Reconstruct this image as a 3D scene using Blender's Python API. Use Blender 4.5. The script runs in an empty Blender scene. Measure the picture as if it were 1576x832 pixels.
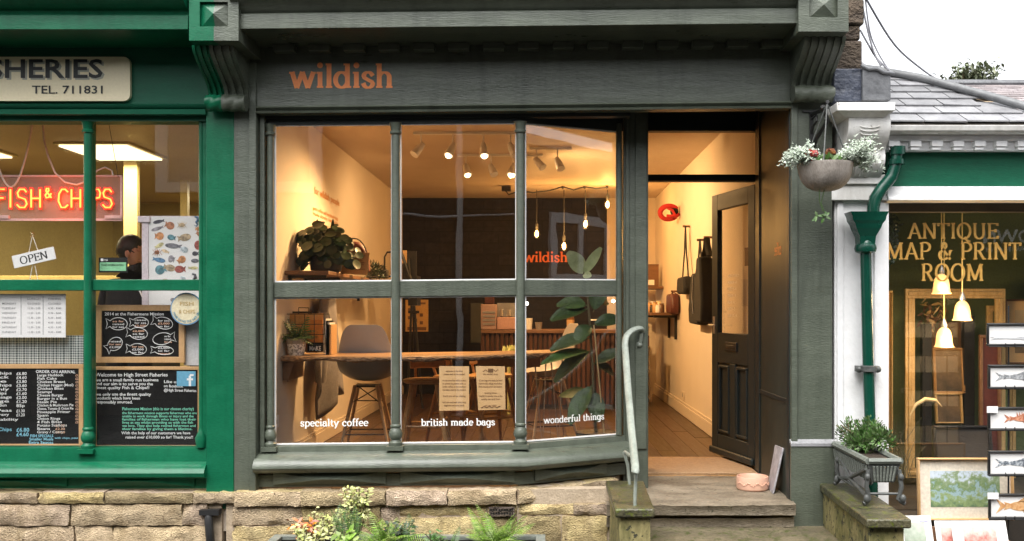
import bpy, math, random
from mathutils import Vector, Matrix, Quaternion
random.seed(7)
R = math.radians
scene = bpy.context.scene
COL = scene.collection

# ------------------------------------------------------------------ camera, sky, sun, exposure
D, F, CX, CY, H = 5.95, 1450.0, 835.0, 477.0, 1.6      # street width to the camera, focal length (px), vanishing point, eye height
cam_d = bpy.data.cameras.new('Camera'); cam = bpy.data.objects.new('Camera', cam_d); COL.objects.link(cam)
cam_d.sensor_width = 36; cam_d.lens = F / 1576 * 36
cam_d.shift_x = -(CX - 788) / 1576; cam_d.shift_y = (CY - 416) / 1576
cam_d.clip_start = 0.05; cam_d.clip_end = 400
cam.location = (0, -D, H); cam.rotation_euler = (R(90), 0, 0)
scene.camera = cam

SUN_EL, SUN_AZ = 62, 198
world = bpy.data.worlds.new('World'); scene.world = world; world.use_nodes = True
nt = world.node_tree; bg = nt.nodes['Background']
sky = nt.nodes.new('ShaderNodeTexSky'); sky.sky_type = 'NISHITA'; sky.sun_disc = False
sky.sun_elevation = R(SUN_EL); sky.sun_rotation = R(SUN_AZ); sky.dust_density = 3.0; sky.air_density = 1.0
hs = nt.nodes.new('ShaderNodeHueSaturation'); hs.inputs['Saturation'].default_value = 0.12
nt.links.new(sky.outputs[0], hs.inputs['Color']); nt.links.new(hs.outputs[0], bg.inputs['Color'])
bg.inputs['Strength'].default_value = 0.15
sl = bpy.data.lights.new('Sun', 'SUN'); sl.energy = 1.5; sl.angle = R(55); sl.color = (1, .97, .93)
so = bpy.data.objects.new('Sun', sl); COL.objects.link(so)
_az = R(SUN_AZ); _d = Vector((math.sin(_az) * math.cos(R(SUN_EL)), math.cos(_az) * math.cos(R(SUN_EL)), math.sin(R(SUN_EL))))
so.rotation_euler = _d.to_track_quat('Z', 'Y').to_euler(); so.location = (0, -3, 12)
scene.view_settings.view_transform = 'Standard'; scene.view_settings.look = 'None'
scene.view_settings.exposure = 1.5; scene.view_settings.gamma = 1; scene.view_settings.use_curve_mapping = False
scene.cycles.use_denoising = True
scene.cycles.max_bounces = 8; scene.cycles.diffuse_bounces = 4; scene.cycles.glossy_bounces = 3
scene.cycles.transparent_max_bounces = 20; scene.cycles.caustics_reflective = False; scene.cycles.caustics_refractive = False
scene.cycles.sample_clamp_indirect = 4.0

# ------------------------------------------------------------------ materials
def _nm(name):
    m = bpy.data.materials.new(name); m.use_nodes = True
    return m, m.node_tree, m.node_tree.nodes['Principled BSDF']
def _mix(nt, fac, a, b, blend='MIX'):
    n = nt.nodes.new('ShaderNodeMix'); n.data_type = 'RGBA'; n.blend_type = blend
    for i, x in ((0, fac), (6, a), (7, b)):
        if hasattr(x, 'is_linked') or hasattr(x, 'links'): nt.links.new(x, n.inputs[i])
        elif i: n.inputs[i].default_value = (*x, 1) if len(x) == 3 else x
        else: n.inputs[i].default_value = x
    return n.outputs[2]
def _noise(nt, vec, scale, detail=5, rough=.55):
    n = nt.nodes.new('ShaderNodeTexNoise'); n.inputs['Scale'].default_value = scale
    n.inputs['Detail'].default_value = detail; n.inputs['Roughness'].default_value = rough
    nt.links.new(vec, n.inputs['Vector']); return n.outputs['Fac']
def _ramp(nt, fac, a, b):
    n = nt.nodes.new('ShaderNodeMapRange'); n.inputs['From Min'].default_value = a; n.inputs['From Max'].default_value = b
    nt.links.new(fac, n.inputs['Value']); return n.outputs[0]
def surf(name, c1, c2=None, rough=.5, scale=6, stretch=(1, 1, 1), bump=.15, bscale=60, metal=0, spec=.5, island=0, coat=0, fine=.25, chips=None, chip_at=.72, lo=.35, hi=.65, trans=0, rvar=.12, bdist=.01, streak=0):
    m, nt, b = _nm(name); c2 = c2 or tuple(min(1, x * 1.25) for x in c1)
    tc = nt.nodes.new('ShaderNodeTexCoord'); mp = nt.nodes.new('ShaderNodeMapping'); mp.inputs['Scale'].default_value = stretch
    nt.links.new(tc.outputs['Object'], mp.inputs['Vector']); v = mp.outputs[0]
    n1 = _noise(nt, v, scale); col = _mix(nt, _ramp(nt, n1, lo, hi), c1, c2)
    n2 = _noise(nt, v, bscale, 4)
    if fine: col = _mix(nt, fine, col, _mix(nt, _ramp(nt, n2, .3, .7), tuple(x * .55 for x in c1), tuple(min(1, x * 1.3) for x in c2)))
    if island:
        g = nt.nodes.new('ShaderNodeNewGeometry'); hsv = nt.nodes.new('ShaderNodeHueSaturation')
        mr = nt.nodes.new('ShaderNodeMapRange'); mr.inputs['To Min'].default_value = 1 - island; mr.inputs['To Max'].default_value = 1 + island
        nt.links.new(g.outputs['Random Per Island'], mr.inputs['Value']); nt.links.new(mr.outputs[0], hsv.inputs['Value'])
        wn = nt.nodes.new('ShaderNodeTexWhiteNoise'); wn.noise_dimensions = '1D'; nt.links.new(g.outputs['Random Per Island'], wn.inputs['W'])
        m2 = nt.nodes.new('ShaderNodeMapRange'); m2.inputs['To Min'].default_value = .5 - island * .06; m2.inputs['To Max'].default_value = .5 + island * .05
        nt.links.new(wn.outputs['Value'], m2.inputs['Value']); nt.links.new(m2.outputs[0], hsv.inputs['Hue'])
        m3 = nt.nodes.new('ShaderNodeMapRange'); m3.inputs['To Min'].default_value = 1 - island * .7; m3.inputs['To Max'].default_value = 1 + island * .4
        nt.links.new(wn.outputs['Value'], m3.inputs['Value']); nt.links.new(m3.outputs[0], hsv.inputs['Saturation'])
        nt.links.new(col, hsv.inputs['Color']); col = hsv.outputs[0]
    if streak:
        mp2 = nt.nodes.new('ShaderNodeMapping'); mp2.inputs['Scale'].default_value = (7, 7, .9); nt.links.new(tc.outputs['Object'], mp2.inputs['Vector'])
        n4 = _noise(nt, mp2.outputs[0], 1.6, 6, .6); col = _mix(nt, _ramp(nt, n4, .48, .80), col, tuple(x * (1 - streak) for x in c1))
        n5 = _noise(nt, tc.outputs['Object'], 3.1, 7, .65); col = _mix(nt, _ramp(nt, n5, .52, .85), col, tuple(min(1, x * (1 + streak) + .004) for x in c2))
    if chips:
        n3 = _noise(nt, tc.outputs['Object'], 23, 8, .7); col = _mix(nt, _ramp(nt, n3, chip_at, chip_at + .015), col, chips)
    nt.links.new(col, b.inputs['Base Color'])
    mr = nt.nodes.new('ShaderNodeMapRange'); mr.inputs['To Min'].default_value = max(.02, rough - rvar); mr.inputs['To Max'].default_value = min(1, rough + rvar)
    nt.links.new(n1, mr.inputs['Value']); nt.links.new(mr.outputs[0], b.inputs['Roughness'])
    b.inputs['Metallic'].default_value = metal; b.inputs['Specular IOR Level'].default_value = spec; b.inputs['Coat Weight'].default_value = coat
    if trans:
        b.inputs['Transmission Weight'].default_value = 0
        b.inputs['Subsurface Weight'].default_value = 0
    if bump:
        bp = nt.nodes.new('ShaderNodeBump'); bp.inputs['Strength'].default_value = bump; bp.inputs['Distance'].default_value = bdist
        ad = nt.nodes.new('ShaderNodeMath'); ad.operation = 'MULTIPLY_ADD'; ad.inputs[1].default_value = 2.0
        nt.links.new(n1, ad.inputs[0]); nt.links.new(n2, ad.inputs[2]); nt.links.new(ad.outputs[0], bp.inputs['Height'])
        nt.links.new(bp.outputs[0], b.inputs['Normal'])
    return m
def emit(name, c, s):
    m, nt, b = _nm(name); b.inputs['Base Color'].default_value = (*c, 1)
    b.inputs['Emission Color'].default_value = (*c, 1); b.inputs['Emission Strength'].default_value = s; return m
def glass(name, tint=(1, 1, 1), f0=.07, rough=0.0, veil=None):
    m = bpy.data.materials.new(name); m.use_nodes = True; nt = m.node_tree; nt.nodes.clear()
    o = nt.nodes.new('ShaderNodeOutputMaterial'); t = nt.nodes.new('ShaderNodeBsdfTransparent'); g = nt.nodes.new('ShaderNodeBsdfGlossy')
    t.inputs[0].default_value = (*tint, 1); g.inputs['Roughness'].default_value = rough
    lw = nt.nodes.new('ShaderNodeLayerWeight'); lw.inputs['Blend'].default_value = .5
    p = nt.nodes.new('ShaderNodeMath'); p.operation = 'POWER'; p.inputs[1].default_value = 5; nt.links.new(lw.outputs['Facing'], p.inputs[0])
    q = nt.nodes.new('ShaderNodeMath'); q.operation = 'MULTIPLY_ADD'; q.inputs[1].default_value = .9; q.inputs[2].default_value = f0; nt.links.new(p.outputs[0], q.inputs[0])
    bp = nt.nodes.new('ShaderNodeBump'); bp.inputs['Strength'].default_value = .012; bp.inputs['Distance'].default_value = .05
    tc = nt.nodes.new('ShaderNodeTexCoord'); nz = _noise(nt, tc.outputs['Object'], 2.2, 2); nt.links.new(nz, bp.inputs['Height']); nt.links.new(bp.outputs[0], g.inputs['Normal'])
    mx = nt.nodes.new('ShaderNodeMixShader'); nt.links.new(q.outputs[0], mx.inputs[0]); nt.links.new(t.outputs[0], mx.inputs[1]); nt.links.new(g.outputs[0], mx.inputs[2])
    nt.links.new(mx.outputs[0], o.inputs[0]); return m
def brick(name, c1, c2, mortar, scale=1.0, bw=.3, bh=.12, rough=.85, plane='xz'):
    m, nt, b = _nm(name); tc = nt.nodes.new('ShaderNodeTexCoord')
    sp = nt.nodes.new('ShaderNodeSeparateXYZ'); cb = nt.nodes.new('ShaderNodeCombineXYZ'); nt.links.new(tc.outputs['Object'], sp.inputs[0])
    nt.links.new(sp.outputs[0 if plane == 'xz' else 1], cb.inputs[0]); nt.links.new(sp.outputs[2], cb.inputs[1])
    t = nt.nodes.new('ShaderNodeTexBrick'); nt.links.new(cb.outputs[0], t.inputs['Vector'])
    t.inputs['Scale'].default_value = scale; t.inputs['Brick Width'].default_value = bw; t.inputs['Row Height'].default_value = bh; t.inputs['Mortar Size'].default_value = .008
    t.inputs['Color1'].default_value = (*c1, 1); t.inputs['Color2'].default_value = (*c2, 1); t.inputs['Mortar'].default_value = (*mortar, 1)
    n = _noise(nt, tc.outputs['Object'], 14, 6); col = _mix(nt, _ramp(nt, n, .3, .75), t.outputs['Color'], tuple(x * .6 for x in c1))
    nt.links.new(col, b.inputs['Base Color']); b.inputs['Roughness'].default_value = rough
    bp = nt.nodes.new('ShaderNodeBump'); bp.inputs['Strength'].default_value = .5; bp.inputs['Distance'].default_value = .01
    nt.links.new(n, bp.inputs['Height']); nt.links.new(bp.outputs[0], b.inputs['Normal']); return m
def landscape(name, stops, scale=14, seed=0.0, axis=2, lo=-.2, hi=.2, amp=.7):
    m, nt, b = _nm(name); tc = nt.nodes.new('ShaderNodeTexCoord'); sp = nt.nodes.new('ShaderNodeSeparateXYZ'); nt.links.new(tc.outputs['Object'], sp.inputs[0])
    mp = nt.nodes.new('ShaderNodeMapping'); mp.inputs['Location'].default_value = (seed, seed * .7, seed * 1.3); nt.links.new(tc.outputs['Object'], mp.inputs['Vector'])
    n = _noise(nt, mp.outputs[0], scale, 7, .65); mr = _ramp(nt, sp.outputs[axis], lo, hi)
    a = nt.nodes.new('ShaderNodeMath'); a.operation = 'MULTIPLY_ADD'; a.inputs[1].default_value = amp; a.inputs[2].default_value = -amp / 2; nt.links.new(n, a.inputs[0])
    s = nt.nodes.new('ShaderNodeMath'); s.operation = 'ADD'; nt.links.new(mr, s.inputs[0]); nt.links.new(a.outputs[0], s.inputs[1])
    cr = nt.nodes.new('ShaderNodeValToRGB'); nt.links.new(s.outputs[0], cr.inputs[0]); el = cr.color_ramp.elements
    while len(el) < len(stops): el.new(.5)
    for e, (p, c) in zip(el, stops): e.position = p; e.color = (*c, 1)
    nt.links.new(cr.outputs[0], b.inputs['Base Color']); b.inputs['Roughness'].default_value = .6; return m

GREYP = (.078, .091, .068); GREENP = (.003, .098, .045)
M = {}
M['grey'] = surf('grey_green_paint', GREYP, (.094, .108, .081), .40, 2.2, (1, 1, 4), .3, 40, fine=.28, chips=(.26, .26, .23), chip_at=.722, streak=.36)
M['grey_h'] = surf('grey_green_paint_brushed', (.074, .086, .064), (.102, .117, .088), .31, 2.2, (1, 3, 7), .2, 24, fine=.25, chips=(.3, .3, .27), chip_at=.735, streak=.35)
M['door'] = surf('dark_door_paint', (.020, .026, .025), (.028, .034, .032), .42, 3, (1, 1, 3), .08, 40, fine=.15, spec=.3)
M['reveal'] = surf('dark_gloss_panel', (.026, .031, .024), (.040, .046, .036), .42, 2, (1, 1, .4), .06, 20, fine=.2, spec=.35)
M['green'] = surf('green_gloss_paint', GREENP, (.006, .122, .058), .33, 2.5, (1, 1, 3), .10, 40, fine=.22, spec=.3, chips=(.35, .45, .38), chip_at=.755, streak=.25)
M['green_d'] = surf('deep_green_paint', (.004, .085, .045), (.006, .11, .058), .45, 2.5, (1, 3, 6), .12, 40, fine=.2, spec=.28)
M['pipe'] = surf('bottle_green_paint', (.002, .045, .028), (.003, .058, .036), .25, 4, (1, 1, 1), .05, 60, fine=.15, chips=(.4, .4, .36), chip_at=.79)
M['white'] = surf('white_masonry_paint', (.80, .80, .80), (.85, .85, .85), .5, 4, (1, 1, 1), .25, 30, fine=.10, chips=(.30, .27, .24), chip_at=.735)
M['whitedirty'] = surf('dirty_white_stone', (.62, .60, .56), (.78, .77, .75), .65, 6, (1, 1, .5), .3, 30, fine=.2, chips=(.16, .14, .12), chip_at=.64)
M['stone'] = surf('sandstone', (.33, .235, .115), (.56, .435, .255), .88, 7, (1, 1, 1.6), 1.2, 85, fine=.42, island=.32, chips=(.15, .10, .055), chip_at=.635, bdist=.014, streak=.25)
M['mortar'] = surf('lime_mortar', (.36, .28, .19), (.48, .38, .27), .95, 14, bump=.5, bscale=80, chips=(.10, .07, .045), chip_at=.66)
M['dkstone'] = surf('sooty_stone', (.05, .036, .026), (.11, .08, .055), .9, 9, (1, 1, 1.5), 1.0, 40, fine=.35, island=.3, bdist=.03)
M['step'] = surf('worn_step_stone', (.09, .072, .048), (.32, .265, .19), .62, 3.4, (1, 2, 3), .6, 50, fine=.35, chips=(.055, .05, .025), chip_at=.62)
M['stepm'] = surf('mossy_step_stone', (.07, .058, .035), (.17, .14, .085), .55, 5, (1, 1.5, 3), .6, 50, fine=.4, chips=(.06, .07, .018), chip_at=.55)
M['moss'] = surf('mossy_wet_stone', (.018, .018, .012), (.11, .10, .052), .36, 7, (1, 1, 1), .7, 60, fine=.45, chips=(.085, .10, .015), chip_at=.56, lo=.4, hi=.62)
M['mossw'] = surf('green_algae_stone', (.08, .085, .018), (.28, .235, .10), .8, 6, (1, 1, .45), .8, 40, fine=.45, chips=(.030, .030, .018), chip_at=.57, lo=.42, hi=.58)
M['slate'] = surf('roof_slate', (.20, .20, .21), (.31, .31, .32), .42, 8, bump=.25, bscale=50, island=.22, fine=.2)
M['slatep'] = surf('pink_slate', (.22, .185, .185), (.32, .28, .28), .6, 8, bump=.25, bscale=50, island=.3, fine=.2)
M['lead'] = surf('lead_sheet', (.075, .078, .085), (.16, .165, .175), .45, 7, bump=.5, bscale=25, fine=.3, chips=(.35, .37, .4), chip_at=.70)
M['leadroll'] = surf('lead_roll', (.13, .135, .14), (.19, .195, .20), .5, 8, bump=.2, bscale=30)
M['paving'] = surf('low_bounce_setts', (.022, .020, .018), (.045, .041, .037), .6, 6, bump=.6, bscale=30, island=.25)  # unseen ground, darkened so that less light bounces up
M['glass'] = glass('window_glass')
M['glassd'] = glass('door_glass', (.95, .93, .9), .06)
M['acrylic'] = surf('neon_tinted_acrylic', (.82, .52, .45), (.86, .56, .5), .3, 3, bump=0, fine=0)  # pink of the neon light put into the clear panel's colour
M['acrylic'].node_tree.nodes['Principled BSDF'].inputs['Alpha'].default_value = .22
M['clear'] = glass('bulb_glass', (1, .95, .85), .05)
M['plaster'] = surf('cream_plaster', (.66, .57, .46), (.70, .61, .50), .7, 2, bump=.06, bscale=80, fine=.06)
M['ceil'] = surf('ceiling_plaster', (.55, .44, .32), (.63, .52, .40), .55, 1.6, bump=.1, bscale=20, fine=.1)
M['skirt'] = surf('cream_skirting', (.68, .58, .46), (.72, .62, .5), .4, 3, bump=.02)
M['darkwall'] = brick('dark_painted_brick', (.013, .011, .010), (.024, .021, .019), (.006, .006, .006), 1, .42, .16)
M['boards'] = surf('floor_boards', (.050, .026, .013), (.095, .05, .025), .35, 3, (14, 1, 1), .2, 20, island=.3, fine=.3)
M['mat'] = surf('coir_mat', (.42, .26, .14), (.52, .34, .19), .95, 40, bump=.6, bscale=200)
M['oak'] = surf('honey_wood', (.36, .19, .07), (.48, .27, .11), .4, 4, (1, 1, 1), .12, 40, fine=.3)
M['paleleg'] = surf('pale_beech', (.62, .42, .24), (.70, .49, .29), .45, 5, bump=.08)
M['pine'] = surf('pine_frame', (.52, .30, .13), (.62, .38, .18), .45, 4, (2, 2, 1), .1, 40, fine=.2)
M['bark'] = surf('live_edge_bark', (.10, .055, .03), (.42, .27, .15), .8, 26, (1, 1, 2.5), 1.0, 60, fine=.3)
M['tabletop'] = surf('waxed_slab', (.40, .24, .12), (.55, .35, .19), .3, 3, (1, 8, 1), .1, 30)
M['shelfwood'] = surf('shelf_wood', (.13, .065, .033), (.20, .10, .052), .5, 4, (1, 6, 6), .15, 30)
M['flute'] = surf('fluted_redwood', (.060, .024, .014), (.095, .038, .021), .45, 6, (1, 1, .3), .1, 40, island=.2)
M['shellg'] = surf('grey_shell_plastic', (.31, .345, .39), (.325, .36, .405), .38, 3, bump=.02, fine=.05)  # cool tint put into the grey to make up for weak daylight
M['shellw'] = surf('pale_shell_plastic', (.50, .46, .42), (.52, .48, .44), .38, 3, bump=.02, fine=.05)
M['black'] = surf('black_metal', (.012, .012, .012), (.018, .018, .018), .4, 5, bump=.03)
M['blackcloth'] = surf('black_canvas', (.006, .006, .007), (.013, .013, .015), .9, 30, bump=.3, bscale=120)
M['hoodie'] = surf('grey_jersey', (.20, .18, .18), (.26, .24, .24), .95, 12, bump=.3, bscale=90)
M['redcloth'] = surf('red_cloth', (.38, .012, .012), (.48, .02, .018), .8, 12, bump=.2)
M['rust'] = surf('maroon_leather', (.07, .016, .012), (.11, .028, .018), .5, 12, bump=.2)
M['paper'] = surf('white_paper', (.78, .77, .75), (.82, .81, .79), .7, 3, bump=.03, fine=.05)
M['kraft'] = surf('kraft_card', (.58, .35, .15), (.63, .39, .18), .75, 8, bump=.05, fine=.12)
M['ink'] = surf('dark_ink', (.05, .035, .02), (.06, .04, .025), .6, 5, bump=0)
M['inkgrey'] = surf('grey_ink', (.22, .22, .23), (.3, .3, .31), .7, 9, bump=0)
M['orange'] = surf('orange_lettering', (1, .27, .065), (1, .32, .085), .45, 9, bump=.05, fine=.15)
M['wtext'] = surf('white_vinyl', (.85, .85, .83), (.88, .88, .86), .4, 5, bump=0, fine=0)
M['gold'] = surf('gilt_lettering', (.40, .215, .045), (.54, .31, .075), .4, 12, bump=.04, fine=.2)
M['gilt'] = surf('gilt_frame', (.40, .25, .09), (.56, .37, .16), .4, 8, (3, 3, 1), .25, 50, fine=.3)
M['board'] = surf('chalkboard', (.007, .007, .007), (.012, .012, .012), .7, 3, bump=.02, spec=.12)
M['chalk'] = surf('white_chalk', (.78, .78, .76), (.84, .84, .82), .9, 30, bump=0, fine=.1)
M['chalkb'] = surf('blue_chalk', (.22, .52, .66), (.28, .6, .74), .9, 30, bump=0)
M['chalkg'] = surf('green_chalk', (.20, .62, .45), (.26, .7, .5), .9, 30, bump=0)
M['chalkp'] = surf('peach_chalk', (.75, .42, .28), (.8, .5, .34), .9, 30, bump=0)
M['cream'] = surf('cream_sign_paint', (.80, .70, .46), (.84, .74, .50), .4, 3, bump=.04, fine=.1)
M['blacktext'] = surf('black_sign_paint', (.006, .008, .008), (.009, .011, .011), .5, 5, bump=0, fine=0)
M['shadowtext'] = surf('grey_sign_paint', (.34, .34, .27), (.38, .38, .3), .5, 5, bump=0, fine=0)
M['bluef'] = surf('blue_tile_print', (.13, .36, .52), (.15, .4, .56), .5, 5, bump=0)
M['olive'] = surf('olive_plaster', (.42, .34, .16), (.50, .41, .20), .7, 2, bump=.05)
M['creamwood'] = surf('cream_woodwork', (.60, .47, .20), (.66, .52, .24), .5, 3, bump=.04)
M['fishceil'] = surf('yellowed_ceiling', (.46, .32, .20), (.52, .37, .24), .6, 2, bump=.05)
M['dark'] = surf('dark_fitting', (.03, .025, .02), (.05, .04, .03), .5, 5, bump=.05)
M['steel'] = surf('brushed_steel', (.42, .42, .42), (.5, .5, .5), .35, 6, bump=.03, metal=.8)
M['galv'] = surf('weathered_basket', (.23, .20, .17), (.37, .33, .29), .75, 7, (3, 3, .6), .4, 60, fine=.3)
M['greenwall'] = surf('moss_green_wall', (.13, .165, .06), (.17, .205, .085), .6, 3, bump=.05)
M['bowl'] = surf('pink_glazed_clay', (.72, .42, .30), (.76, .46, .33), .4, 6, bump=.06, fine=.08)
M['slab'] = surf('marbled_slate_slab', (.25, .24, .26), (.55, .53, .55), .5, 14, bump=.1, bscale=40)
M['railp'] = surf('chalky_green_iron', (.20, .225, .19), (.30, .33, .285), .45, 9, (1, 1, 1), .3, 50, fine=.2, chips=(.13, .15, .12), chip_at=.68)
M['skin'] = surf('skin', (.45, .22, .14), (.5, .26, .17), .5, 9, bump=.03, fine=.05)
M['hair'] = surf('dark_hair', (.012, .009, .007), (.022, .016, .012), .5, 40, (1, 1, .2), .4, 120)
M['leafd'] = surf('dark_leaf', (.016, .035, .013), (.030, .060, .020), .35, 9, bump=.1, bscale=40, island=.35, fine=.15)
M['leafm'] = surf('fig_leaf', (.030, .060, .014), (.055, .10, .026), .42, 12, (1, 1, 1), bump=.4, bscale=24, island=.25, fine=.3, spec=.35)
M['leafl'] = surf('pale_leaf', (.36, .42, .19), (.46, .52, .26), .45, 12, bump=.3, bscale=24, island=.15, spec=.3)
M['fern'] = surf('lime_fern', (.14, .26, .03), (.25, .37, .06), .5, 9, bump=.1, island=.35)
M['fernd'] = surf('deep_fern', (.045, .10, .018), (.075, .16, .03), .5, 9, bump=.1, island=.35)
M['lime'] = surf('yellow_green_sprig', (.36, .40, .11), (.5, .52, .2), .55, 9, bump=.1, island=.35)
M['copper'] = surf('orange_foliage', (.45, .11, .025), (.55, .2, .05), .55, 9, bump=.1, island=.4)
M['silver'] = surf('silver_foliage', (.34, .41, .32), (.50, .56, .46), .7, 9, bump=.05, island=.25)
M['shrub'] = surf('box_shrub_leaf', (.07, .15, .035), (.15, .26, .075), .5, 9, bump=.05, island=.4)
M['treeleaf'] = surf('pale_tree_leaf', (.10, .125, .06), (.18, .20, .12), .6, 9, bump=0, island=.3)
M['petal'] = surf('red_petal', (.60, .05, .04), (.75, .16, .12), .5, 12, bump=0, island=.3)
M['petalb'] = surf('faded_petal', (.45, .17, .08), (.55, .25, .13), .6, 12, bump=0, island=.3)
M['stem'] = surf('plant_stem', (.10, .08, .04), (.14, .12, .06), .7, 12, bump=.1)
M['cane'] = surf('bamboo_cane', (.50, .36, .17), (.6, .45, .24), .5, 12, bump=.05)
M['soil'] = surf('potting_soil', (.03, .02, .013), (.05, .035, .022), .95, 30, bump=.6)
M['potpat'] = surf('white_speckled_pot', (.25, .24, .23), (.75, .73, .70), .5, 60, bump=.05, lo=.46, hi=.5)
M['potdark'] = surf('dark_pot', (.02, .018, .017), (.03, .028, .026), .5, 6, bump=.05)
M['trough'] = surf('grey_green_trough', (.13, .145, .125), (.18, .195, .17), .55, 6, (.6, 3, 3), .3, 40)
M['castiron'] = surf('grey_iron', (.055, .058, .055), (.095, .10, .095), .5, 10, bump=.2)
M['bulb'] = emit('lit_filament', (1, .66, .26), 6)
M['spot'] = emit('lit_spot', (1, .80, .46), 3.2)
M['fluo'] = emit('fluorescent_panel', (1, .88, .58), .75)
M['neon'] = emit('neon_tube', (1, .30, .05), 1.2)
M['neonglow'] = emit('neon_halo_glow', (1, .05, .025), .36)  # red halo round the tubes, put in as a glowing colour
M['shade'] = emit('lit_glass_shade', (1, .66, .30), .26)
M['shade'].node_tree.nodes['Principled BSDF'].inputs['Alpha'].default_value = .62
M['shadebulb'] = emit('lit_lamp_bulb', (1, .84, .52), 2.2)
M['cable'] = surf('black_cable', (.02, .02, .02), (.03, .03, .03), .6, 5, bump=0)
M['wcable'] = surf('white_cable', (.72, .68, .60), (.76, .72, .64), .5, 5, bump=0)
M['gcable'] = surf('grey_cable', (.16, .16, .18), (.2, .2, .22), .6, 5, bump=0)

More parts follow.
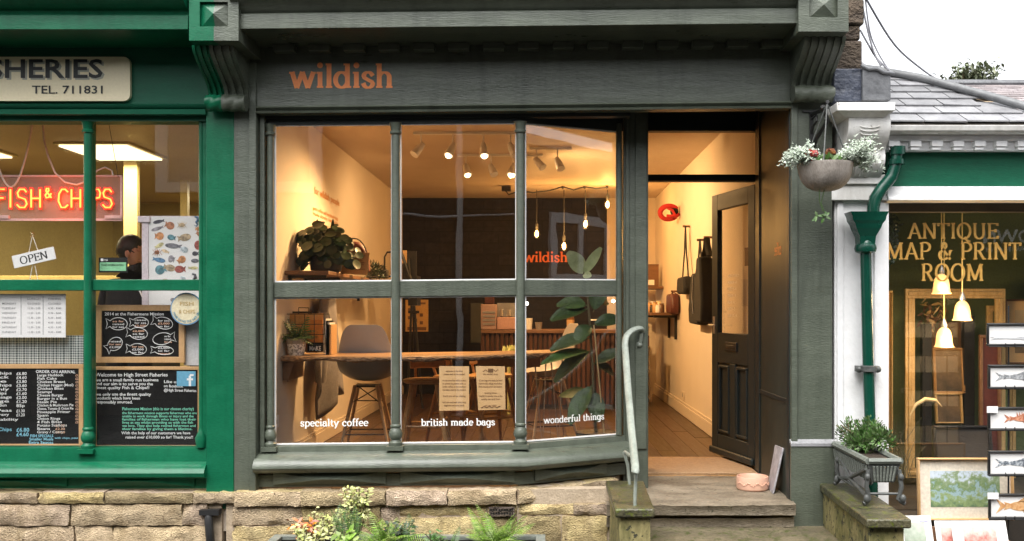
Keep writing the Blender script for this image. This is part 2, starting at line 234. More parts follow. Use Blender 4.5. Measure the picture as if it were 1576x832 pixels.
# ------------------------------------------------------------------ mesh builder
def s_(y): return (y + D) / F
def P(u, v, y): k = s_(y); return ((u - CX) * k, y, H + (CY - v) * k)
def ux(u, y): return (u - CX) * s_(y)
def vz(v, y): return H + (CY - v) * s_(y)
SHEAR = .010
def smooth_path(pts, n=24):
    out = []
    for i in range(n + 1):
        t = i / n * (len(pts) - 1); k = min(int(t), len(pts) - 2); f = t - k; p = [Vector(pts[max(0, min(len(pts) - 1, k + j))]) for j in (-1, 0, 1, 2)]
        out.append(.5 * ((2 * p[1]) + (p[2] - p[0]) * f + (2 * p[0] - 5 * p[1] + 4 * p[2] - p[3]) * f * f + (3 * p[1] - p[0] - 3 * p[2] + p[3]) * f ** 3))
    return out
class MB:
    def __init__(s): s.v = []; s.f = []; s.mi = []; s.m = 0
    def add(s, vs, fs):
        o = len(s.v); s.v += [tuple(p) for p in vs]; s.f += [tuple(i + o for i in f) for f in fs]; s.mi += [s.m] * len(fs); return s
    def hexa(s, p): return s.add(p, [(0, 3, 2, 1), (4, 5, 6, 7), (0, 1, 5, 4), (1, 2, 6, 5), (2, 3, 7, 6), (3, 0, 4, 7)])
    def box(s, x0, x1, y0, y1, z0, z1):
        return s.hexa([(x0, y0, z0), (x1, y0, z0), (x1, y1, z0), (x0, y1, z0), (x0, y0, z1), (x1, y0, z1), (x1, y1, z1), (x0, y1, z1)])
    def pb(s, u0, v0, u1, v1, y, th):
        return s.box(ux(u0, y), ux(u1, y), y, y + th, vz(v1, y), vz(v0, y))
    def prism(s, pts, vec):
        n = len(pts); vec = Vector(vec); a = [Vector(p) for p in pts]; b = [p + vec for p in a]
        return s.add(a + b, [tuple(range(n))[::-1], tuple(range(n, 2 * n))] + [(i, (i + 1) % n, n + (i + 1) % n, n + i) for i in range(n)])
    def pprism(s, uv, y, th): return s.prism([P(u, v, y) for u, v in uv], (0, th, 0))
    def profx(s, prof, x0, x1):
        n = len(prof); a = [(x0, y, z) for y, z in prof]; b = [(x1, y, z) for y, z in prof]
        return s.add(a + b, [tuple(range(n)), tuple(range(n, 2 * n))[::-1]] + [(i, n + i, n + (i + 1) % n, (i + 1) % n) for i in range(n)])
    def sweep(s, path, prof):
        nr = []
        for i in range(len(path)):
            ds = []
            if i: ds.append(Vector((path[i][0] - path[i - 1][0], path[i][1] - path[i - 1][1])).normalized())
            if i < len(path) - 1: ds.append(Vector((path[i + 1][0] - path[i][0], path[i + 1][1] - path[i][1])).normalized())
            ns = [Vector((d.y, -d.x)) for d in ds]; n = sum(ns, Vector((0, 0))).normalized(); nr.append(n / n.dot(ns[0]))
        k = len(prof); vs = []
        for (x, y), n in zip(path, nr): vs += [(x + n.x * o, y + n.y * o, z) for o, z in prof]
        fs = [tuple(range(k)), tuple(range(len(vs) - k, len(vs)))[::-1]]
        for i in range(len(path) - 1): fs += [(i * k + j, (i + 1) * k + j, (i + 1) * k + (j + 1) % k, i * k + (j + 1) % k) for j in range(k)]
        return s.add(vs, fs)
    def tube(s, pts, r, n=8, flat=None):
        pts = [Vector(p) for p in pts]; rs = r if isinstance(r, (list, tuple)) else [r] * len(pts); vs = []; up = None
        for i, p in enumerate(pts):
            t = (pts[min(i + 1, len(pts) - 1)] - pts[max(i - 1, 0)]).normalized()
            if up is None: up = Vector((0, 0, 1)) if abs(t.z) < .9 else Vector((1, 0, 0))
            a = t.cross(up).normalized(); b = a.cross(t).normalized(); up = b
            for j in range(n):
                q = 2 * math.pi * j / n; vs.append(p + (a * math.cos(q) + b * math.sin(q) * (flat or 1)) * rs[i])
        k = len(pts); fs = [(i * n + j, i * n + (j + 1) % n, (i + 1) * n + (j + 1) % n, (i + 1) * n + j) for i in range(k - 1) for j in range(n)]
        return s.add(vs, fs + [tuple(range(n))[::-1], tuple(range((k - 1) * n, k * n))])
    def lathe(s, prof, c, n=24, sy=1):
        vs = [(c[0] + r * math.cos(2 * math.pi * j / n), c[1] + sy * r * math.sin(2 * math.pi * j / n), c[2] + z) for r, z in prof for j in range(n)]; k = len(prof)
        return s.add(vs, [(i * n + j, i * n + (j + 1) % n, (i + 1) * n + (j + 1) % n, (i + 1) * n + j) for i in range(k - 1) for j in range(n)] + [tuple(range(n))[::-1], tuple(range((k - 1) * n, k * n))])
    def ball(s, c, r, n=14, m=8):
        r = r if isinstance(r, (list, tuple)) else (r, r, r); vs = []; fs = []
        for i in range(m + 1):
            a = math.pi * i / m; a = min(max(a, .02), math.pi - .02)
            for j in range(n): q = 2 * math.pi * j / n; vs.append((c[0] + r[0] * math.sin(a) * math.cos(q), c[1] + r[1] * math.sin(a) * math.sin(q), c[2] + r[2] * math.cos(a)))
        for i in range(m):
            for j in range(n): fs.append((i * n + j, (i + 1) * n + j, (i + 1) * n + (j + 1) % n, i * n + (j + 1) % n))
        return s.add(vs, fs + [tuple(range(n)), tuple(range(m * n, (m + 1) * n))[::-1]])
    def leaf(s, base, d, up, L, W, bend=.3, n=4, fold=.15, pw=.8):
        d = Vector(d).normalized(); up = Vector(up); side = d.cross(up)
        side = side.normalized() if side.length > 1e-4 else Vector((1, 0, 0)); nrm = side.cross(d).normalized()
        p = Vector(base); vs = []; fs = []
        for i in range(n + 1):
            t = i / n; w = W * .5 * (math.sin(math.pi * min(.97, max(.03, t))) ** pw); q = p + d * (L * t) - nrm * (bend * L * t * t)
            vs += [q - side * w + nrm * fold * w, q, q + side * w + nrm * fold * w]
        for i in range(n): a = i * 3; fs += [(a, a + 1, a + 4, a + 3), (a + 1, a + 2, a + 5, a + 4)]
        return s.add(vs, fs)
    def disc(s, c, nrm, r, n=12, cup=.12):
        q = Vector(nrm).to_track_quat('Z', 'Y'); c = Vector(c); vs = [c] + [c + q @ Vector((r * math.cos(2 * math.pi * j / n), r * math.sin(2 * math.pi * j / n), cup * r)) for j in range(n)]
        return s.add(vs, [(0, 1 + j, 1 + (j + 1) % n) for j in range(n)])
    def xf(s, mat, start=0):
        for i in range(start, len(s.v)): s.v[i] = tuple(mat @ Vector(s.v[i]))
        return s
    def build(s, name, mats, parent=None, label=None, cat=None, group=None, kind=None, bev=0, sh=False, local=False, smooth=True, ang=40, origin=None):
        if sh: s.v = [(x, y, z + SHEAR * x) for x, y, z in s.v]
        me = bpy.data.meshes.new(name); o = bpy.data.objects.new(name, me); COL.objects.link(o)
        off = Vector((0, 0, 0)); vs = s.v
        if parent is not None:
            o.parent = parent
            if not local:
                q = parent
                while q is not None: off += q.location; q = q.parent
        elif not local:
            if origin: off = Vector(origin)
            else:
                xs, ys, zs = zip(*vs); off = Vector(((min(xs) + max(xs)) / 2, (min(ys) + max(ys)) / 2, min(zs)))
            o.location = off
        me.from_pydata([(x - off.x, y - off.y, z - off.z) for x, y, z in vs], [], s.f)
        mats = mats if isinstance(mats, (list, tuple)) else [mats]
        for m_ in mats: me.materials.append(M[m_] if isinstance(m_, str) else m_)
        me.polygons.foreach_set('material_index', s.mi)
        if smooth: me.shade_smooth(); me.set_sharp_from_angle(angle=R(ang))
        me.update()
        if bev:
            b = o.modifiers.new('edge', 'BEVEL'); b.width = bev; b.segments = 2; b.limit_method = 'ANGLE'; b.angle_limit = R(35)
        tag(o, label, cat, group, kind); return o
def tag(o, label=None, cat=None, group=None, kind=None):
    for k, v in (('label', label), ('category', cat), ('group', group), ('kind', kind)):
        if v: o[k] = v
    return o
def thing(name, label, cat, loc=(0, 0, 0), group=None, rz=0):
    o = bpy.data.objects.new(name, None); COL.objects.link(o); o.location = loc; o.rotation_euler = (0, 0, rz); o.empty_display_size = .1
    return tag(o, label, cat, group)
def dup(root, loc, rz=0, label=None):
    def cp(o, par):
        c = o.copy(); COL.objects.link(c); c.parent = par
        for ch in list(o.children): cp(ch, c)
        return c
    r = cp(root, None); r.location = loc; r.rotation_euler = (0, 0, rz)
    if label: r['label'] = label
    return r
def lamp(name, loc, w, col=(1, .62, .28), r=.03, parent=None, spot=None):
    l = bpy.data.lights.new(name, 'SPOT' if spot else 'POINT'); l.energy = w; l.color = col; l.shadow_soft_size = r
    o = bpy.data.objects.new(name, l); COL.objects.link(o)
    if parent is not None: o.parent = parent; o.location = Vector(loc) - parent.location
    else: o.location = loc
    if spot: l.spot_size = R(spot[0]); l.spot_blend = .8; o.rotation_euler = Vector(spot[1]).to_track_quat('-Z', 'Y').to_euler()
    return o

# ------------------------------------------------------------------ lettering
def arc(cx, cy, rx, ry, a0, a1, n=14): return [(cx + rx * math.cos(R(a0 + (a1 - a0) * i / n)), cy + ry * math.sin(R(a0 + (a1 - a0) * i / n))) for i in range(n + 1)]
def L(*p): return list(p)
def ser(x, y, h=.10): return ('b', x - h, y, x + h, y)
X_ = .5; A_ = .76; DS = -.22
GL = {
 'i': (.28, [L((.14, X_), (.14, 0)), ser(.14, 0), ('b', .03, X_, .14, X_), ('d', .14, .70)]),
 'l': (.28, [L((.14, A_), (.14, 0)), ser(.14, 0), ('b', .03, A_, .14, A_)]),
 'h': (.58, [L((.13, A_), (.13, 0)), ser(.13, 0), ('b', .02, A_, .13, A_), arc(.285, .33, .155, .15, 170, 0) + [(.44, 0)], ser(.44, 0)]),
 'n': (.58, [L((.13, X_), (.13, 0)), ser(.13, 0), ('b', .02, X_, .13, X_), arc(.285, .33, .155, .15, 170, 0) + [(.44, 0)], ser(.44, 0)]),
 'm': (.86, [L((.13, X_), (.13, 0)), ser(.13, 0), ('b', .02, X_, .13, X_), arc(.275, .33, .145, .15, 170, 0) + [(.42, 0)], ser(.42, 0, .08), arc(.565, .33, .145, .15, 170, 0) + [(.71, 0)], ser(.71, 0)]),
 'r': (.42, [L((.13, X_), (.13, 0)), ser(.13, 0), ('b', .02, X_, .13, X_), arc(.29, .31, .16, .17, 175, 70), ('d', .345, .43)]),
 'u': (.58, [[(.13, X_), (.13, .18)] + arc(.275, .17, .145, .15, 180, 350), L((.44, X_), (.44, 0)), ('b', .02, X_, .13, X_), ('b', .33, X_, .44, X_), ('b', .44, 0, .55, 0)]),
 'd': (.57, [arc(.25, .25, .19, .235, 20, 340, 20), L((.43, A_), (.43, 0)), ('b', .31, A_, .43, A_), ('b', .43, 0, .55, 0)]),
 'b': (.57, [arc(.31, .25, .19, .235, 160, -160, 20), L((.13, A_), (.13, 0)), ('b', .02, A_, .13, A_)]),
 'p': (.57, [arc(.31, .25, .19, .235, 160, -160, 20), L((.13, X_), (.13, DS)), ser(.13, DS), ('b', .02, X_, .13, X_)]),
 'a': (.52, [arc(.23, .36, .15, .12, 160, 0) + [(.38, .08), (.42, .01), (.50, .03)], arc(.22, .15, .16, .14, 70, 340, 14), ('d', .10, .385)]),
 'c': (.48, [arc(.26, .25, .19, .235, 45, 320, 20), ('d', .385, .39)]),
 'e': (.50, [arc(.26, .25, .19, .235, 0, 320, 20), L((.08, .265), (.45, .265))]),
 'o': (.54, [arc(.27, .25, .20, .235, 0, 360, 24)]),
 'f': (.34, [L((.15, 0), (.15, .56)) + arc(.27, .58, .12, .16, 180, 50), ser(.15, 0), ('b', .03, X_ - .03, .31, X_ - .03)]),
 't': (.36, [L((.16, .66), (.16, .14)) + arc(.26, .12, .10, .11, 190, 320), ('b', .03, X_ - .03, .32, X_ - .03)]),
 's': (.44, [[(.37, .37)] + arc(.22, .365, .13, .12, 30, 200, 8) + [(.22, .25)] + arc(.225, .135, .14, .125, 20, -160, 10) + [(.07, .15)]]),
 'g': (.54, [arc(.25, .25, .19, .235, 20, 340, 20), [(.43, X_), (.43, -.06)] + arc(.27, -.08, .16, .14, 0, -150, 10), ('b', .43, X_, .53, X_)]),
 'w': (.80, [L((.07, X_), (.22, 0)), L((.22, 0), (.39, X_)), L((.39, X_), (.56, 0)), L((.56, 0), (.73, X_)), ser(.07, X_, .09), ser(.73, X_, .08), ser(.39, X_, .07)]),
 'y': (.56, [L((.08, X_), (.27, 0)), L((.48, X_), (.27, 0), (.18, -.19), (.08, -.2)), ser(.08, X_), ser(.48, X_)]),
 'A': (.70, [L((.08, 0), (.34, .7)), L((.34, .7), (.62, 0)), L((.17, .24), (.52, .24)), ser(.08, 0), ser(.62, 0)]),
 'N': (.74, [L((.13, 0), (.13, .7)), L((.13, .7), (.60, 0)), L((.60, 0), (.60, .7)), ser(.13, 0), ser(.60, .7), ('b', .02, .7, .13, .7)]),
 'T': (.62, [L((.31, .7), (.31, 0)), ('b', .04, .7, .58, .7), ser(.31, 0), L((.055, .7), (.055, .56)), L((.565, .7), (.565, .56))]),
 'I': (.32, [L((.16, .7), (.16, 0)), ser(.16, 0), ser(.16, .7)]),
 'Q': (.76, [arc(.37, .35, .30, .35, 0, 360, 26), L((.40, .08), (.52, -.1), (.68, -.12))]),
 'O': (.76, [arc(.37, .35, .30, .35, 0, 360, 26)]),
 'U': (.72, [[(.14, .7), (.14, .25)] + arc(.35, .24, .21, .24, 180, 360) + [(.56, .7)], ser(.14, .7), ser(.56, .7)]),
 'E': (.58, [L((.14, .7), (.14, 0)), ('b', .03, .7, .52, .7), ('b', .03, 0, .54, 0), ('b', .14, .36, .42, .36), L((.51, .7), (.51, .58)), L((.53, 0), (.53, .13)), L((.42, .43), (.42, .29))]),
 'M': (.90, [L((.14, 0), (.15, .7)), L((.15, .7), (.44, .05)), L((.44, .05), (.73, .7)), L((.73, .7), (.75, 0)), ser(.14, 0), ser(.75, 0), ('b', .04, .7, .15, .7), ('b', .73, .7, .84, .7)]),
 'P': (.60, [L((.15, .7), (.15, 0)), [(.15, .7)] + arc(.31, .52, .22, .18, 90, -90) + [(.15, .34)], ser(.15, 0), ('b', .04, .7, .15, .7)]),
 'R': (.68, [L((.15, .7), (.15, 0)), [(.15, .7)] + arc(.31, .53, .20, .17, 90, -90) + [(.15, .36)], L((.32, .36), (.56, 0)), ser(.15, 0), ('b', .04, .7, .15, .7), ('b', .53, 0, .66, 0)]),
 '&': (.78, [[(.62, .36), (.55, .16), (.42, .03)] + arc(.28, .18, .19, .18, -60, -250, 12) + [(.40, .50)] + arc(.32, .57, .10, .12, -30, 200, 10) + [(.30, .38), (.62, .0)], ser(.64, .37, .07)]),
 ' ': (.30, []),
}
def serif_width(txt, track=0): return sum(GL[c][0] + track for c in txt)
def serif(mb, txt, size, T=.105, t=.05, track=0, place=None, eps=.00012):
    """strokes of a slab-serif hand; place(x, y, k) -> 3D point, in em units scaled by size"""
    x0 = 0; k = 0
    def ribbon(pts, wf):
        nonlocal k
        n = len(pts); ls, rs = [], []
        for i in range(n):
            ax, ay = pts[max(i - 1, 0)]; bx, by = pts[min(i + 1, n - 1)]
            dx, dy = bx - ax, by - ay; l = math.hypot(dx, dy) or 1; nx, ny = -dy / l, dx / l; w = wf(dx / l, dy / l) / 2
            ls.append((pts[i][0] + nx * w, pts[i][1] + ny * w)); rs.append((pts[i][0] - nx * w, pts[i][1] - ny * w))
        vs = [place((x0 + a) * size, b * size, k * eps) for a, b in ls] + [place((x0 + a) * size, b * size, k * eps) for a, b in rs]
        mb.add(vs, [(i, n + i, n + i + 1, i + 1) for i in range(n - 1)]); k = (k + 1) % 12
    for c in txt:
        adv, st = GL[c]
        for s in st:
            if s and s[0] == 'b':
                y = s[2]; off = t / 2 if y <= 0.01 else (-t / 2 if y >= .45 else 0)
                ribbon([(s[1], y + off), (s[3], y + off)], lambda a, b: t)
            elif s and s[0] == 'd':
                ribbon(arc(s[1], s[2], .001, .032, 90, -90, 2), lambda a, b: .001) if False else None
                pts = [place((x0 + s[1] + T * .62 * math.cos(q * .6283)) * size, (s[2] + T * .62 * math.sin(q * .6283)) * size, k * eps) for q in range(10)]
                mb.add(pts, [tuple(range(10))]); k = (k + 1) % 12
            else: ribbon(s, lambda a, b: t + (T - t) * abs(b) ** .8)
        x0 += adv + track
    return mb
def front(x, y, z, rot=0):       # writing that faces the street
    c, s = math.cos(rot), math.sin(rot)
    return lambda a, b, k: (x + a * c - b * s, y - k, z + a * s + b * c)
def serif_fit(mb, txt, u0, u1, v, y, T=.105, t=.05, rot=0, sh=0):
    w = ux(u1, y) - ux(u0, y); size = w / serif_width(txt); x, _, z = P(u0, v, y)
    return serif(mb, txt, size, T, t, 0, front(x, y, z, rot))
_txt_cache = {}
def plain(txt, size, bold=0.0):
    key = (txt, bold)
    if key not in _txt_cache:
        c = bpy.data.curves.new('t', 'FONT'); c.body = txt; c.size = 1; c.offset = bold; c.resolution_u = 2
        o = bpy.data.objects.new('t', c); COL.objects.link(o); bpy.context.view_layer.update()
        me = bpy.data.meshes.new_from_object(o.evaluated_get(bpy.context.evaluated_depsgraph_get()))
        _txt_cache[key] = ([tuple(v.co) for v in me.vertices], [tuple(p.vertices) for p in me.polygons])
        bpy.data.objects.remove(o); bpy.data.curves.remove(c); bpy.data.meshes.remove(me)
    return _txt_cache[key]
def text(mb, txt, size, place, bold=0.0, width=None, jit=0):
    vs, fs = plain(txt, size, bold)
    if not vs: return mb
    w = max(v[0] for v in vs); sx = (width / (w * size)) if width else 1
    ph = random.uniform(0, 6)
    return mb.add([place(v[0] * size * sx, v[1] * size + jit * size * math.sin(v[0] * 1.3 + ph), 0) for v in vs], fs)
def text_fit(mb, txt, u0, u1, v, y, hpx, bold=0.0, rot=0, jit=0):
    w = (ux(u1, y) - ux(u0, y)); x, _, z = P(u0, v, y)
    return text(mb, txt, hpx * s_(y) / .72, front(x, y, z, rot), bold, w, jit)

# ------------------------------------------------------------------ the ground and the street
FLOOR = 0.403                       # shop floor; the street is at z = 0
mb = MB().box(-40, 40, -30, 40, -.3, 0); mb.build('ground', 'paving', kind='structure', origin=(0, 0, 0))
mb = MB()
yy = -9.0
while yy < -.35:
    xx = -6 + random.uniform(0, .2); h = random.uniform(.12, .16)
    while xx < 6:
        w = random.uniform(.16, .26); mb.box(xx, xx + w - .012, yy, yy + h - .012, -.05, .012 + random.uniform(0, .006)); xx += w
    yy += h
mb.build('road_setts', 'paving', kind='structure', origin=(0, 0, 0), bev=.004)

# ------------------------------------------------------------------ coffee shop building
XL, XR = -1.80, 1.56                # inner edges of the two pilasters
YG = .10
SX = 2.0                            # the party wall stands 2 m to the side of the vanishing point
shop = thing('coffee_shop', 'grey-green painted coffee shop with orange lettering, a bay window and an open door', 'shop', (0, 0, 0))
# interior shell
mb = MB(); x = -2.02
while x < 1.62:
    y = .12 + random.uniform(-1.5, 0)
    while y < 7.6:
        l = random.uniform(1.6, 2.6); y0 = max(y, .12); y1 = min(y + l - .004, 7.6)
        if x > .40 and y0 < .90: y0 = .90
        if y1 > y0 + .05: mb.box(x, min(x + .147, 1.63), y0, y1, FLOOR - .03, FLOOR + random.uniform(-.0015, .0015))
        y += l
    x += .15
mb.build('room_floor', 'boards', shop, bev=.002)
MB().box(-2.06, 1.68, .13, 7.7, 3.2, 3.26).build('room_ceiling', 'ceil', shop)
MB().box(-2.06, -2.0, .02, 7.7, .2, 3.2).build('party_wall', 'plaster', shop)
MB().box(1.61, 1.68, 1.02, 7.7, .2, 3.2).build('side_wall', 'plaster', shop)
MB().box(-2.0, .92, 7.5, 7.6, .2, 3.2).build('rear_wall', 'darkwall', shop)
MB().box(.92, 1.61, 7.48, 7.6, .2, 3.2).build('rear_wall', 'plaster', shop, label='cream plastered strip of rear wall beside the door side')
MB().profx([(0, 0)], 0, 0) if False else None
mb = MB(); mb.box(-1.999, -1.978, .15, 7.48, FLOOR + .002, FLOOR + .11); mb.box(-1.999, -1.985, .15, 7.48, FLOOR + .11, FLOOR + .135); mb.build('skirting', 'skirt', shop, bev=.004)
mb = MB(); mb.box(1.587, 1.609, 1.06, 7.48, FLOOR + .002, FLOOR + .125); mb.box(1.595, 1.609, 1.06, 7.48, FLOOR + .125, FLOOR + .155); mb.build('skirting', 'skirt', shop, bev=.004)

# plinth of sandstone blocks (front face y about -.03), also under the splayed end
SPL = [(-2.25, YG), (-.146, YG), (.535, .44)]
def stones(mb, x0, x1, ztop, zbot, yf, rows, wr, seed):
    rnd = random.Random(seed); z = ztop
    for h in rows:
        x = x0
        while x < x1 - .02:
            w = rnd.uniform(*wr); w = min(w, x1 - x)
            if x1 - (x + w) < .10: w = x1 - x
            g = .004; j = lambda a=.008: rnd.uniform(-a, a); d = rnd.uniform(0, .016)
            sub = rnd.random() < .16 and h > .1
            for (za, zb) in (((z, z - h * .45), (z - h * .45, z - h)) if sub else ((z, z - h),)):
                # rock-faced block: front grid with dents
                nx, nz = max(3, int(w / .035)), max(3, int((za - zb) / .03)); vs = []; fs = []
                for b in range(nz + 1):
                    for a in range(nx + 1):
                        e = min(a, nx - a, b, nz - b); px_ = x + g + (w - 2 * g) * a / nx; pz = zb + g + (za - zb - 2 * g) * b / nz
                        vs.append((px_ + (j(.004) if e else j(.006)), yf - d + (.010 if e == 0 else 0) + j(.006) + .007 * math.sin(px_ * 23 + seed) * math.sin(pz * 31 + d * 400), pz + j(.005)))
                for b in range(nz):
                    for a in range(nx): k = b * (nx + 1) + a; fs.append((k, k + 1, k + nx + 2, k + nx + 1))
                o = len(vs); ring = [a for a in range(nx + 1)] + [b * (nx + 1) + nx for b in range(1, nz + 1)] + [nz * (nx + 1) + a for a in range(nx - 1, -1, -1)] + [b * (nx + 1) for b in range(nz - 1, 0, -1)]
                for i in ring: q = vs[i]; vs.append((q[0], yf + .11, q[2]))
                n = len(ring)
                fs += [(ring[i], o + i, o + (i + 1) % n, ring[(i + 1) % n]) for i in range(n)]
                mb.add(vs, fs)
            x += w
        z -= h
ZST = vz(750, -.03)                 # top of the stone
mb = MB(); stones(mb, -1.93, -.16, ZST, ZST - .098, -.07, [.098], (.36, .62), 3); stones(mb, -1.95, -.9, ZST - .10, -.02, -.035, [.12, .15, .2, .15], (.24, .66), 12); stones(mb, -.9, .41, ZST - .10, -.02, -.035, [.075, .21, .17, .15], (.16, .56), 15)
mb.build('stone_plinth', 'stone', shop, sh=True, ang=30)
mb = MB(); s0 = len(mb.v)
mb2 = MB(); stones(mb2, 0, .74, ZST - .004, ZST - .098, 0, [.095], (.36, .5), 6)
an = math.atan2(.34, .681); mb2.xf(Matrix.Translation((-.155, -.06, 0)) @ Matrix.Rotation(an, 4, 'Z')); mb2.build('stone_plinth', 'stone', shop, sh=True, ang=30)
MB().box(-1.99, .42, -.024, .06, -.05, ZST - .012).build('plinth_mortar', 'mortar', shop, sh=True)
mb = MB(); mb.prism([(-.16, -.04, .02), (.42, .25, .02), (.55, .5, .02), (-.16, .5, .02)], (0, 0, ZST - .03)); mb.build('plinth_mortar', 'mortar', shop, sh=True)

# riser with three raised diamond panels, sill, window frame along the bay path
zs = lambda v: vz(v, YG)
path = [(-1.815, YG), (-.146, YG), (.535, .44)]
MB().sweep(path, [(.055, ZST + .004), (.055, zs(724)), (-.06, zs(724)), (-.06, ZST + .004)]).build('riser_board', 'grey', shop, sh=True, bev=.003)
def diamond(x0, y0, x1, y1, zb, zt, mat='grey'):
    d = Vector((x1 - x0, y1 - y0, 0)); l = d.length; d.normalize(); n = Vector((d.y, -d.x, 0)); o = Vector((x0, y0, 0))
    def q(a, z, h): p = o + d * (a * l) + n * h; return (p.x, p.y, z)
    zm = (zb + zt) / 2
    vs = [q(0, zb, 0), q(1, zb, 0), q(1, zt, 0), q(0, zt, 0), q(0, zb, .012), q(1, zb, .012), q(1, zt, .012), q(0, zt, .012), q(.44, zm, .055), q(.56, zm, .055)]
    return MB().add(vs, [(0, 1, 5, 4), (1, 2, 6, 5), (2, 3, 7, 6), (3, 0, 4, 7), (4, 5, 9, 8), (5, 6, 9), (6, 7, 8, 9), (7, 4, 8), (0, 3, 2, 1)])
zb_, zt_ = ZST + .022, ZST + .022 + .078
for a, b in ((ux(421, .04), ux(594, .04)), (ux(616, .04), ux(792, .04))): diamond(a, YG - .056, b, YG - .056, zb_, zt_).build('riser_panel', 'grey', shop, sh=True, smooth=False)
dx, dy = .681, .34; L_ = math.hypot(dx, dy); nx_, ny_ = dy / L_, -dx / L_
pt = lambda t: (-.146 + dx * t + nx_ * .056, YG + dy * t + ny_ * .056)
diamond(*pt(.10), *pt(.80), zb_, zt_).build('riser_panel', 'grey', shop, sh=True, smooth=False)
sill_prof = [(-.05, zs(679)), (.035, zs(681.5)), (.04, zs(690)), (.10, zs(694)), (.135, zs(700)), (.155, zs(706)), (.158, zs(711)), (.145, zs(716)), (.125, zs(719)), (.07, zs(721)), (-.05, zs(721))]
MB().sweep([(-1.815, YG), (-.146, YG), (.55, .447)], sill_prof[::-1]).build('window_sill', 'grey_h', shop, sh=True)
ZGT, ZGB, ZT0, ZT1 = zs(188.5), zs(680), zs(454), zs(430)
MB().sweep(path, [(.02, ZGT), (.02, 3.19), (-.05, 3.19), (-.05, ZGT)][::-1]).build('window_head', 'door', shop, sh=True)
MB().sweep([(-1.72, YG), (-.146, YG), (.50, .4225)], [(.022, ZT1), (.022, ZT0), (-.04, ZT0), (-.04, ZT1)]).build('transom_bar', 'grey', shop, sh=True, bev=.004)
def column(x, y, mat, name='mullion', par=shop, zt=None, zb=None, r=.028, sh=True):
    zt = ZGT if zt is None else zt; zb = ZGB if zb is None else zb
    m_ = MB(); prof = [(r + .014, -.01), (r + .016, .012), (r + .006, .02), (r + .002, .03), (r + .013, .045), (r + .017, .065), (r + .010, .09), (r + .001, .105), (r + .007, .112), (r + .007, .122), (r, .13)]
    t = zt - zb; prof += [(r * .94, t - .075), (r + .009, t - .068), (r + .010, t - .055), (r + .002, t - .048), (r + .006, t - .02), (r + .014, t)]
    m_.lathe(prof, (x, y - .03, zb), 20); m_.box(x - r - .025, x + r + .025, y - .03 - r - .022, y + .03, zb - .035, zb - .008)
    m_.box(x - .02, x + .02, y - .03, y + .035, zb, zt); return m_.build(name, mat, par, sh=sh)
column(ux(610, YG), YG, 'grey'); column(ux(801, YG), YG, 'grey'); column(ux(417, YG) + .005, YG, 'grey', r=.022)
MB().box(-1.80, ux(411, YG), YG - .06, YG + .05, ZGB - .06, 3.1).build('window_post', 'grey', shop, sh=True, bev=.004)
mb = MB(); mb.box(.545, .715, .42, 1.03, FLOOR - .1, 3.1); mb.box(.56, .585, .405, .42, FLOOR - .0, 3.1); mb.box(.625, .705, .408, .42, FLOOR + .25, 2.95)
mb.build('window_post', 'grey', shop, sh=True, bev=.005)
m_ = MB(); m_.lathe([(.02, 0), (.02, 2.1)], (.515, .405, ZGB), 14); m_.build('window_post', 'grey', shop, sh=True)
# cream lining beads that catch the light round each pane, then the glass
def pane_frame(a, b, z0, z1):
    (x0, y0), (x1, y1) = a, b; d = Vector((x1 - x0, y1 - y0, 0)).normalized(); n = Vector((d.y, -d.x, 0)); w = .008
    m_ = MB()
    def bar(p, q, za, zb):
        P0 = Vector((*p, 0)); P1 = Vector((*q, 0)); f = n * .006; g = -n * .010
        m_.hexa([tuple((P0 + f).to_2d()) + (za,), tuple((P1 + f).to_2d()) + (za,), tuple((P1 + g).to_2d()) + (za,), tuple((P0 + g).to_2d()) + (za,), tuple((P0 + f).to_2d()) + (zb,), tuple((P1 + f).to_2d()) + (zb,), tuple((P1 + g).to_2d()) + (zb,), tuple((P0 + g).to_2d()) + (zb,)])
    bar(a, b, z0, z0 + w); bar(a, b, z1 - w, z1)
    for p in (a, b):
        s = 1 if p is a else -1; q = (p[0] + d.x * w * s, p[1] + d.y * w * s); bar(*((p, q) if s > 0 else (q, p)), z0 + w, z1 - w)
    return m_
segs = [((ux(423, YG), YG), (ux(604, YG), YG)), ((ux(616, YG), YG), (ux(795, YG), YG)), ((-.115, .116), (.507, .426))]
panes = []
for (a, b) in segs:
    for z0, z1 in ((ZGB, ZT0), (ZT1, ZGT)):
        fr = pane_frame(a, b, z0, z1)
        d = Vector((b[0] - a[0], b[1] - a[1], 0)).normalized(); n = Vector((-d.y, d.x, 0)) * .005
        g = MB().prism([(a[0], a[1], z0), (b[0], b[1], z0), (b[0], b[1], z1), (a[0], a[1], z1)], tuple(n)); panes.append(g.build('window_pane', 'glass', shop, sh=True, smooth=False)); fr.build('window_bead', 'white', panes[-1], sh=True)
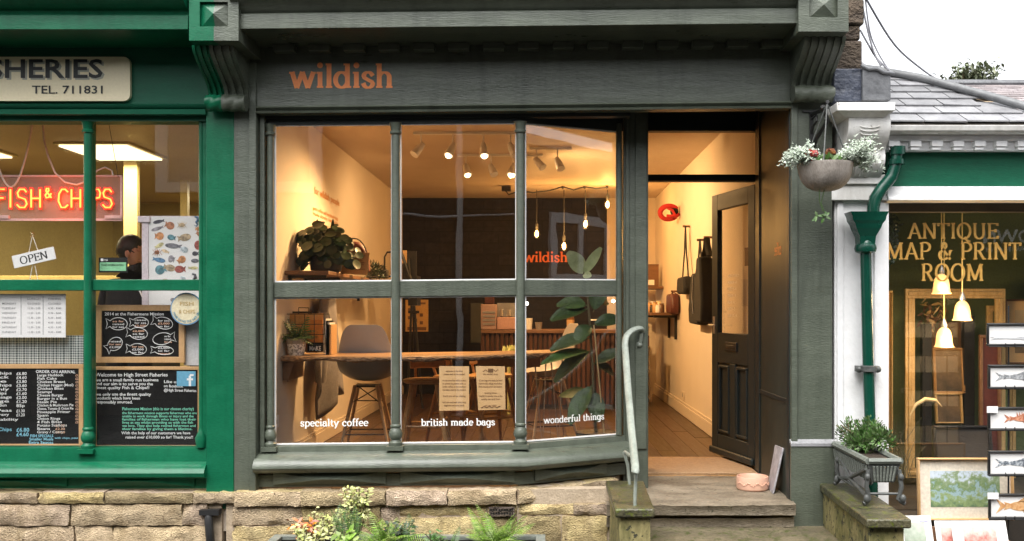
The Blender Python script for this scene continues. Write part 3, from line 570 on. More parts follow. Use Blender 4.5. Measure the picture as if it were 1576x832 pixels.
# vinyl lettering on the lower panes
def vinyl(txt, u0, u1, v, lab, y=YG):
    tot = serif_width(txt); x = 0
    for wd in txt.split():
        a, b = u0 + (u1 - u0) * x / tot, u0 + (u1 - u0) * (x + serif_width(wd)) / tot
        serif_fit(m := MB(), wd, a, b, v - .008 * (a - u0), y - .004, .125, .07, rot=.008); m.build('window_lettering', 'wtext', panes[0 if u0 < 600 else 2], smooth=False); x += serif_width(wd + ' ')
vinyl('specialty coffee', 462, 567, 656, 'white words specialty coffee')
vinyl('british made bags', 648, 762, 655, 'white words british made bags')
w_ = serif_width('wonderful things'); mb = MB(); Lw = .455
c_, s__ = math.cos(an), math.sin(an); bx, by = -.115 + .135 * c_ + .004 * s__, .116 + .135 * s__ - .006 * c_
x = 0
for wd in ('wonderful', 'things'):
    mb = MB(); o_ = x * Lw / w_; serif(mb, wd, Lw / w_, .125, .07, 0, lambda a, b, k: (bx + (a + o_) * c_ + k * s__, by + (a + o_) * s__ - k * c_, vz(651, .2) + b + (a + o_) * .012)); mb.build('window_lettering', 'wtext', panes[4], smooth=False); x += serif_width(wd + ' ')

# fascia, cornice, dentils
ZF0 = vz(170, -.02); ZC0 = vz(39.5, -.39); ZC1 = vz(16, -.39)
FB = MB().box(-1.81, 1.5645, 0, .08, ZF0 + .03, ZC0 + .05).build('fascia_board', 'grey_h', shop, sh=True)
MB().profx([(.06, ZF0), (-.025, ZF0), (-.03, ZF0 + .012), (-.012, ZF0 + .018), (-.022, ZF0 + .026), (-.036, ZF0 + .034), (-.030, ZF0 + .044), (-.001, ZF0 + .05), (.06, ZF0 + .05)], -1.80, 1.565).build('fascia_moulding', 'grey_h', shop, sh=True)
MB().profx([(.05, ZC0), (-.39, ZC0), (-.39, ZC1), (-.37, ZC1 + .006), (-.39, ZC1 + .02), (-.40, ZC1 + .03), (-.42, ZC1 + .05), (-.46, ZC1 + .07), (-.46, ZC1 + .12), (.05, ZC1 + .2)], -1.83, 1.56).build('cornice', 'grey_h', shop, sh=True, bev=.003); CORN = bpy.data.objects['cornice']
for i in range(15):
    x = -1.68 + i * .218
    MB().box(x, x + .13, -.075, -.001, ZC0 - .045, ZC0 - .001).build('dentil', 'grey', CORN, sh=True, bev=.003)
mb = MB(); x, _, z = P(446, 135, -.002); sz = (ux(606, 0) - ux(446, 0)) / serif_width('wildish')
serif(mb, 'wildish', sz, .15, .06, 0, front(x, -.002, z)); mb.build('sign_lettering', 'orange', FB, smooth=False)
# upper stone wall, recess soffit
mb = MB(); stones(mb, -2.06, 2.0, 6.9, 3.45, .03, [.24, .2, .26, .22, .25, .2, .27, .22, .24, .2, .26, .22, .24, .2, .23], (.28, .6), 5); mb.build('upper_wall', 'dkstone', shop, ang=30)
MB().box(-2.06, 1.985, .05, .3, 3.30, 6.88).build('upper_wall_core', 'dkstone', shop)
MB().box(1.80, 2.0, .3, 7.7, 2.9, 6.88).build('gable_wall', 'dkstone', shop)
MB().box(-2.1, 2.05, -.15, 4.0, 6.9, 7.0).build('roof', 'slate', shop)
MB().box(.55, 1.555, .09, 1.06, 3.10, 3.18).build('recess_soffit', 'door', shop, sh=True)
MB().box(-1.99, .56, .06, .135, ZGT + .03, 3.25).build('window_head_board', 'door', shop, sh=True)

# door recess: reveal, frame, fanlight, open door
MB().box(1.575, 1.66, .02, 1.0, .2, 3.1).build('door_reveal', 'reveal', shop)
mb = MB(); mb.box(1.562, 1.575, .02, .09, .3, 3.1); mb.box(1.565, 1.575, .86, .99, .3, 3.1); mb.box(1.568, 1.575, .09, .86, 1.0, 1.03); mb.build('reveal_trim', 'door', shop, bev=.003)
mb = MB(); x, z = 1.5735, vz(392, .34)
for wy in (.24,):
    w = .17; serif(mb, 'coffee', w / serif_width('coffee') * 1.5, .13, .07, 0, lambda a, b, k: (x - k, .26 + a * .70, z + b * 1.15))
mb.build('reveal_lettering', 'orange', shop, smooth=False)
mb = MB(); fy = 1.0; z0, z1 = vz(278, fy), vz(268, fy)
mb.box(.70, .765, fy, fy + .09, FLOOR, 3.1); mb.box(1.60, 1.66, fy - .02, fy + .09, FLOOR, 3.1); mb.box(.765, 1.60, fy, fy + .09, z0, z1); mb.box(.765, 1.60, fy, fy + .09, vz(201, fy), 3.1)
mb.build('door_frame', 'door', shop, bev=.005)
MB().box(.765, 1.60, fy + .04, fy + .046, z1, vz(201, fy)).build('fanlight_pane', 'glassd', shop, smooth=False)
MB().box(.72, 1.575, .86, 1.11, FLOOR - .04, FLOOR + .006).build('door_sill', 'oak', shop, bev=.004)
MB().box(.74, 1.56, .875, 1.62, FLOOR + .0065, FLOOR + .02).build('doormat', 'mat', label='tan coir doormat just inside the open shop door', cat='doormat', bev=.004)
# door leaf, built closed along -x from its hinge and swung inwards
DW, DH = .765, 2.10
door = thing('x', None, None); door.name = 'door'; door.parent = shop; door.location = (1.598, 1.06, FLOOR + .035); door.rotation_euler = (0, 0, -R(76))
def dbox(mb, a0, a1, b0, b1, y0=-.022, y1=.022): return mb.box(-a1, -a0, y0, y1, b0, b1)
mb = MB(); dbox(mb, 0, .11, 0, DH); dbox(mb, DW - .11, DW, 0, DH); dbox(mb, .11, DW - .11, DH - .13, DH); dbox(mb, .11, DW - .11, 0, .16); dbox(mb, .11, DW - .11, .74, .98); dbox(mb, .335, .43, .16, .74)
mb.build('door_frame', 'door', door, local=True, bev=.004)
mb = MB(); dbox(mb, .11, .335, .16, .74, -.008, .008); dbox(mb, .43, DW - .11, .16, .74, -.008, .008)
for a0, a1 in ((.11, .335), (.43, DW - .11)):
    for yy0, yy1 in ((-.026, -.008),): dbox(mb, a0 + .02, a1 - .02, .18, .20, yy0, yy1); dbox(mb, a0 + .02, a1 - .02, .70, .72, yy0, yy1); dbox(mb, a0 + .02, a0 + .04, .20, .70, yy0, yy1); dbox(mb, a1 - .04, a1 - .02, .20, .70, yy0, yy1)
mb.build('door_panel', 'door', door, local=True, bev=.004)
dbox(MB(), .11, DW - .11, .98, DH - .13, -.003, .003).build('door_glass', 'glassd', door, local=True, smooth=False)
mb = MB(); dbox(mb, .29, .49, .84, .91, -.032, -.022); dbox(mb, .32, .46, .862, .888, -.036, -.032); mb.build('letter_plate', 'black', door, local=True, bev=.003)
mb = MB(); mb.tube([(-DW + .05, -.02, 1.04), (-DW + .05, -.07, 1.04)], .008); mb.tube([(-DW + .05, -.07, 1.04), (-DW + .17, -.075, 1.04)], .009); dbox(mb, DW - .07, DW - .03, .97, 1.11, -.027, -.022); mb.build('door_handle', 'steel', door, local=True)
mb = MB(); dbox(mb, 0, DW, .0, .055, -.05, -.022); mb.build('weather_bar', 'door', door, local=True, bev=.012)
for i in range(7):
    mb = MB(); text(mb, ['OPEN DAILY', 'MON 9 - 4', 'WED 9 - 4', 'THU 9 - 4', 'FRI 9 - 4', 'SAT 9 - 5', 'SUN 10 - 4'][i], .035, (lambda zz: lambda a, b, k: (-.50 + a, -.005, zz + b))(1.42 - i * .052)); mb.build('door_lettering', 'wtext', bpy.data.objects['door_glass'], local=True, smooth=False)
mb = MB(); dbox(mb, .12, .22, 1.50, 1.64, .005, .012); mb.build('door_sticker', 'rust', door, local=True)

# ------------------------------------------------------------------ pilasters with console brackets
def pilaster(label, xs, mats, yb, tilt, zbase, plinth=None):
    """xs = shaft edges; mats one or two paints split at the given middle"""
    root = thing('pilaster', label, 'pilaster', ((xs[0] + xs[-1]) / 2, 0, zbase))
    zt = vz(62 if len(mats) == 2 else 48, -.43)
    n = len(mats)
    for i, m in enumerate(mats):
        a, b = xs[i], xs[i + 1]
        mb = MB(); mb.box(a, b, 0, .12, zbase, zt + .03)
        if i == n - 1: mb.box(b - .045, b, -.018, 0, zbase, zt - .02) if n == 2 else mb.box(a, a + .04, -.018, 0, zbase, zt - .02)
        mb.build('shaft', m, root, bev=.004, label='green painted half' if (n == 2 and i == 0) else 'grey painted half' if n == 2 else None)
    X0, X1 = yb; mid = [X0, (X0 + X1) / 2 + (-.02 if n == 2 else 0), X1] if n == 2 else [X0, X1]
    zb = vz(172 if n == 2 else 158, -.05); T = zt - zb
    # console: ogee fluted face between two side cheeks, twisted roll at the foot
    for i, m in enumerate(mats):
        a, b = mid[i], mid[i + 1]; mb = MB(); N = 6 if n == 2 else 11; fl = []
        for k in range(N):
            xa, xb = a + (b - a) * k / N, a + (b - a) * (k + 1) / N; dp = .016 if k % 2 else 0
            prof = [(.01, zb + .02)]
            for q in range(15):
                t = q / 14; prof.append((-.055 - .28 * (.5 - .5 * math.cos(math.pi * t ** 1.1)) + dp, zb + .09 + (T - .09) * t))
            prof.append((.01, zt)); mb.profx(prof, xa + .0005, xb - .0005)
        mb.build('console_bracket', m, root, ang=30)
        mb = MB(); rr = .048; nn = 24; ks = 26; vs = []; fs = []
        for s in range(ks + 1):
            xx = a + (b - a) * s / ks
            for j in range(nn):
                q = 2 * math.pi * j / nn; rad = rr * (1 + .13 * abs(math.sin((q * 1.5 + xx * 42)))) * (.9 if s in (0, ks) and False else 1)
                vs.append((xx, -.055 + rad * math.cos(q) - .02, zb + .05 + rad * math.sin(q)))
        for s in range(ks):
            for j in range(nn): fs.append((s * nn + j, s * nn + (j + 1) % nn, (s + 1) * nn + (j + 1) % nn, (s + 1) * nn + j))
        fs += [tuple(range(nn))[::-1], tuple(range(ks * nn, ks * nn + nn))]; MB().add(vs, fs).build('console_roll', m, root, ang=60)
    # block with sunk panel and pyramid
    byf = -.43; bx0, bx1 = (ux(291, byf), ux(367, byf)) if n == 2 else (ux(1229, byf), ux(1306, byf)); zt2 = zt + .34
    bm = [bx0, (bx0 + bx1) / 2 - .0, bx1] if n == 2 else [bx0, bx1]
    cx = (bx0 + bx1) / 2; pz = zt + .155; hw, hh = .083, .072
    for i, m in enumerate(mats):
        a, b = bm[i], bm[i + 1]; mb = MB(); l, r = max(a, cx - hw), min(b, cx + hw)
        mb.box(a, b, byf + .025, .04, zt, zt2); mb.box(a, b, byf, byf + .025, zt, pz - hh); mb.box(a, b, byf, byf + .025, pz + hh, zt2)
        if l > a: mb.box(a, l, byf, byf + .025, pz - hh, pz + hh)
        if b > r: mb.box(r, b, byf, byf + .025, pz - hh, pz + hh)
        q = lambda xx, zz, y=byf + .024: (xx, y, zz); ap = (cx, byf - .012, pz)
        if n == 1: mb.add([q(l, pz - hh), q(r, pz - hh), q(r, pz + hh), q(l, pz + hh), ap], [(0, 1, 4), (1, 2, 4), (2, 3, 4), (3, 0, 4)])
        elif i == 0: mb.add([q(l, pz - hh), q(r, pz - hh), q(r, pz + hh), q(l, pz + hh), ap], [(0, 1, 4), (2, 3, 4), (3, 0, 4)])
        else: mb.add([q(l, pz - hh), q(r, pz - hh), q(r, pz + hh), q(l, pz + hh), ap], [(0, 1, 4), (1, 2, 4), (2, 3, 4)])
        mb.box(a - (.012 if i == 0 else 0), b + (.012 if i == n - 1 else 0), byf - .015, .04, zt2, zt2 + .05)
        mb.build('capital_block', m, root, smooth=False)
    if plinth:
        mb = MB(); mb.prism([(xs[0] - .006, .0, plinth), (xs[0] - .006, -.03, plinth - .02), (xs[0] - .006, -.03, zbase), (xs[0] - .006, 0, zbase)], (xs[-1] - xs[0] + .012, 0, 0)); mb.build('pilaster_plinth', mats[0], root, bev=.002)
        mb = MB(); mb.prism([(xs[0] - .008, .0, plinth + .018), (xs[0] - .008, -.036, plinth - .004), (xs[0] - .008, -.036, plinth - .022), (xs[0] - .008, 0, plinth - .004)], (xs[-1] - xs[0] + .016, 0, 0)); mb.build('lead_flashing', 'slate', root)
    return root
pilaster('party pilaster painted half green half grey under a carved console', [ux(317, 0), ux(360, 0), ux(395, 0)], ['green', 'grey'], (ux(321, -.05), ux(381, -.05)), 0, vz(783, 0))
pilaster('grey pilaster with carved console beside the open shop door', [ux(1217, 0), ux(1281, 0)], ['grey'], (ux(1219, -.05), ux(1280, -.05)), 0, .24, vz(680, 0))

# ------------------------------------------------------------------ steps, low walls
steps = thing('door_steps', 'worn stone steps leading up to the open shop door', 'steps', (1.05, .2, 0))
def slabm(x0, x1, y0, y1, z0, z1, seed, n=26):
    rnd = random.Random(seed); vs = []; fs = []; ny = 12
    for j in range(ny + 1):
        for i in range(n + 1): vs.append((x0 + (x1 - x0) * i / n, y0 + (y1 - y0) * j / ny + (rnd.uniform(-.008, .004) if j == 0 else 0), z1 + rnd.uniform(-.003, .003) - (.008 if j == 0 else 0) - .006 * math.sin(math.pi * i / n) * (1 - j / ny)))
    o = len(vs)
    for i in range(n + 1): vs.append((x0 + (x1 - x0) * i / n, y0 + rnd.uniform(0, .006) + .006, (z0 + z1) / 2 + rnd.uniform(-.01, .01)))
    for i in range(n + 1): vs.append((x0 + (x1 - x0) * i / n, y0 + rnd.uniform(0, .01) + .004, z0))
    for j in range(ny):
        for i in range(n): k = j * (n + 1) + i; fs.append((k, k + 1, k + n + 2, k + n + 1))
    for i in range(n): fs += [(o + i, o + i + 1, i + 1, i), (o + n + 1 + i, o + n + 2 + i, o + i + 1, o + i)]
    mb = MB().add(vs, fs); mb.box(x0 + .002, x1 - .002, y0 + .03, y1, z0 - .01, z1 - .02); return mb
S1 = 1.6 - 294 * s_(-.03); S2 = .243
slabm(.40, 1.575, -.10, .88, S1 - .075, S1, 1).build('step', 'step', steps)
slabm(.40, 1.575, -.06, .5, S2, S1 - .09, 3).build('step', 'step', steps)
slabm(.56, 1.80, -.62, -.0, S2 - .10, S2, 2).build('step', 'stepm', steps)
slabm(.60, 1.70, -.60, -.1, .0, S2 - .105, 4).build('step', 'moss', steps)
def lowwall(label, top, zt, body, th=.05):
    r = thing('low_wall', label, 'wall', (sum(p[0] for p in top) / 4, sum(p[1] for p in top) / 4, 0))
    a = [(x, y, zt - th) for x, y in top]; MB().prism(a, (0, 0, th)).build('coping', 'moss', r, bev=.010)
    MB().prism([(x, y, 0) for x, y in body], (0, 0, zt - th - .002)).build('wall_body', 'mossw', r, bev=.006); return r
lowwall('stone pier with a wet mossy coping carrying the iron handrail', [(.395, -.83), (.61, -.83), (.64, .02), (.40, .02)], .52, [(.42, -.80), (.59, -.80), (.60, .02), (.42, .02)])
lowwall('mossy dwarf wall with dark coping under the iron planter', [(1.69, -1.04), (1.925, -1.04), (1.99, .0), (1.745, .0)], .51, [(1.715, -1.0), (1.90, -1.0), (1.96, .0), (1.765, .0)])

# ------------------------------------------------------------------ fish and chip shop
fish = thing('fish_shop', 'bright green fish and chip shop front with a cream name board', 'shop', (-3.4, 0, 0))
FX0, FX1 = -5.6, ux(318, 0)
mb = MB(); zfs = vz(756, -.03); stones(mb, FX0, FX1 + .22, zfs, zfs - .075, -.05, [.075], (.3, .6), 21); stones(mb, FX0, FX1 + .02, zfs - .077, -.02, -.035, [.14, .17, .16, .1], (.18, .75), 22); mb.build('stone_plinth', 'stone', fish, ang=30)
MB().box(FX0, FX1 + .10, -.012, .06, -.05, zfs - .01).build('plinth_mortar', 'mortar', fish)
zf = lambda v: vz(v, YG); GX = ux(315, YG)
MB().box(FX0, FX1, .045, .16, zfs + .004, zf(728)).build('riser_board', 'green', fish)
for a, b in ((ux(128, .04), ux(300, .04)), (ux(-60, .04), ux(104, .04))): diamond(a, .044, b, .044, zfs + .02, zfs + .10).build('riser_panel', 'green', fish, smooth=False)
MB().profx([(.15, zf(687)), (.06, zf(688)), (.055, zf(697)), (.05, zf(708)), (-.01, zf(711)), (-.04, zf(717)), (-.052, zf(722)), (-.045, zf(728)), (-.02, zf(731)), (.15, zf(731))], FX0, FX1).build('window_sill', 'green', fish)
FZT, FZB = zf(189), zf(687)
MB().box(FX0, FX1, .08, .14, zf(447), zf(430)).build('transom_bar', 'green', fish, bev=.004)
MB().box(FX0, FX1, .04, .16, FZT, 2.96).build('window_head', 'green_d', fish)
column(ux(139, YG), YG, 'green', par=fish, zt=FZT, zb=FZB, sh=False, r=.027); column(ux(139, YG) - .80, YG, 'green', par=fish, zt=FZT, zb=FZB, sh=False, r=.027)
m_ = MB(); m_.box(GX - .01, FX1 + .0, .06, .14, FZB, FZT); m_.lathe([(.03, 0), (.04, .06), (.02, .1), (.016, .13), (.016, FZT - FZB)], (GX - .01, .07, FZB), 12); m_.build('window_post', 'green', fish)
for (z0, z1) in ((FZB, zf(447)), (zf(430), FZT)):
    for a, b in ((ux(147, YG), GX - .005), (ux(-60, YG), ux(131, YG))):
        MB().prism([(a, YG, z0), (b, YG, z0), (b, YG, z1), (a, YG, z1)], (0, .005, 0)).build('window_pane', 'glass', fish, smooth=False)
zc0, zc1 = vz(45, -.39), vz(23, -.39); zl = vz(168, -.02)
MB().box(FX0, FX1 - .0, 0, .08, zl, zc0 + .05).build('fascia_board', 'green_d', fish)
MB().profx([(.06, zl - .03), (-.02, zl - .03), (-.024, zl), (-.005, zl + .004), (-.02, zl + .012), (-.03, zl + .028), (-.001, zl + .04), (.06, zl + .04)], FX0, FX1).build('fascia_moulding', 'green_d', fish)
MB().profx([(.05, zc0), (-.39, zc0), (-.39, zc1), (-.37, zc1 + .006), (-.38, zc1 + .03), (-.42, zc1 + .04), (-.48, zc1 + .08), (-.48, zc1 + .12), (.05, zc1 + .2)], FX0, FX1 + .03).build('cornice', 'green', fish, bev=.003)
mb = MB(); stones(mb, FX0, -2.06, 6.9, 3.45, .03, [.24, .2, .26, .22, .25, .2, .27, .22, .24, .2, .26, .22, .24, .2, .23], (.28, .6), 8); mb.build('upper_wall', 'dkstone', fish, ang=30)
MB().box(FX0, -2.065, .05, .3, 3.3, 6.88).build('upper_wall_core', 'dkstone', fish)
MB().box(FX0, -2.11, -.15, 4, 6.9, 7.0).build('roof', 'slate', fish)
# fish shop room
MB().box(FX0, -2.07, .1, 6.3, FLOOR - .08, FLOOR).build('room_floor', 'dark', fish)
MB().box(FX0, -2.07, .14, 6.3, 2.98, 3.04).build('room_ceiling', 'fishceil', fish)
MB().box(FX0, -2.07, 6.2, 6.3, .3, 2.98).build('rear_wall', 'olive', fish)
MB().box(-2.12, -2.065, .14, 6.2, .3, 2.98).build('party_wall', 'olive', fish)
MB().box(FX0, FX0 + .06, .14, 6.2, .3, 2.98).build('party_wall', 'olive', fish)
# inner timber screen whose posts and head show through the glass
mb = MB(); y = 2.6
for u0, u1 in ((190, 211),): mb.box(ux(u0, y), ux(u1, y), y, y + .06, FLOOR, vz(226, y))
mb.box(-5.4, ux(250, y), y - .005, y + .065, vz(226, y), vz(218, y)); mb.box(-5.4, ux(205, y), y - .01, y + .07, vz(436, y), vz(424, y)); mb.build('timber_screen', 'creamwood', fish, bev=.004)
mb = MB(); y = 3.8; mb.box(ux(198, y), ux(211, y), y, y + .07, FLOOR, 2.95); mb.box(ux(277, y), ux(288, y), y, y + .07, FLOOR, 2.95); mb.box(-5.4, ux(300, y), y - .005, y + .06, vz(258, y), vz(250, y)); mb.build('timber_screen', 'creamwood', fish, bev=.004)
mb = MB(); y = 4.4
for i in range(7): mb.box(-4.9 + i * .38, -4.9 + i * .38 + .3, y, y + .35, 1.15, 1.45 + .2 * (i % 3))
mb.box(-5.3, -2.2, y - .1, y + .5, FLOOR, 1.14); mb.build('frying_range', 'dark', fish, bev=.01)
def fluo(x0, x1, y0, y1, label):
    r = thing('ceiling_light', label, 'ceiling light', ((x0 + x1) / 2, (y0 + y1) / 2, 2.97), 'fluorescent panels in the fish shop')
    MB().box(x0, x1, y0, y1, 2.945, 2.96).build('diffuser', 'fluo', r); MB().box(x0 - .03, x1 + .03, y0 - .03, y1 + .03, 2.962, 2.978).build('housing', 'creamwood', r)
    l = bpy.data.lights.new('panel_light', 'AREA'); l.shape = 'RECTANGLE'; l.size = x1 - x0; l.size_y = y1 - y0; l.energy = 17; l.color = (1, .84, .48)
    o = bpy.data.objects.new('panel_light', l); COL.objects.link(o); o.parent = r; o.location = (0, 0, -.05)
fluo(-3.98, -3.42, 1.8, 2.52, 'long lit ceiling panel nearest the glass in the green fish shop')
fluo(-3.60, -3.25, 4.5, 5.6, 'lit ceiling panel deepest in the green fish shop')
fluo(-5.25, -4.7, 1.7, 2.4, 'lit ceiling panel above the neon sign in the green fish shop')
# name board
sgn = thing('name_board', 'cream name board with dark lettering on the green fascia', 'sign', (ux(60, -.03), -.03, vz(155, -.03)))
y = -.028; mb = MB(); r0 = 10; pts = [(-160, 155), (200 - r0, 155)] + [(200 - r0 + r0 * math.sin(R(q)), 155 - r0 + r0 * math.cos(R(q))) for q in range(15, 91, 15)] + [(200 - r0 + r0 * math.cos(R(q)), 87 + r0 - r0 * math.sin(R(q))) for q in range(0, 91, 15)] + [(-160, 87)]
mb.pprism(pts, y, .027); mb.build('sign_board', 'cream', sgn, smooth=False)
mb = MB(); text_fit(mb, 'FISHERIES', -52, 161, 121.5, y - .0015, 29, .022); mb.build('lettering_shadow', 'shadowtext', sgn, smooth=False)
mb = MB(); text_fit(mb, 'FISHERIES', -55, 158, 119, y - .003, 29, .018); text_fit(mb, 'TEL. 711831', 49, 158, 143.5, y - .003, 12.5, .012); mb.build('lettering', 'blacktext', sgn, smooth=False)
# neon sign on a hanging acrylic panel
neon = thing('neon_sign', 'red and yellow neon FISH & CHIPS sign on a clear hanging panel', 'neon sign', (*P(60, 338, .4)[:2], vz(338, .4)))
y = .40; MB().pb(-70, 271, 187, 337, y + .012, .006).build('backing_panel', 'acrylic', neon, smooth=False)
mb = MB(); mb.pb(-70, 336, 187, 339.5, y + .006, .02); mb.pb(-70, 269, 187, 271.5, y + .006, .02); mb.pb(185, 271, 188, 337, y + .006, .02); mb.pb(161, 331, 187, 336, y - .004, .02); mb.pb(-8, 331, 13, 336, y - .004, .02); mb.build('panel_edge', surf('pink_plastic_edge', (.8, .5, .45), rough=.4), neon)
def glyph_paths(u0, v0, w, h, ch):
    q = lambda a, b: (u0 + a * w, v0 - b * h)
    T_ = {'F': [[(0, 0), (0, 1), (.8, 1)], [(0, .52), (.7, .52)]], 'I': [[(.3, 0), (.3, 1)]], 'S': [[(.85, .85), (.65, 1), (.25, 1), (.05, .8), (.15, .58), (.75, .45), (.9, .2), (.7, 0), (.25, 0), (.0, .16)]],
          'H': [[(0, 0), (0, 1)], [(.8, 0), (.8, 1)], [(0, .5), (.8, .5)]], 'C': [[(.85, .85), (.6, 1), (.3, 1), (.05, .75), (.0, .35), (.25, 0), (.6, 0), (.85, .15)]], 'P': [[(0, 0), (0, 1), (.6, 1), (.8, .8), (.7, .55), (0, .48)]],
          '&': [[(.9, .0), (.15, .72), (.25, .98), (.5, .98), (.55, .75), (.05, .25), (.2, .0), (.55, .05), (.9, .45)]]}
    return [[q(*p) for p in s] for s in T_[ch]]
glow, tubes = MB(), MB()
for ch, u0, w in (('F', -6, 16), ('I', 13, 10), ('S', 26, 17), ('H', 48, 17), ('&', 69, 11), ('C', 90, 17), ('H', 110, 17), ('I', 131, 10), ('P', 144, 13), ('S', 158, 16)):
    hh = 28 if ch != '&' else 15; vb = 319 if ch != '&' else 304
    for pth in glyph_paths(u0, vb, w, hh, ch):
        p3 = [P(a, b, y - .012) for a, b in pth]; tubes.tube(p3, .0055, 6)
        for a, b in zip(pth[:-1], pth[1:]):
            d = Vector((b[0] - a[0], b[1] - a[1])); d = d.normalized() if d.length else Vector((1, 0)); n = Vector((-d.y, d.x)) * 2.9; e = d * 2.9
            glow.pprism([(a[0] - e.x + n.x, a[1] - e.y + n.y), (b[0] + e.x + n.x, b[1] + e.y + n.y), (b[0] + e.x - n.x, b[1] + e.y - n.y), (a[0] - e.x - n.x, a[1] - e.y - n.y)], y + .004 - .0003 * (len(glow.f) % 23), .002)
glow.build('letter_halo', 'neonglow', neon, smooth=False); tubes.build('neon_tubing', 'neon', neon)  # glowing strips behind the tubes imitate their halo
mb = MB()
def cat(u0, v0, u1, v1, sag, yy, n=14): return [P(u0 + (u1 - u0) * i / n, v0 + (v1 - v0) * i / n + sag * 4 * (i / n) * (1 - i / n), yy) for i in range(n + 1)]
mb.tube(cat(-14, 205, 50, 190, 90, y), .006, 6); mb.tube([P(*p, y) for p in ((66, 190), (68, 215), (74, 240), (85, 266), (100, 280), (118, 284), (135, 278), (150, 262), (162, 257), (172, 262), (174, 270))], .006, 6); mb.build('sign_cable', 'wcable', neon)
mb = MB(); mb.tube([P(168, 192, y), P(182, 272, y)], .002, 5); mb.build('hanging_wire', 'cable', neon)
lamp('neon_light', (ux(90, .3), .30, vz(305, .3)), 1.1, (1, .16, .06), .12, neon)
# OPEN sign
op = thing('open_sign', 'small white OPEN sign hanging tilted on a cord', 'sign', P(52, 412, .16)); y = .16; a_ = R(13)
cx_, _, cz_ = P(52.5, 396, y); tr = Matrix.Translation((cx_, y, cz_)) @ Matrix.Rotation(-a_, 4, 'Y')
MB().box(-.139, .139, -.004, .004, -.041, .041).xf(tr).build('sign_plate', 'paper', op, bev=.001)
mb = MB(); sz = .185 / serif_width('OPEN'); serif(mb, 'OPEN', sz, .13, .05, 0, lambda a, b, k: tuple(tr @ Vector((-.093 + a, -.0045 - k, -.025 + b)))); mb.build('lettering', 'blacktext', op, smooth=False)
mb = MB(); tp = P(50, 362, y + .004)
for u_, v_ in ((43, 395), (60, 390)): mb.tube([tp, P(u_, v_, y + .008)], .0025, 5)
mb.tube([P(52, 398, y + .01), P(46, 430, y + .01)], .0025, 5); mb.tube([P(52, 398, y + .01), P(58, 430, y + .01)], .0025, 5); mb.build('cord', 'wcable', op)
mb = MB(); mb.ball(P(50, 361, y), .016, 10, 6); mb.build('suction_hook', 'clear', op)
# cards, papers and posters behind the glass
def panel(name, label, cat_, rect, y, mat, th=.004, frame=None, fw=6, group=None, loc=None):
    u0, v0, u1, v1 = rect; r = thing(name, label, cat_, ((ux(u0, y) + ux(u1, y)) / 2, y, vz(v1, y)), group)
    if frame:
        mb = MB(); d = .02
        mb.pb(u0, v0, u1, v0 + fw, y - .008, d); mb.pb(u0, v1 - fw, u1, v1, y - .008, d); mb.pb(u0, v0 + fw, u0 + fw, v1 - fw, y - .008, d); mb.pb(u1 - fw, v0 + fw, u1, v1 - fw, y - .008, d)
        mb.build('frame', frame, r, bev=.002)
    MB().pb(u0, v0, u1, v1, y, th).build('panel' if cat_ != 'paper' else 'sheet', mat, r); return r
r = panel('menu_board', 'framed chalkboard price list with order on arrival heading', 'menu board', (-60, 560, 128, 690), .19, 'board', frame='pine', fw=7)
mb, mbb, mbp = MB(), MB(), MB(); y = .187
left = ['Cod & Chips', 'Haddock', 'Plaice', 'Fish & Chips', 'Fish Only', 'Cake & Chips', 'Jumbo Sausage', 'Sausage', 'Pea Fritter & Bun', 'Mushy Peas', 'Curry & Gravy']; price = ['£6.80', '£4.60', '£3.80', '£3.60', '£2.70', '£1.60', '£2.00', '£1.20', '85p', '£1.30', '£1.20']
for i, (t, p) in enumerate(zip(left, price)):
    v = 577 + i * 6.15 + (2 if i > 8 else 0); text_fit(mb, t, -42, 18 - (i % 3) * 4, v, y, 4.4, .01, .02); text_fit(mb, p, 25, 41 if i < 8 else 38, v, y, 4.6, .012, .02)
text_fit(mb, 'availability', -20, 28, 647, y, 4, .01); text_fit(mbb, 'Fish Chips', -20, 18, 663, y, 5.5, .01); text_fit(mbb, '£6.80', 25, 45, 664, y, 6, .012); text_fit(mbb, '£4.60', 25, 44, 671, y, 6, .012)
text_fit(mb, 'ORDER ON ARRIVAL', 55, 116, 573.5, y, 4.4, .016, -.01)
items = ['Large Haddock', 'Fish Cake', 'Chicken Breast', 'Chicken Nugget (Meal)', 'Chicken Bites', 'Scampi', 'Cheese Burger', 'Burger in a Bun', 'Steak Pie', 'Chicken & Mushroom Pie', 'Cheese, Tomato & Onion Pie', 'Pineapple Fritter', 'Spam', 'Onion Rings', '4 Fish Bites', 'Potato Scallops', 'Beans', 'Gravy / Curry']
for i, t in enumerate(items):
    v = 579 + i * 5.15; text_fit(mb, t, 57, 57 + min(56, 2.6 * len(t) + 7), v, y, 4.0, .012, .01); text_fit(mbp, '£%d.%d0' % (1 + i % 3, (i * 3) % 9), 116 if i < 15 else 85, 126 if i < 15 else 100, v, y, 3.6, .01)
for i, t in enumerate(('FISH SPECIALS', 'Smaller Meals', 'Extra Sauces')): text_fit(mbb, t, 46 - i, 82, 672.5 + i * 5, y, 4.2, .018); text_fit(mbb, 'with chips, peas', 84, 120, 675, y, 3, .01) if i == 0 else None
mb.build('chalk_writing', 'chalk', r, smooth=False); mbb.build('chalk_writing', 'chalkb', r, smooth=False, label='blue chalk prices'); mbp.build('chalk_writing', 'chalkp', r, smooth=False, label='peach chalk prices')
r = panel('chalkboard', 'framed chalkboard reading Welcome to High Street Fisheries', 'chalkboard', (143, 564, 309, 690), .19, 'board', frame='pine', fw=5)
mb, mbg = MB(), MB()
text_fit(mb, 'Welcome to High Street Fisheries', 147, 258, 579, y, 5.6, .012, .0, .02)
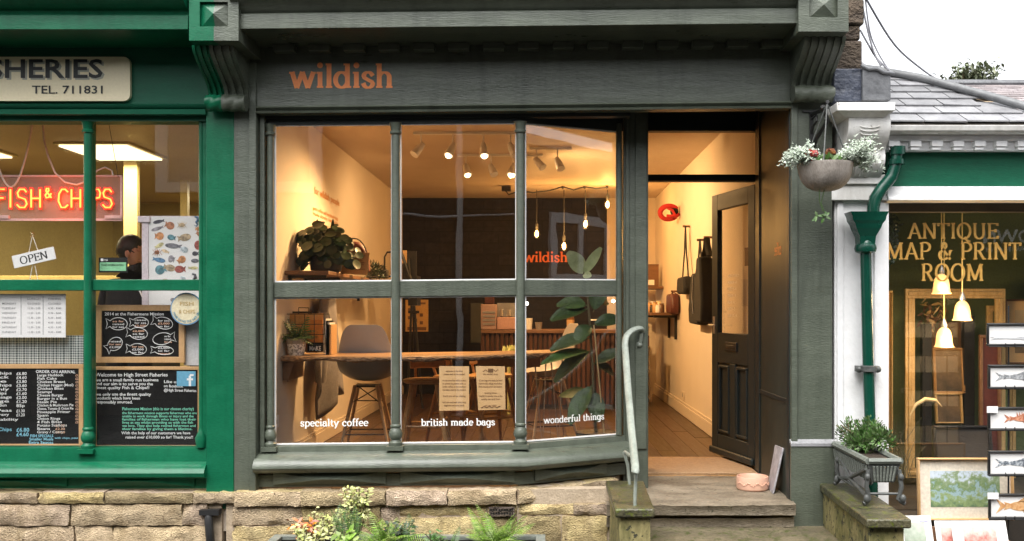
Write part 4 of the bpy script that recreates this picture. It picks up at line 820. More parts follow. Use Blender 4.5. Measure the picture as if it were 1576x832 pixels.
for i, t in enumerate(('we are a small family run business', 'and our aim is to serve you the', 'finest quality Fish & Chips!!', '', 'we only use the finest quality', 'products which have been', 'responsibly sourced.')):
    if t: text_fit(mb, t, 147, 147 + len(t) * 2.85, 586.5 + i * 6 - (2 if i > 3 else 0), y, 4.6, .014, .0, .03)
for i, t in enumerate(('Like us', 'on facebook', '@High Street Fisheries')): text_fit(mb, t, 252, 252 + (22, 30, 50)[i], 589 + i * 6.5, y, 4.4, .012, -.02)
text_fit(mbg, 'Fishermans Mission (this is our chosen charity)', 188, 298, 631, y, 4.6, .012)
for i, t in enumerate(('the fishermens mission supports fishermen who are', 'unable to work through illness or injury and the', 'families of fishermen who have lost their', 'lives at sea whilst providing us with the fish', 'we love. They also help retired fishermen and', 'their families by giving them a lifetime.')): text_fit(mbg, t, 188, 303 - (i * 5) % 9, 637 + i * 4.9, y, 3.8, .016)
text_fit(mb, 'With the help of our customers we have', 187, 293, 668, y, 4.4, .014); text_fit(mb, 'raised over £10,000 so far! Thank you!!', 193, 297, 674.5, y, 4.4, .014)
mb.build('chalk_writing', 'chalk', r, smooth=False); mbg.build('chalk_writing', 'chalkg', r, smooth=False, label='green chalk paragraph')
y = .1855; MB().pb(272, 571, 301, 594, y, .0025).build('blue_square', 'bluef', r)
mb = MB(); mb.pb(290.5, 578, 294, 594, y - .002, .001); mb.pb(287.5, 582, 297, 585, y - .0026, .001); mb.pb(292, 575.5, 298, 578.5, y - .003, .001); mb.build('square_emblem', 'wtext', r, smooth=False)
r = panel('chalkboard', 'framed chalkboard with seven chalk fish outlines', 'chalkboard', (147, 469, 284, 558), .20, 'board', frame='pine', fw=9)
mb, mbp = MB(), MB(); y = .196; text_fit(mb, '2014 at the Fishermens Mission', 161, 252, 485, y, 4.6, .014)
def fish_outline(m, u, v, w, h, y, rot=0, flip=1, fill=False):
    pts = [(.5 * math.cos(R(a)), .5 * math.sin(R(a))) for a in range(155, -156, -18)] + [(-.68, -.42), (-.60, 0), (-.68, .42)]
    c, s = math.cos(rot), math.sin(rot); q = [(u + flip * (a * w * c) - b * h * s, v + flip * a * w * s + b * h * c) for a, b in pts]
    if fill: m.pprism(q if flip > 0 else q[::-1], y, .002)
    else: m.tube([P(a, b, y) for a, b in q + q[:1]], .0021, 4)
for i, (u, v, w, h, ro, fl) in enumerate(((182, 498, 28, 19, 0, 1), (216, 496, 25, 16, 0, 1), (252, 497, 28, 18, .25, 1), (213, 513, 28, 18, .1, 1), (250, 521, 30, 18, -.15, -1), (177, 529, 24, 19, -.6, 1), (212, 537, 27, 17, .05, 1), (252, 539, 30, 13, .05, 1))):
    fish_outline(mb, u, v, w, h, y, ro, fl)
    for k in range(3): text_fit(mb if (i + k) % 3 else mbp, ('so far', 'raised', 'for sea', '£2,000')[(i + k) % 4], u - 7 * fl * 1 - (2 if fl > 0 else -10) - (0 if fl > 0 else 14), u + (9 if fl > 0 else 3), v - 2.5 + k * 4.4, y, 3, .012)
mb.build('chalk_writing', 'chalk', r, smooth=False); mbp.build('chalk_writing', 'chalkp', r, smooth=False, label='peach chalk words')
r = panel('opening_notice', 'white sheet of tabulated opening hours taped to the glass', 'paper', (-20, 452, 101, 519), .14, 'paper')
mb = MB(); y = .1385
for i, d in enumerate(('', 'MONDAY', 'TUESDAY', 'WEDNESDAY', 'THURSDAY', 'FRIDAY', 'SATURDAY', 'SUNDAY')):
    v = 461 + i * 7.3
    if d: text_fit(mb, d, 3, 26 - (i % 3), v, y, 3, .006)
    for cx0, t in ((42, 'LUNCH'), (74, 'EVENING')): text_fit(mb, t if i == 0 else ('CLOSED' if i == 1 else '11.30 - 2.00' if cx0 < 60 else '4.30 - 8.00'), cx0, cx0 + 20, v, y, 3, .004)
mb.pb(32, 455, 32.6, 515, y, .0008); mb.pb(66, 455, 66.6, 515, y, .0008); mb.build('printed_hours', 'inkgrey', r, smooth=False)
mb = MB(); y = .205; n = 60; vs = []; fs = []
for i in range(n + 1):
    u = -70 + 216 * i / n
    for v in (516, 562): x, yy, z = P(u, v, y); vs.append((x, y + .008 * math.sin(i * 1.9), z))
fs = [(2 * i, 2 * i + 2, 2 * i + 3, 2 * i + 1) for i in range(n)]
m, nt_, b_ = _nm('gingham_cotton'); tc = nt_.nodes.new('ShaderNodeTexCoord'); mp = nt_.nodes.new('ShaderNodeMapping'); mp.inputs['Scale'].default_value = (62, 0, 62); nt_.links.new(tc.outputs['Object'], mp.inputs[0])
sx = nt_.nodes.new('ShaderNodeSeparateXYZ'); nt_.links.new(mp.outputs[0], sx.inputs[0]); fr_ = []
for k in (0, 2):
    f_ = nt_.nodes.new('ShaderNodeMath'); f_.operation = 'FRACT'; nt_.links.new(sx.outputs[k], f_.inputs[0]); g_ = nt_.nodes.new('ShaderNodeMath'); g_.operation = 'GREATER_THAN'; g_.inputs[1].default_value = .5; nt_.links.new(f_.outputs[0], g_.inputs[0]); fr_.append(g_)
ad = nt_.nodes.new('ShaderNodeMath'); ad.operation = 'ADD'; nt_.links.new(fr_[0].outputs[0], ad.inputs[0]); nt_.links.new(fr_[1].outputs[0], ad.inputs[1]); md = nt_.nodes.new('ShaderNodeMath'); md.operation = 'MULTIPLY'; md.inputs[1].default_value = .5; nt_.links.new(ad.outputs[0], md.inputs[0])
nt_.links.new(_mix(nt_, md.outputs[0], (.62, .64, .60), (.05, .07, .07)), b_.inputs['Base Color']); M['gingham'] = m
c_ = MB().add(vs, fs); c_.add([(x, y + .012, z) for x, y, z in vs], [f[::-1] for f in fs]); c_.build('cafe_curtain', 'gingham', label='gingham cafe curtain strip behind the fish shop window', cat='curtain')
r = panel('info_card', 'black and green hygiene card stuck inside fish shop window', 'card', (152, 396, 196, 419), .13, 'black'); MB().pb(153.5, 403.5, 194, 416.5, .128, .002).build('green_band', surf('green_card', (.22, .5, .28), rough=.5), r)
mb = MB(); text_fit(mb, 'FOOD HYGIENE RATING', 156, 190, 409, .1265, 3.2, .01); mb.build('card_print', 'black', r, smooth=False); mb = MB(); mb.pb(155, 397.5, 159, 401.5, .1285, .001); text_fit(mb, 'LOCAL', 160, 166, 401, .1285, 3); mb.build('card_print', 'wtext', r, smooth=False)
# cabinet with the fish poster
cab = thing('menu_cabinet', 'pale cabinet side behind the poster in the fish shop', 'cabinet', P(220, 470, .36)); y = .36
mb = MB(); mb.pb(218, 342, 228, 545, y, .25); mb.pb(211, 332, 230, 342, y - .01, .28); mb.build('cabinet_side', surf('lilac_white_laminate', (.62, .55, .58), rough=.4), cab, bev=.004)
MB().pb(228, 332, 330, 545, y + .02, .23).build('cabinet_front', surf('lilac_white_laminate_front', (.64, .58, .6), rough=.4), cab)
po = thing('poster', 'white poster covered in colourful fish, shells and crabs', 'poster', P(272, 470, y)); MB().pb(229, 333, 330, 500, y + .010, .004).build('sheet', 'paper', po)
cols = [(.05, .05, .06), (.20, .09, .05), (.32, .24, .15), (.05, .10, .16), (.16, .15, .16), (.30, .14, .06), (.06, .13, .15), (.22, .17, .11), (.18, .05, .04), (.3, .27, .14), (.09, .09, .10), (.26, .30, .32)]
pm = [surf('poster_print', c, tuple(min(1, x * 2.6) for x in c), rough=.6, scale=55, bump=0, lo=.42, hi=.58) for c in cols]; mb = MB()
spec = [(243, 341, 18, 7, -.2), (262, 347, 15, 15, .3), (280, 346, 14, 12, 0), (302, 340, 7, 15, .1), (241, 352, 20, 7, -.3), (246, 363, 14, 15, 0), (263, 365, 13, 11, .2), (285, 365, 21, 14, -.2), (305, 377, 14, 18, 0), (246, 377, 15, 8, -.5), (265, 378, 26, 10, .1), (284, 384, 12, 12, .2), (300, 390, 10, 9, 0), (242, 388, 10, 12, 0), (254, 386, 12, 6, .4), (246, 400, 20, 9, .2), (263, 398, 10, 14, .3), (280, 399, 14, 14, -.6), (246, 415, 17, 18, -.3), (262, 412, 18, 13, .2), (276, 414, 17, 14, 0), (298, 412, 15, 6, 0), (300, 401, 14, 8, 0), (282, 428, 9, 7, .4), (298, 428, 12, 5, 0), (307, 360, 10, 9, .5), (254, 432, 14, 8, 0), (290, 460, 12, 8, 0), (268, 462, 14, 9, .3), (305, 352, 8, 8, 0)]
for i, (u, v, w, h, ro) in enumerate(spec):
    w *= .86; h *= .8
    mb.m = i % len(cols); yy = y + .0085 - .0002 * (i % 4)
    if i in (2, 13): # crab / shell: body with legs
        fish_outline(mb, u, v, w * .7, h * .7, yy, ro, 1, True)
        for k in range(-2, 3): mb.tube([P(u + k * 2, v, yy), P(u + k * 3.6, v - 6 + abs(k), yy)], .0016, 4); mb.tube([P(u + k * 2, v, yy), P(u + k * 3.6, v + 6 - abs(k), yy)], .0016, 4)
    elif i == 3 or i == 24: mb.tube([P(u + a, v + b, yy) for a, b in ((-2, -7), (2, -6), (3, -2), (0, 2), (2, 5), (0, 8), (-3, 6))], [.006, .008, .011, .008, .006, .004, .002], 6)
    else: fish_outline(mb, u, v, w, h, yy, ro, 1 if i % 2 else -1, True)
mb.build('printed_creatures', pm, po, smooth=False, kind='stuff')
# round badge
bd = thing('window_badge', 'round cream and blue fish and chips badge on the glass', 'badge', P(288, 500, .125)); y = .125; cc = P(287, 475, y)
def cyl(c, r_, yy, th, n=32): return MB().prism([(c[0] + r_ * math.cos(2 * math.pi * i / n), yy, c[2] + r_ * math.sin(2 * math.pi * i / n)) for i in range(n)], (0, th, 0))
cyl(cc, 25 * s_(y), y, .004).build('badge_ring', surf('badge_blue', (.14, .3, .48), rough=.5), bd, smooth=False); mb = cyl(cc, 23.2 * s_(y), y - .0015, .003); mb.build('badge_face', surf('badge_cream', (.72, .62, .42), rough=.5), bd, smooth=False)
mb = MB(); text_fit(mb, 'FISH', 276, 298, 470, y - .003, 6, .02); text_fit(mb, '& CHIPS', 275, 300, 482, y - .003, 6, .02); mb.build('badge_lettering', surf('badge_tan', (.5, .36, .16), rough=.6), bd, smooth=False)
mb = MB(); ar = 'NOURISHING THE NATION'
for i, ch in enumerate(ar):
    q = R(200 + 140 * i / (len(ar) - 1)); rr = 24.0 * s_(y)
    if ch != ' ': text(mb, ch, .02, (lambda q: lambda a, b, k: (cc[0] + (rr - .012 + 0) * math.cos(q) - a * math.sin(q) - b * math.cos(q) * 1 + .007 * math.sin(q), y - .0045, cc[2] + (rr - .012) * math.sin(q) + a * math.cos(q) - b * math.sin(q) - .007 * math.cos(q)))(q), .02)
mb.build('badge_lettering', 'bluef', bd, smooth=False)
r = panel('notice', 'plain white notice below the round badge', 'paper', (283, 492, 313, 562), .22, surf('grey_white_sheet', (.5, .5, .5), (.6, .6, .6), rough=.6))
# person behind the counter: standing, bent slightly forward, dark top
def skin_figure(joints, edges, mats, name, parent, lv=2):
    me = bpy.data.meshes.new(name); off = parent.location
    me.from_pydata([tuple(Vector(p) - off) for p, r_ in joints], edges, []); o = bpy.data.objects.new(name, me); COL.objects.link(o); o.parent = parent
    sk = o.modifiers.new('skin', 'SKIN'); ss = o.modifiers.new('sub', 'SUBSURF'); ss.levels = ss.render_levels = lv
    for i, (p, r_) in enumerate(joints): me.skin_vertices[0].data[i].radius = r_ if isinstance(r_, tuple) else (r_, r_)
    me.skin_vertices[0].data[0].use_root = True; me.materials.append(M[mats]); return o
px_, py_ = ux(199, .95), .95
per = thing('person', 'dark haired person in a black top behind the fish shop counter', 'person', (px_, py_, FLOOR))
def J(dx, dy, dz, r_): return ((px_ + dx, py_ + dy, FLOOR + dz), r_)
jt = [J(0, 0, .92, (.15, .11)), J(0, 0, 1.12, (.14, .10)), J(.02, -.02, 1.30, (.16, .11)), J(.05, -.04, 1.41, (.10, .08)), J(.07, -.05, 1.49, .05), J(.10, -.06, 1.56, .055),
      J(-.16, 0, 1.37, .06), J(-.21, .02, 1.12, .045), J(-.14, -.16, .95, .035), J(-.08, -.24, .95, .025), J(.20, -.02, 1.36, .06), J(.26, -.02, 1.10, .045), J(.20, -.18, .96, .035), J(.14, -.25, .95, .025),
      J(-.09, 0, .86, .09), J(-.10, .0, .48, .06), J(-.10, .02, .09, .045), J(-.11, -.10, .03, .035), J(.09, 0, .86, .09), J(.10, .0, .48, .06), J(.10, .02, .09, .045), J(.11, -.10, .03, .035)]
skin_figure(jt, [(0, 1), (1, 2), (2, 3), (3, 4), (4, 5), (2, 6), (6, 7), (7, 8), (8, 9), (2, 10), (10, 11), (11, 12), (12, 13), (0, 14), (14, 15), (15, 16), (16, 17), (0, 18), (18, 19), (19, 20), (20, 21)], 'blackcloth', 'body', per)
hc = (px_ + .05, py_ - .05, FLOOR + 1.615)
mb = MB(); mb.ball(hc, (.082, .10, .112), 20, 14)
for i, v in enumerate(mb.v):
    x, yv, z = Vector(v) - Vector(hc); z2 = z; s = 1 - .22 * max(0, -z / .112); mb.v[i] = (hc[0] + x * s + .02 * max(0, -z / .112), hc[1] + yv * s, hc[2] + z)
mb.ball((hc[0] + .088, hc[1] - .03, hc[2] - .015), (.018, .013, .02), 8, 6); mb.ball((hc[0] + .062, hc[1] - .035, hc[2] - .062), (.014, .02, .007), 8, 6); mb.ball((hc[0] - .0, hc[1] - .097, hc[2] - .012), (.018, .012, .03), 10, 6)
for s in (-1, 1): mb.ball((hc[0] + .066, hc[1] - .03 + s * .03, hc[2] + .012), (.012, .012, .010), 8, 6)
mb.build('head', 'skin', per)
mb = MB(); mb.ball((hc[0] - .018, hc[1], hc[2] + .028), (.094, .108, .108), 18, 12)
rr_ = random.Random(3)
for i in range(260):
    a, b = rr_.uniform(0, 6.28), rr_.uniform(.0, 1.7); d = Vector((math.sin(b) * math.cos(a), math.sin(b) * math.sin(a), math.cos(b))); p = Vector((hc[0] - .018, hc[1], hc[2] + .028)) + Vector((d.x * .09, d.y * .104, d.z * .104))
    if p.x > hc[0] + .055 and p.z < hc[2] + .06: continue
    mb.leaf(p + d * .004, d.cross(Vector((rr_.uniform(-.3, .3), rr_.uniform(-.3, .3), 1))) * rr_.choice((-1, 1)) + Vector((0, 0, -.8)), d, .07, .022, .35, 3)
mb.build('hair', 'hair', per)
mb = MB(); mb.tube([(px_ + .12, py_ - .13, FLOOR + 1.36), (px_ + .165, py_ - .145, FLOOR + 1.28), (px_ + .19, py_ - .135, FLOOR + 1.2)], .006, 6); mb.build('white_trim', 'wtext', per)
# rainwater pipe foot under the party pilaster
mb = MB(); mb.tube([P(322, 786, -.03), P(321, 800, -.06), P(324, 835, -.06), P(324, 900, -.06)], .026, 10); mb.box(ux(308, -.05), ux(338, -.05), -.07, .0, vz(792, -.05), vz(784, -.05)); mb.build('drain_pipe', 'black', label='short black drain pipe below the two-tone pilaster', cat='drain pipe')

# ------------------------------------------------------------------ antique print shop
pr = thing('print_shop', 'white painted antique print shop with slate roof and gold window lettering', 'shop', (3.3, .1, 0))
PY = .04
mb = MB(); a, b = ux(1284, PY), ux(1366, PY)
mb.box(a, b, PY, PY + .3, 0, vz(285, PY)); mb.box(a + .015, a + .055, PY - .012, PY, .1, vz(312, PY)); mb.box(b - .09, b - .0, PY - .025, PY, .1, vz(312, PY)); mb.box(a + .05, a + .15, PY - .014, PY, vz(312, PY), vz(306, PY)); mb.build('white_pier', 'white', pr, bev=.005)
mb = MB(); y = PY - .06; mb.pb(1279, 283, 1368, 308, y + .02, .3); mb.pb(1281, 268, 1366, 283, y, .3)
mb.build('pier_moulding', 'whitedirty', pr, bev=.005)
# scrolled corbel under a projecting cap
mb = MB(); x0, x1 = ux(1300, -.12), ux(1364, -.12); zt, zb = vz(172, -.2), vz(272, -.05); prof = [(PY + .1, zb)]
for i in range(19):
    t = i / 18; yv = -.02 - .16 * (t ** .8) - (.05 * math.sin(math.pi * min(1, max(0, (t - .42) / .58))) if t > .42 else .035 * math.sin(math.pi * t / .42)); prof.append((yv, zb + (zt - zb) * t))
prof.append((PY + .1, zt)); mb.profx(prof, x0, x1)
for k in range(5): mb.profx([(yy - (.010 if 0 < i < 8 else 0), zz) for i, (yy, zz) in enumerate(prof[:9])] + [(PY + .1, prof[8][1])], x0 + .015 + k * .034, x0 + .034 + k * .034)
for k in range(7):
    t = .5 + k * .052; i = int(t * 18); yv = prof[i + 1][0]; w = .035 + .004 * k
    mb.tube([((x0 + x1) / 2 + w * math.cos(q), yv - .004 - .012 * math.sin(q) * -1 * .3, prof[i + 1][1] - .012 * math.sin(q)) for q in [math.pi * j / 8 for j in range(9)]], .004, 5)
mb.build('corbel', 'whitedirty', pr, ang=35, bev=.003)
mb = MB(); y = -.26; mb.pb(1288, 157, 1378, 170, y, .45); mb.prism([P(1290, 170, y + .01), P(1373, 170, y + .01), P(1362, 180, y + .06), P(1300, 180, y + .06)], (0, .35, 0)); mb.build('corbel_cap', 'whitedirty', pr, bev=.004)
MB().box(ux(1284, .1), ux(1310, .1), .0, .3, vz(285, .1), vz(150, .1)).build('white_pier', 'whitedirty', pr, bev=.004)
mb = MB(); y = -.12; mb.pb(1284, 105, 1327, 156, y, .5); mb.build('lead_box', surf('blue_black_lead', (.03, .035, .05), (.07, .08, .11), .3, 9, bump=.6, bscale=18, chips=(.5, .55, .6), chip_at=.69), pr, bev=.006)
mb = MB(); y = -.14; mb.pprism([(1327.5, 104), (1345, 101), (1358, 108), (1371, 111), (1371, 154), (1327.5, 154)], y, .5); mb.tube([P(1325, 100, y), P(1337, 106, y - .01), P(1349, 105, y - .01), P(1360, 111, y - .01), P(1376, 113, y)], .012, 8); mb.build('lead_box', 'lead', pr, bev=.006)
# eaves gutter, dentil frieze, green fascia, boards
EX1 = 5.2
mb = MB(); a = ux(1362, -.1); zg0, zg1 = vz(204, -.14), vz(193, -.14)
mb.profx([(.2, zg0), (-.12, zg0), (-.15, zg0 + .012), (-.16, zg1), (.2, zg1)], a, EX1); mb.build('eaves_gutter', 'whitedirty', pr, bev=.003)
mb = MB(); y = -.06; mb.profx([(.2, vz(216, y)), (-.05, vz(216, y)), (-.075, zg0 - .004), (.2, zg0 - .004)], ux(1366, y), EX1); mb.profx([(.2, vz(230, y)), (y + .03, vz(230, y)), (y + .03, vz(216, y) - .001), (.2, vz(216, y) - .001)], ux(1366, y), EX1); mb.build('frieze', 'white', pr)
for i in range(30):
    u0 = 1367 + i * 33; x = ux(u0, y)
    if x > EX1 - .1: break
    mb = MB(); mb.box(x, x + .068, y - .015, y + .03, vz(225.5, y), vz(217, y)); mb.box(x + .005, x + .06, y - .005, y + .03, vz(230.5, y), vz(226, y)); mb.build('dentil', 'white', pr, bev=.002)
y = .03; MB().pb(1374, 230, 1374, 231, y, .01) if False else None
MB().box(ux(1366, y), EX1, y, .2, vz(288, y), vz(230, y)).build('fascia_board', 'green_d', pr)
y = -.01; mb = MB(); mb.box(ux(1366, y), EX1, y, .2, vz(305, y), vz(286.5, y)); mb.box(ux(1366, y), EX1, y - .02, .2, vz(308.5, y), vz(304, y)); mb.build('fascia_moulding', 'white', pr, bev=.003)
# window and room
WY = .16
MB().box(ux(1366, WY), EX1, WY - .03, WY + .05, vz(326, WY), vz(300, WY)).build('window_head', 'dark', pr)
MB().prism([(ux(1366, WY), WY, .3), (EX1, WY, .3), (EX1, WY, vz(326, WY)), (ux(1366, WY), WY, vz(326, WY))], (0, .006, 0)).build('window_pane', 'glass', pr, smooth=False)
x0, x1 = ux(1362, .2), EX1 + .2
MB().box(x0, x1, 1.75, 1.83, 0, 2.75).build('room_wall', 'greenwall', pr); MB().box(x0 - .06, x0, .2, 1.75, 0, 2.75).build('room_wall', 'greenwall', pr); MB().box(x1, x1 + .06, .1, 1.75, 0, 2.75).build('room_wall', 'greenwall', pr)
MB().box(x0, x1, .17, 1.75, 2.45, 2.51).build('room_ceiling', 'greenwall', pr); MB().box(x0, x1, .18, 1.75, .22, .30).build('room_floor', 'dark', pr)
MB().box(ux(1366, .06), EX1, .0, .2, 0, .3).build('stall_riser', 'dark', pr)
# gold lettering on the pane
mb = MB(); y = WY - .004
def gfit(t, u0, u1, v, hpx):
    x, _, z = P(u0, v, y); w = ux(u1, y) - x; w0 = serif_width(t); sz = hpx * s_(y) / .7; k_ = w / (w0 * sz)
    pl = front(0, y, z); serif(mb, t, sz, .12, .05, 0, lambda a, b, k: (x + a * k_, y - k, z + b))
gfit('ANTIQUE', 1397, 1537, 367, 24); gfit('MAP & PRINT', 1363, 1572, 399, 26); gfit('ROOM', 1417, 1515, 432, 26)
mb.build('window_lettering', 'gold', pr, smooth=False)
# slated roof with a lead hip roll
ang_ = math.atan(.6); cr, sr = math.cos(ang_), math.sin(ang_); ze = vz(192, -.1)
def rp(x, d, n=0): return (x, -.13 + d * cr - n * sr, ze + d * sr + n * cr)
mb = MB(); row = 0; d = 0
while d < 1.15:
    x = 2.12 - (.12 if row % 2 else 0) - random.uniform(0, .02)
    while x < 5.2:
        w = random.uniform(.22, .27); lim = lambda xx: (.93 - (xx - 2.45) * 1.42) / cr
        if d < lim(x + w * .5) and d + .05 < lim(x + .05):
            q = [rp(x, d, .022 + random.uniform(0, .004)), rp(x + w - .006, d + random.uniform(-.006, .006), .022), rp(x + w - .006, d + .26, .003), rp(x, d + .26, .003)]
            mb.prism(q, (0, sr * .009, -cr * .009))
        x += w
    d += .15 - row * .004; row += 1
mb.build('roof_slates', 'slate', pr, smooth=False)
mb = MB(); hp = [(2.22, .96), (2.45, .86), (2.7, .56), (2.95, .20), (3.2, -.13)]; pts = [rp(2.10, 1.02, .04), rp(2.3, 1.03, .04), rp(2.6, .80, .045), rp(2.9, .42, .045), rp(3.2, .0, .045)]
mb.tube(pts, .027, 10); mb.build('hip_roll', 'leadroll', pr)
mb = MB(); mb.prism([rp(2.1, .0), rp(3.22, .0), rp(2.4, 1.1), rp(2.1, 1.1)], (0, 0, -.03)); mb.build('roof_deck', 'dark', pr)
MB().box(2.1, EX1, .3, 1.83, 2.55, 2.66).build('flat_roof', 'lead', pr)
# gable edge stones of the coffee shop next to the gap
mb = MB(); rnd = random.Random(5); z = 2.95
while z < 6.8: h = rnd.uniform(.09, .2); mb.box(1.80, 2.005 + rnd.uniform(-.025, .02), -.03 + rnd.uniform(-.01, .01), .30, z, z + h - .004); z += h
mb.build('quoin_stones', 'dkstone', shop, bev=.012)
# overhead cables
def cable(label, pts, r=.006, mat='gcable'):
    n = 18; out = []
    for i in range(n + 1):
        t = i / n * (len(pts) - 1); k = min(int(t), len(pts) - 2); f = t - k; p = [Vector(pts[max(0, min(len(pts) - 1, k + j))]) for j in (-1, 0, 1, 2)]
        out.append(.5 * ((2 * p[1]) + (p[2] - p[0]) * f + (2 * p[0] - 5 * p[1] + 4 * p[2] - p[3]) * f * f + (3 * p[1] - p[0] - 3 * p[2] + p[3]) * f ** 3))
    MB().tube(out, r, 6).build('overhead_cable', mat, label=label, cat='cable')
yb = .25
cable('grey cable sagging from the gable down along the slate roof', [P(1320, -30, yb), P(1340, 10, yb), P(1378, 70, .5), P(1420, 107, .7), P(1450, 126, .62)], .007)
cable('thin cable dropping from the gable to the lead box top', [P(1322, -20, yb), P(1334, 40, .2), P(1345, 80, .15), P(1356, 101, .1)], .006)
cable('thin cable looping out from gable stonework to lead flashing', [P(1324, 46, yb), P(1334, 64, .2), P(1350, 90, .15), P(1376, 115, .05)], .006)
cable('second thin cable falling beside the gable edge', [P(1330, -20, yb), P(1338, 45, .22), P(1350, 78, .2), P(1368, 108, .1)], .005)
# hopper and downpipe
dp = thing('downpipe', 'dark green cast iron downpipe with hopper on the white pier', 'drain pipe', (ux(1337, -.05), -.06, 0))
y = -.06; mb = MB(); mb.tube([P(*p, y) for p in ((1383, 226), (1380, 240), (1378, 255), (1372, 272), (1357, 290), (1347, 305), (1344, 320), (1344, 330))], .038, 14); mb.lathe([(.05, 0), (.05, .03)], P(1379.5, 253, y), 14); mb.lathe([(.048, 0), (.048, .05)], P(1381, 238, y), 14); mb.build('swan_neck', 'pipe', dp)
zc = lambda v: vz(v, y); mb = MB(); cx_ = ux(1332, y)
lv = [(376, .046, .04), (364, .05, .045), (352, .075, .06), (345, .085, .065), (340, .10, .072), (334, .105, .075), (327, .118, .08)]
for (va, wa, da), (vb_, wb, db) in zip(lv[:-1], lv[1:]):
    mb.hexa([(cx_ - wa, y - da, zc(va)), (cx_ + wa, y - da, zc(va)), (cx_ + wa, y + .05, zc(va)), (cx_ - wa, y + .05, zc(va)), (cx_ - wb, y - db, zc(vb_)), (cx_ + wb, y - db, zc(vb_)), (cx_ + wb, y + .05, zc(vb_)), (cx_ - wb, y + .05, zc(vb_))])
mb.build('hopper', 'pipe', dp, smooth=False)
mb = MB(); mb.tube([P(1332, 374, y), P(1333, 420, y), P(1336, 560, y), P(1341, 700, y), P(1344, 800, y), P(1345, 900, y)], .034, 14); mb.build('pipe', 'pipe', dp)
mb = MB(); mb.lathe([(.042, -.03), (.062, -.022), (.068, 0), (.062, .022), (.05, .03), (.042, .05)], P(1332, 382, y), 16); mb.build('collar', 'pipe', dp)
mb = MB(); mb.lathe([(.042, -.02), (.052, -.016), (.052, .016), (.042, .02)], P(1336.5, 567, y), 16); mb.ball(P(1322, 568, y), .022, 10, 6); mb.ball(P(1351, 568, y), .022, 10, 6); mb.pb(1320, 563, 1353, 572, y + .02, .06); mb.build('pipe_clip', 'castiron', dp)
# lamps in the print shop window
lamps_ = [(1449, 398, 452, .42, 'glass bell pendant hanging highest over the gold word ROOM'), (1481, 425, 493, .48, 'glass bell pendant hanging beside the gold picture frame head'), (1453, 470, 534, .54, 'glass bell pendant hanging lowest in front of the gold frame')]
for u, v0, v1, y, lab in lamps_:
    r = thing('pendant_lamp', lab, 'lamp', P(u, v1, y), 'glass bell pendants in the print shop window'); c = P(u, v1, y); k = s_(y)
    h = 31 * k; w = 14.5 * k
    prof = [(w, 0), (w * 1.0, .006), (w * .90, .012), (w * .84, h * .25), (w * .79, h * .5), (w * .70, h * .72), (w * .52, h * .88), (w * .30, h * .97), (w * .2, h)]
    MB().lathe(prof + [(w * .18, h - .004), (w * .48, h * .86), (w * .66, h * .7), (w * .75, h * .48), (w * .80, h * .24), (w * .93, .003)], c, 22).build('lamp_shade', 'shade', r)
    MB().ball((c[0], c[1], c[2] + h * .36), (w * .46, w * .46, h * .25), 12, 8).build('lamp_bulb', 'shadebulb', r)
    mb = MB(); mb.lathe([(w * .30, 0), (w * .34, .015), (w * .2, .045), (.006, .06)], (c[0], c[1], c[2] + h - .002), 12); mb.build('lamp_cap', 'steel', r)
    MB().tube([(c[0], c[1], c[2] + h + .05), (c[0], c[1], 2.45)], .004, 6).build('flex', 'creamwood', r)
    lamp('pendant_light', (c[0], c[1] - w * 1.6, c[2] - .03), 4.0, (1, .70, .36), .05, r)
# pictures and frames inside
def frame(label, rect, y, mat, fw, inner, tilt=0, group=None, mount=None, th=.03, cat_='picture frame'):
    u0, v0, u1, v1 = rect; r = thing('picture_frame', label, cat_, ((ux(u0, y) + ux(u1, y)) / 2, y, vz(v1, y)), group); w = (ux(u1, y) - ux(u0, y)) / 2; h = vz(v0, y) - vz(v1, y); f = fw * s_(y)
    tr = Matrix.Rotation(-tilt, 4, 'X'); mb = MB()
    for a, b, c, d in ((-w, w, h - f, h), (-w, w, 0, f), (-w, -w + f, f, h - f), (w - f, w, f, h - f)): mb.box(a, b, -th * .6, th * .4, c, d)
    g = f * .3
    for a, b, c, d in ((-w + g, w - g, h - f + g, h - g), (-w + g, w - g, g, f - g), (-w + g, -w + f - g, f, h - f), (w - f + g, w - g, f, h - f)): mb.box(a, b, -th * .9, -th * .6, c, d)
    mb.xf(tr).build('frame', mat, r, local=True, bev=.003)
    if inner: MB().box(-w + f, w - f, 0, .006, f, h - f).xf(tr).build('picture', inner, r, local=True)
    if mount:
        mm, q = mount; m2 = MB(); q *= s_(y)
        MB().box(-w + f + q, w - f - q, -.002, .0, f + q, h - f - q).xf(tr).build('mounted_print', mm, r, local=True)
    return r
sepia = landscape('sepia_engraving', [(0, (.10, .07, .04)), (.45, (.28, .19, .10)), (.7, (.40, .28, .15)), (1, (.5, .38, .22))], 22, 1.7, 2, 0, .5)
grav = landscape('brown_engraving', [(0, (.05, .035, .02)), (.5, (.22, .14, .07)), (1, (.36, .25, .13))], 16, 5.1, 2, 0, .6)
frame('large empty gilt frame leaning behind the glass pendants', (1392, 444, 1546, 735), 1.05, 'gilt', 15, None, .0)
mb = MB(); y = 1.12
for i, (u0, u1, v0) in enumerate(((1420, 1434, 498), (1484, 1500, 486))): mb.pb(u0, v0, u1, 735, y + .02 * i, .05)
mb.build('dark_stand', 'black', label='tall black display posts standing inside the gilt frame', cat='display stand')
frame('wooden framed engraving on an easel inside the gilt frame', (1437, 535, 1485, 606), 1.16, 'oak', 4, grav, .1)
frame('small mounted print stacked above the easel engraving', (1447, 495, 1478, 536), 1.40, 'shelfwood', 3, sepia, .0)
frame('lower brown framed print standing on the window floor', (1440, 605, 1482, 652), 1.12, 'gilt', 3, grav, .12)
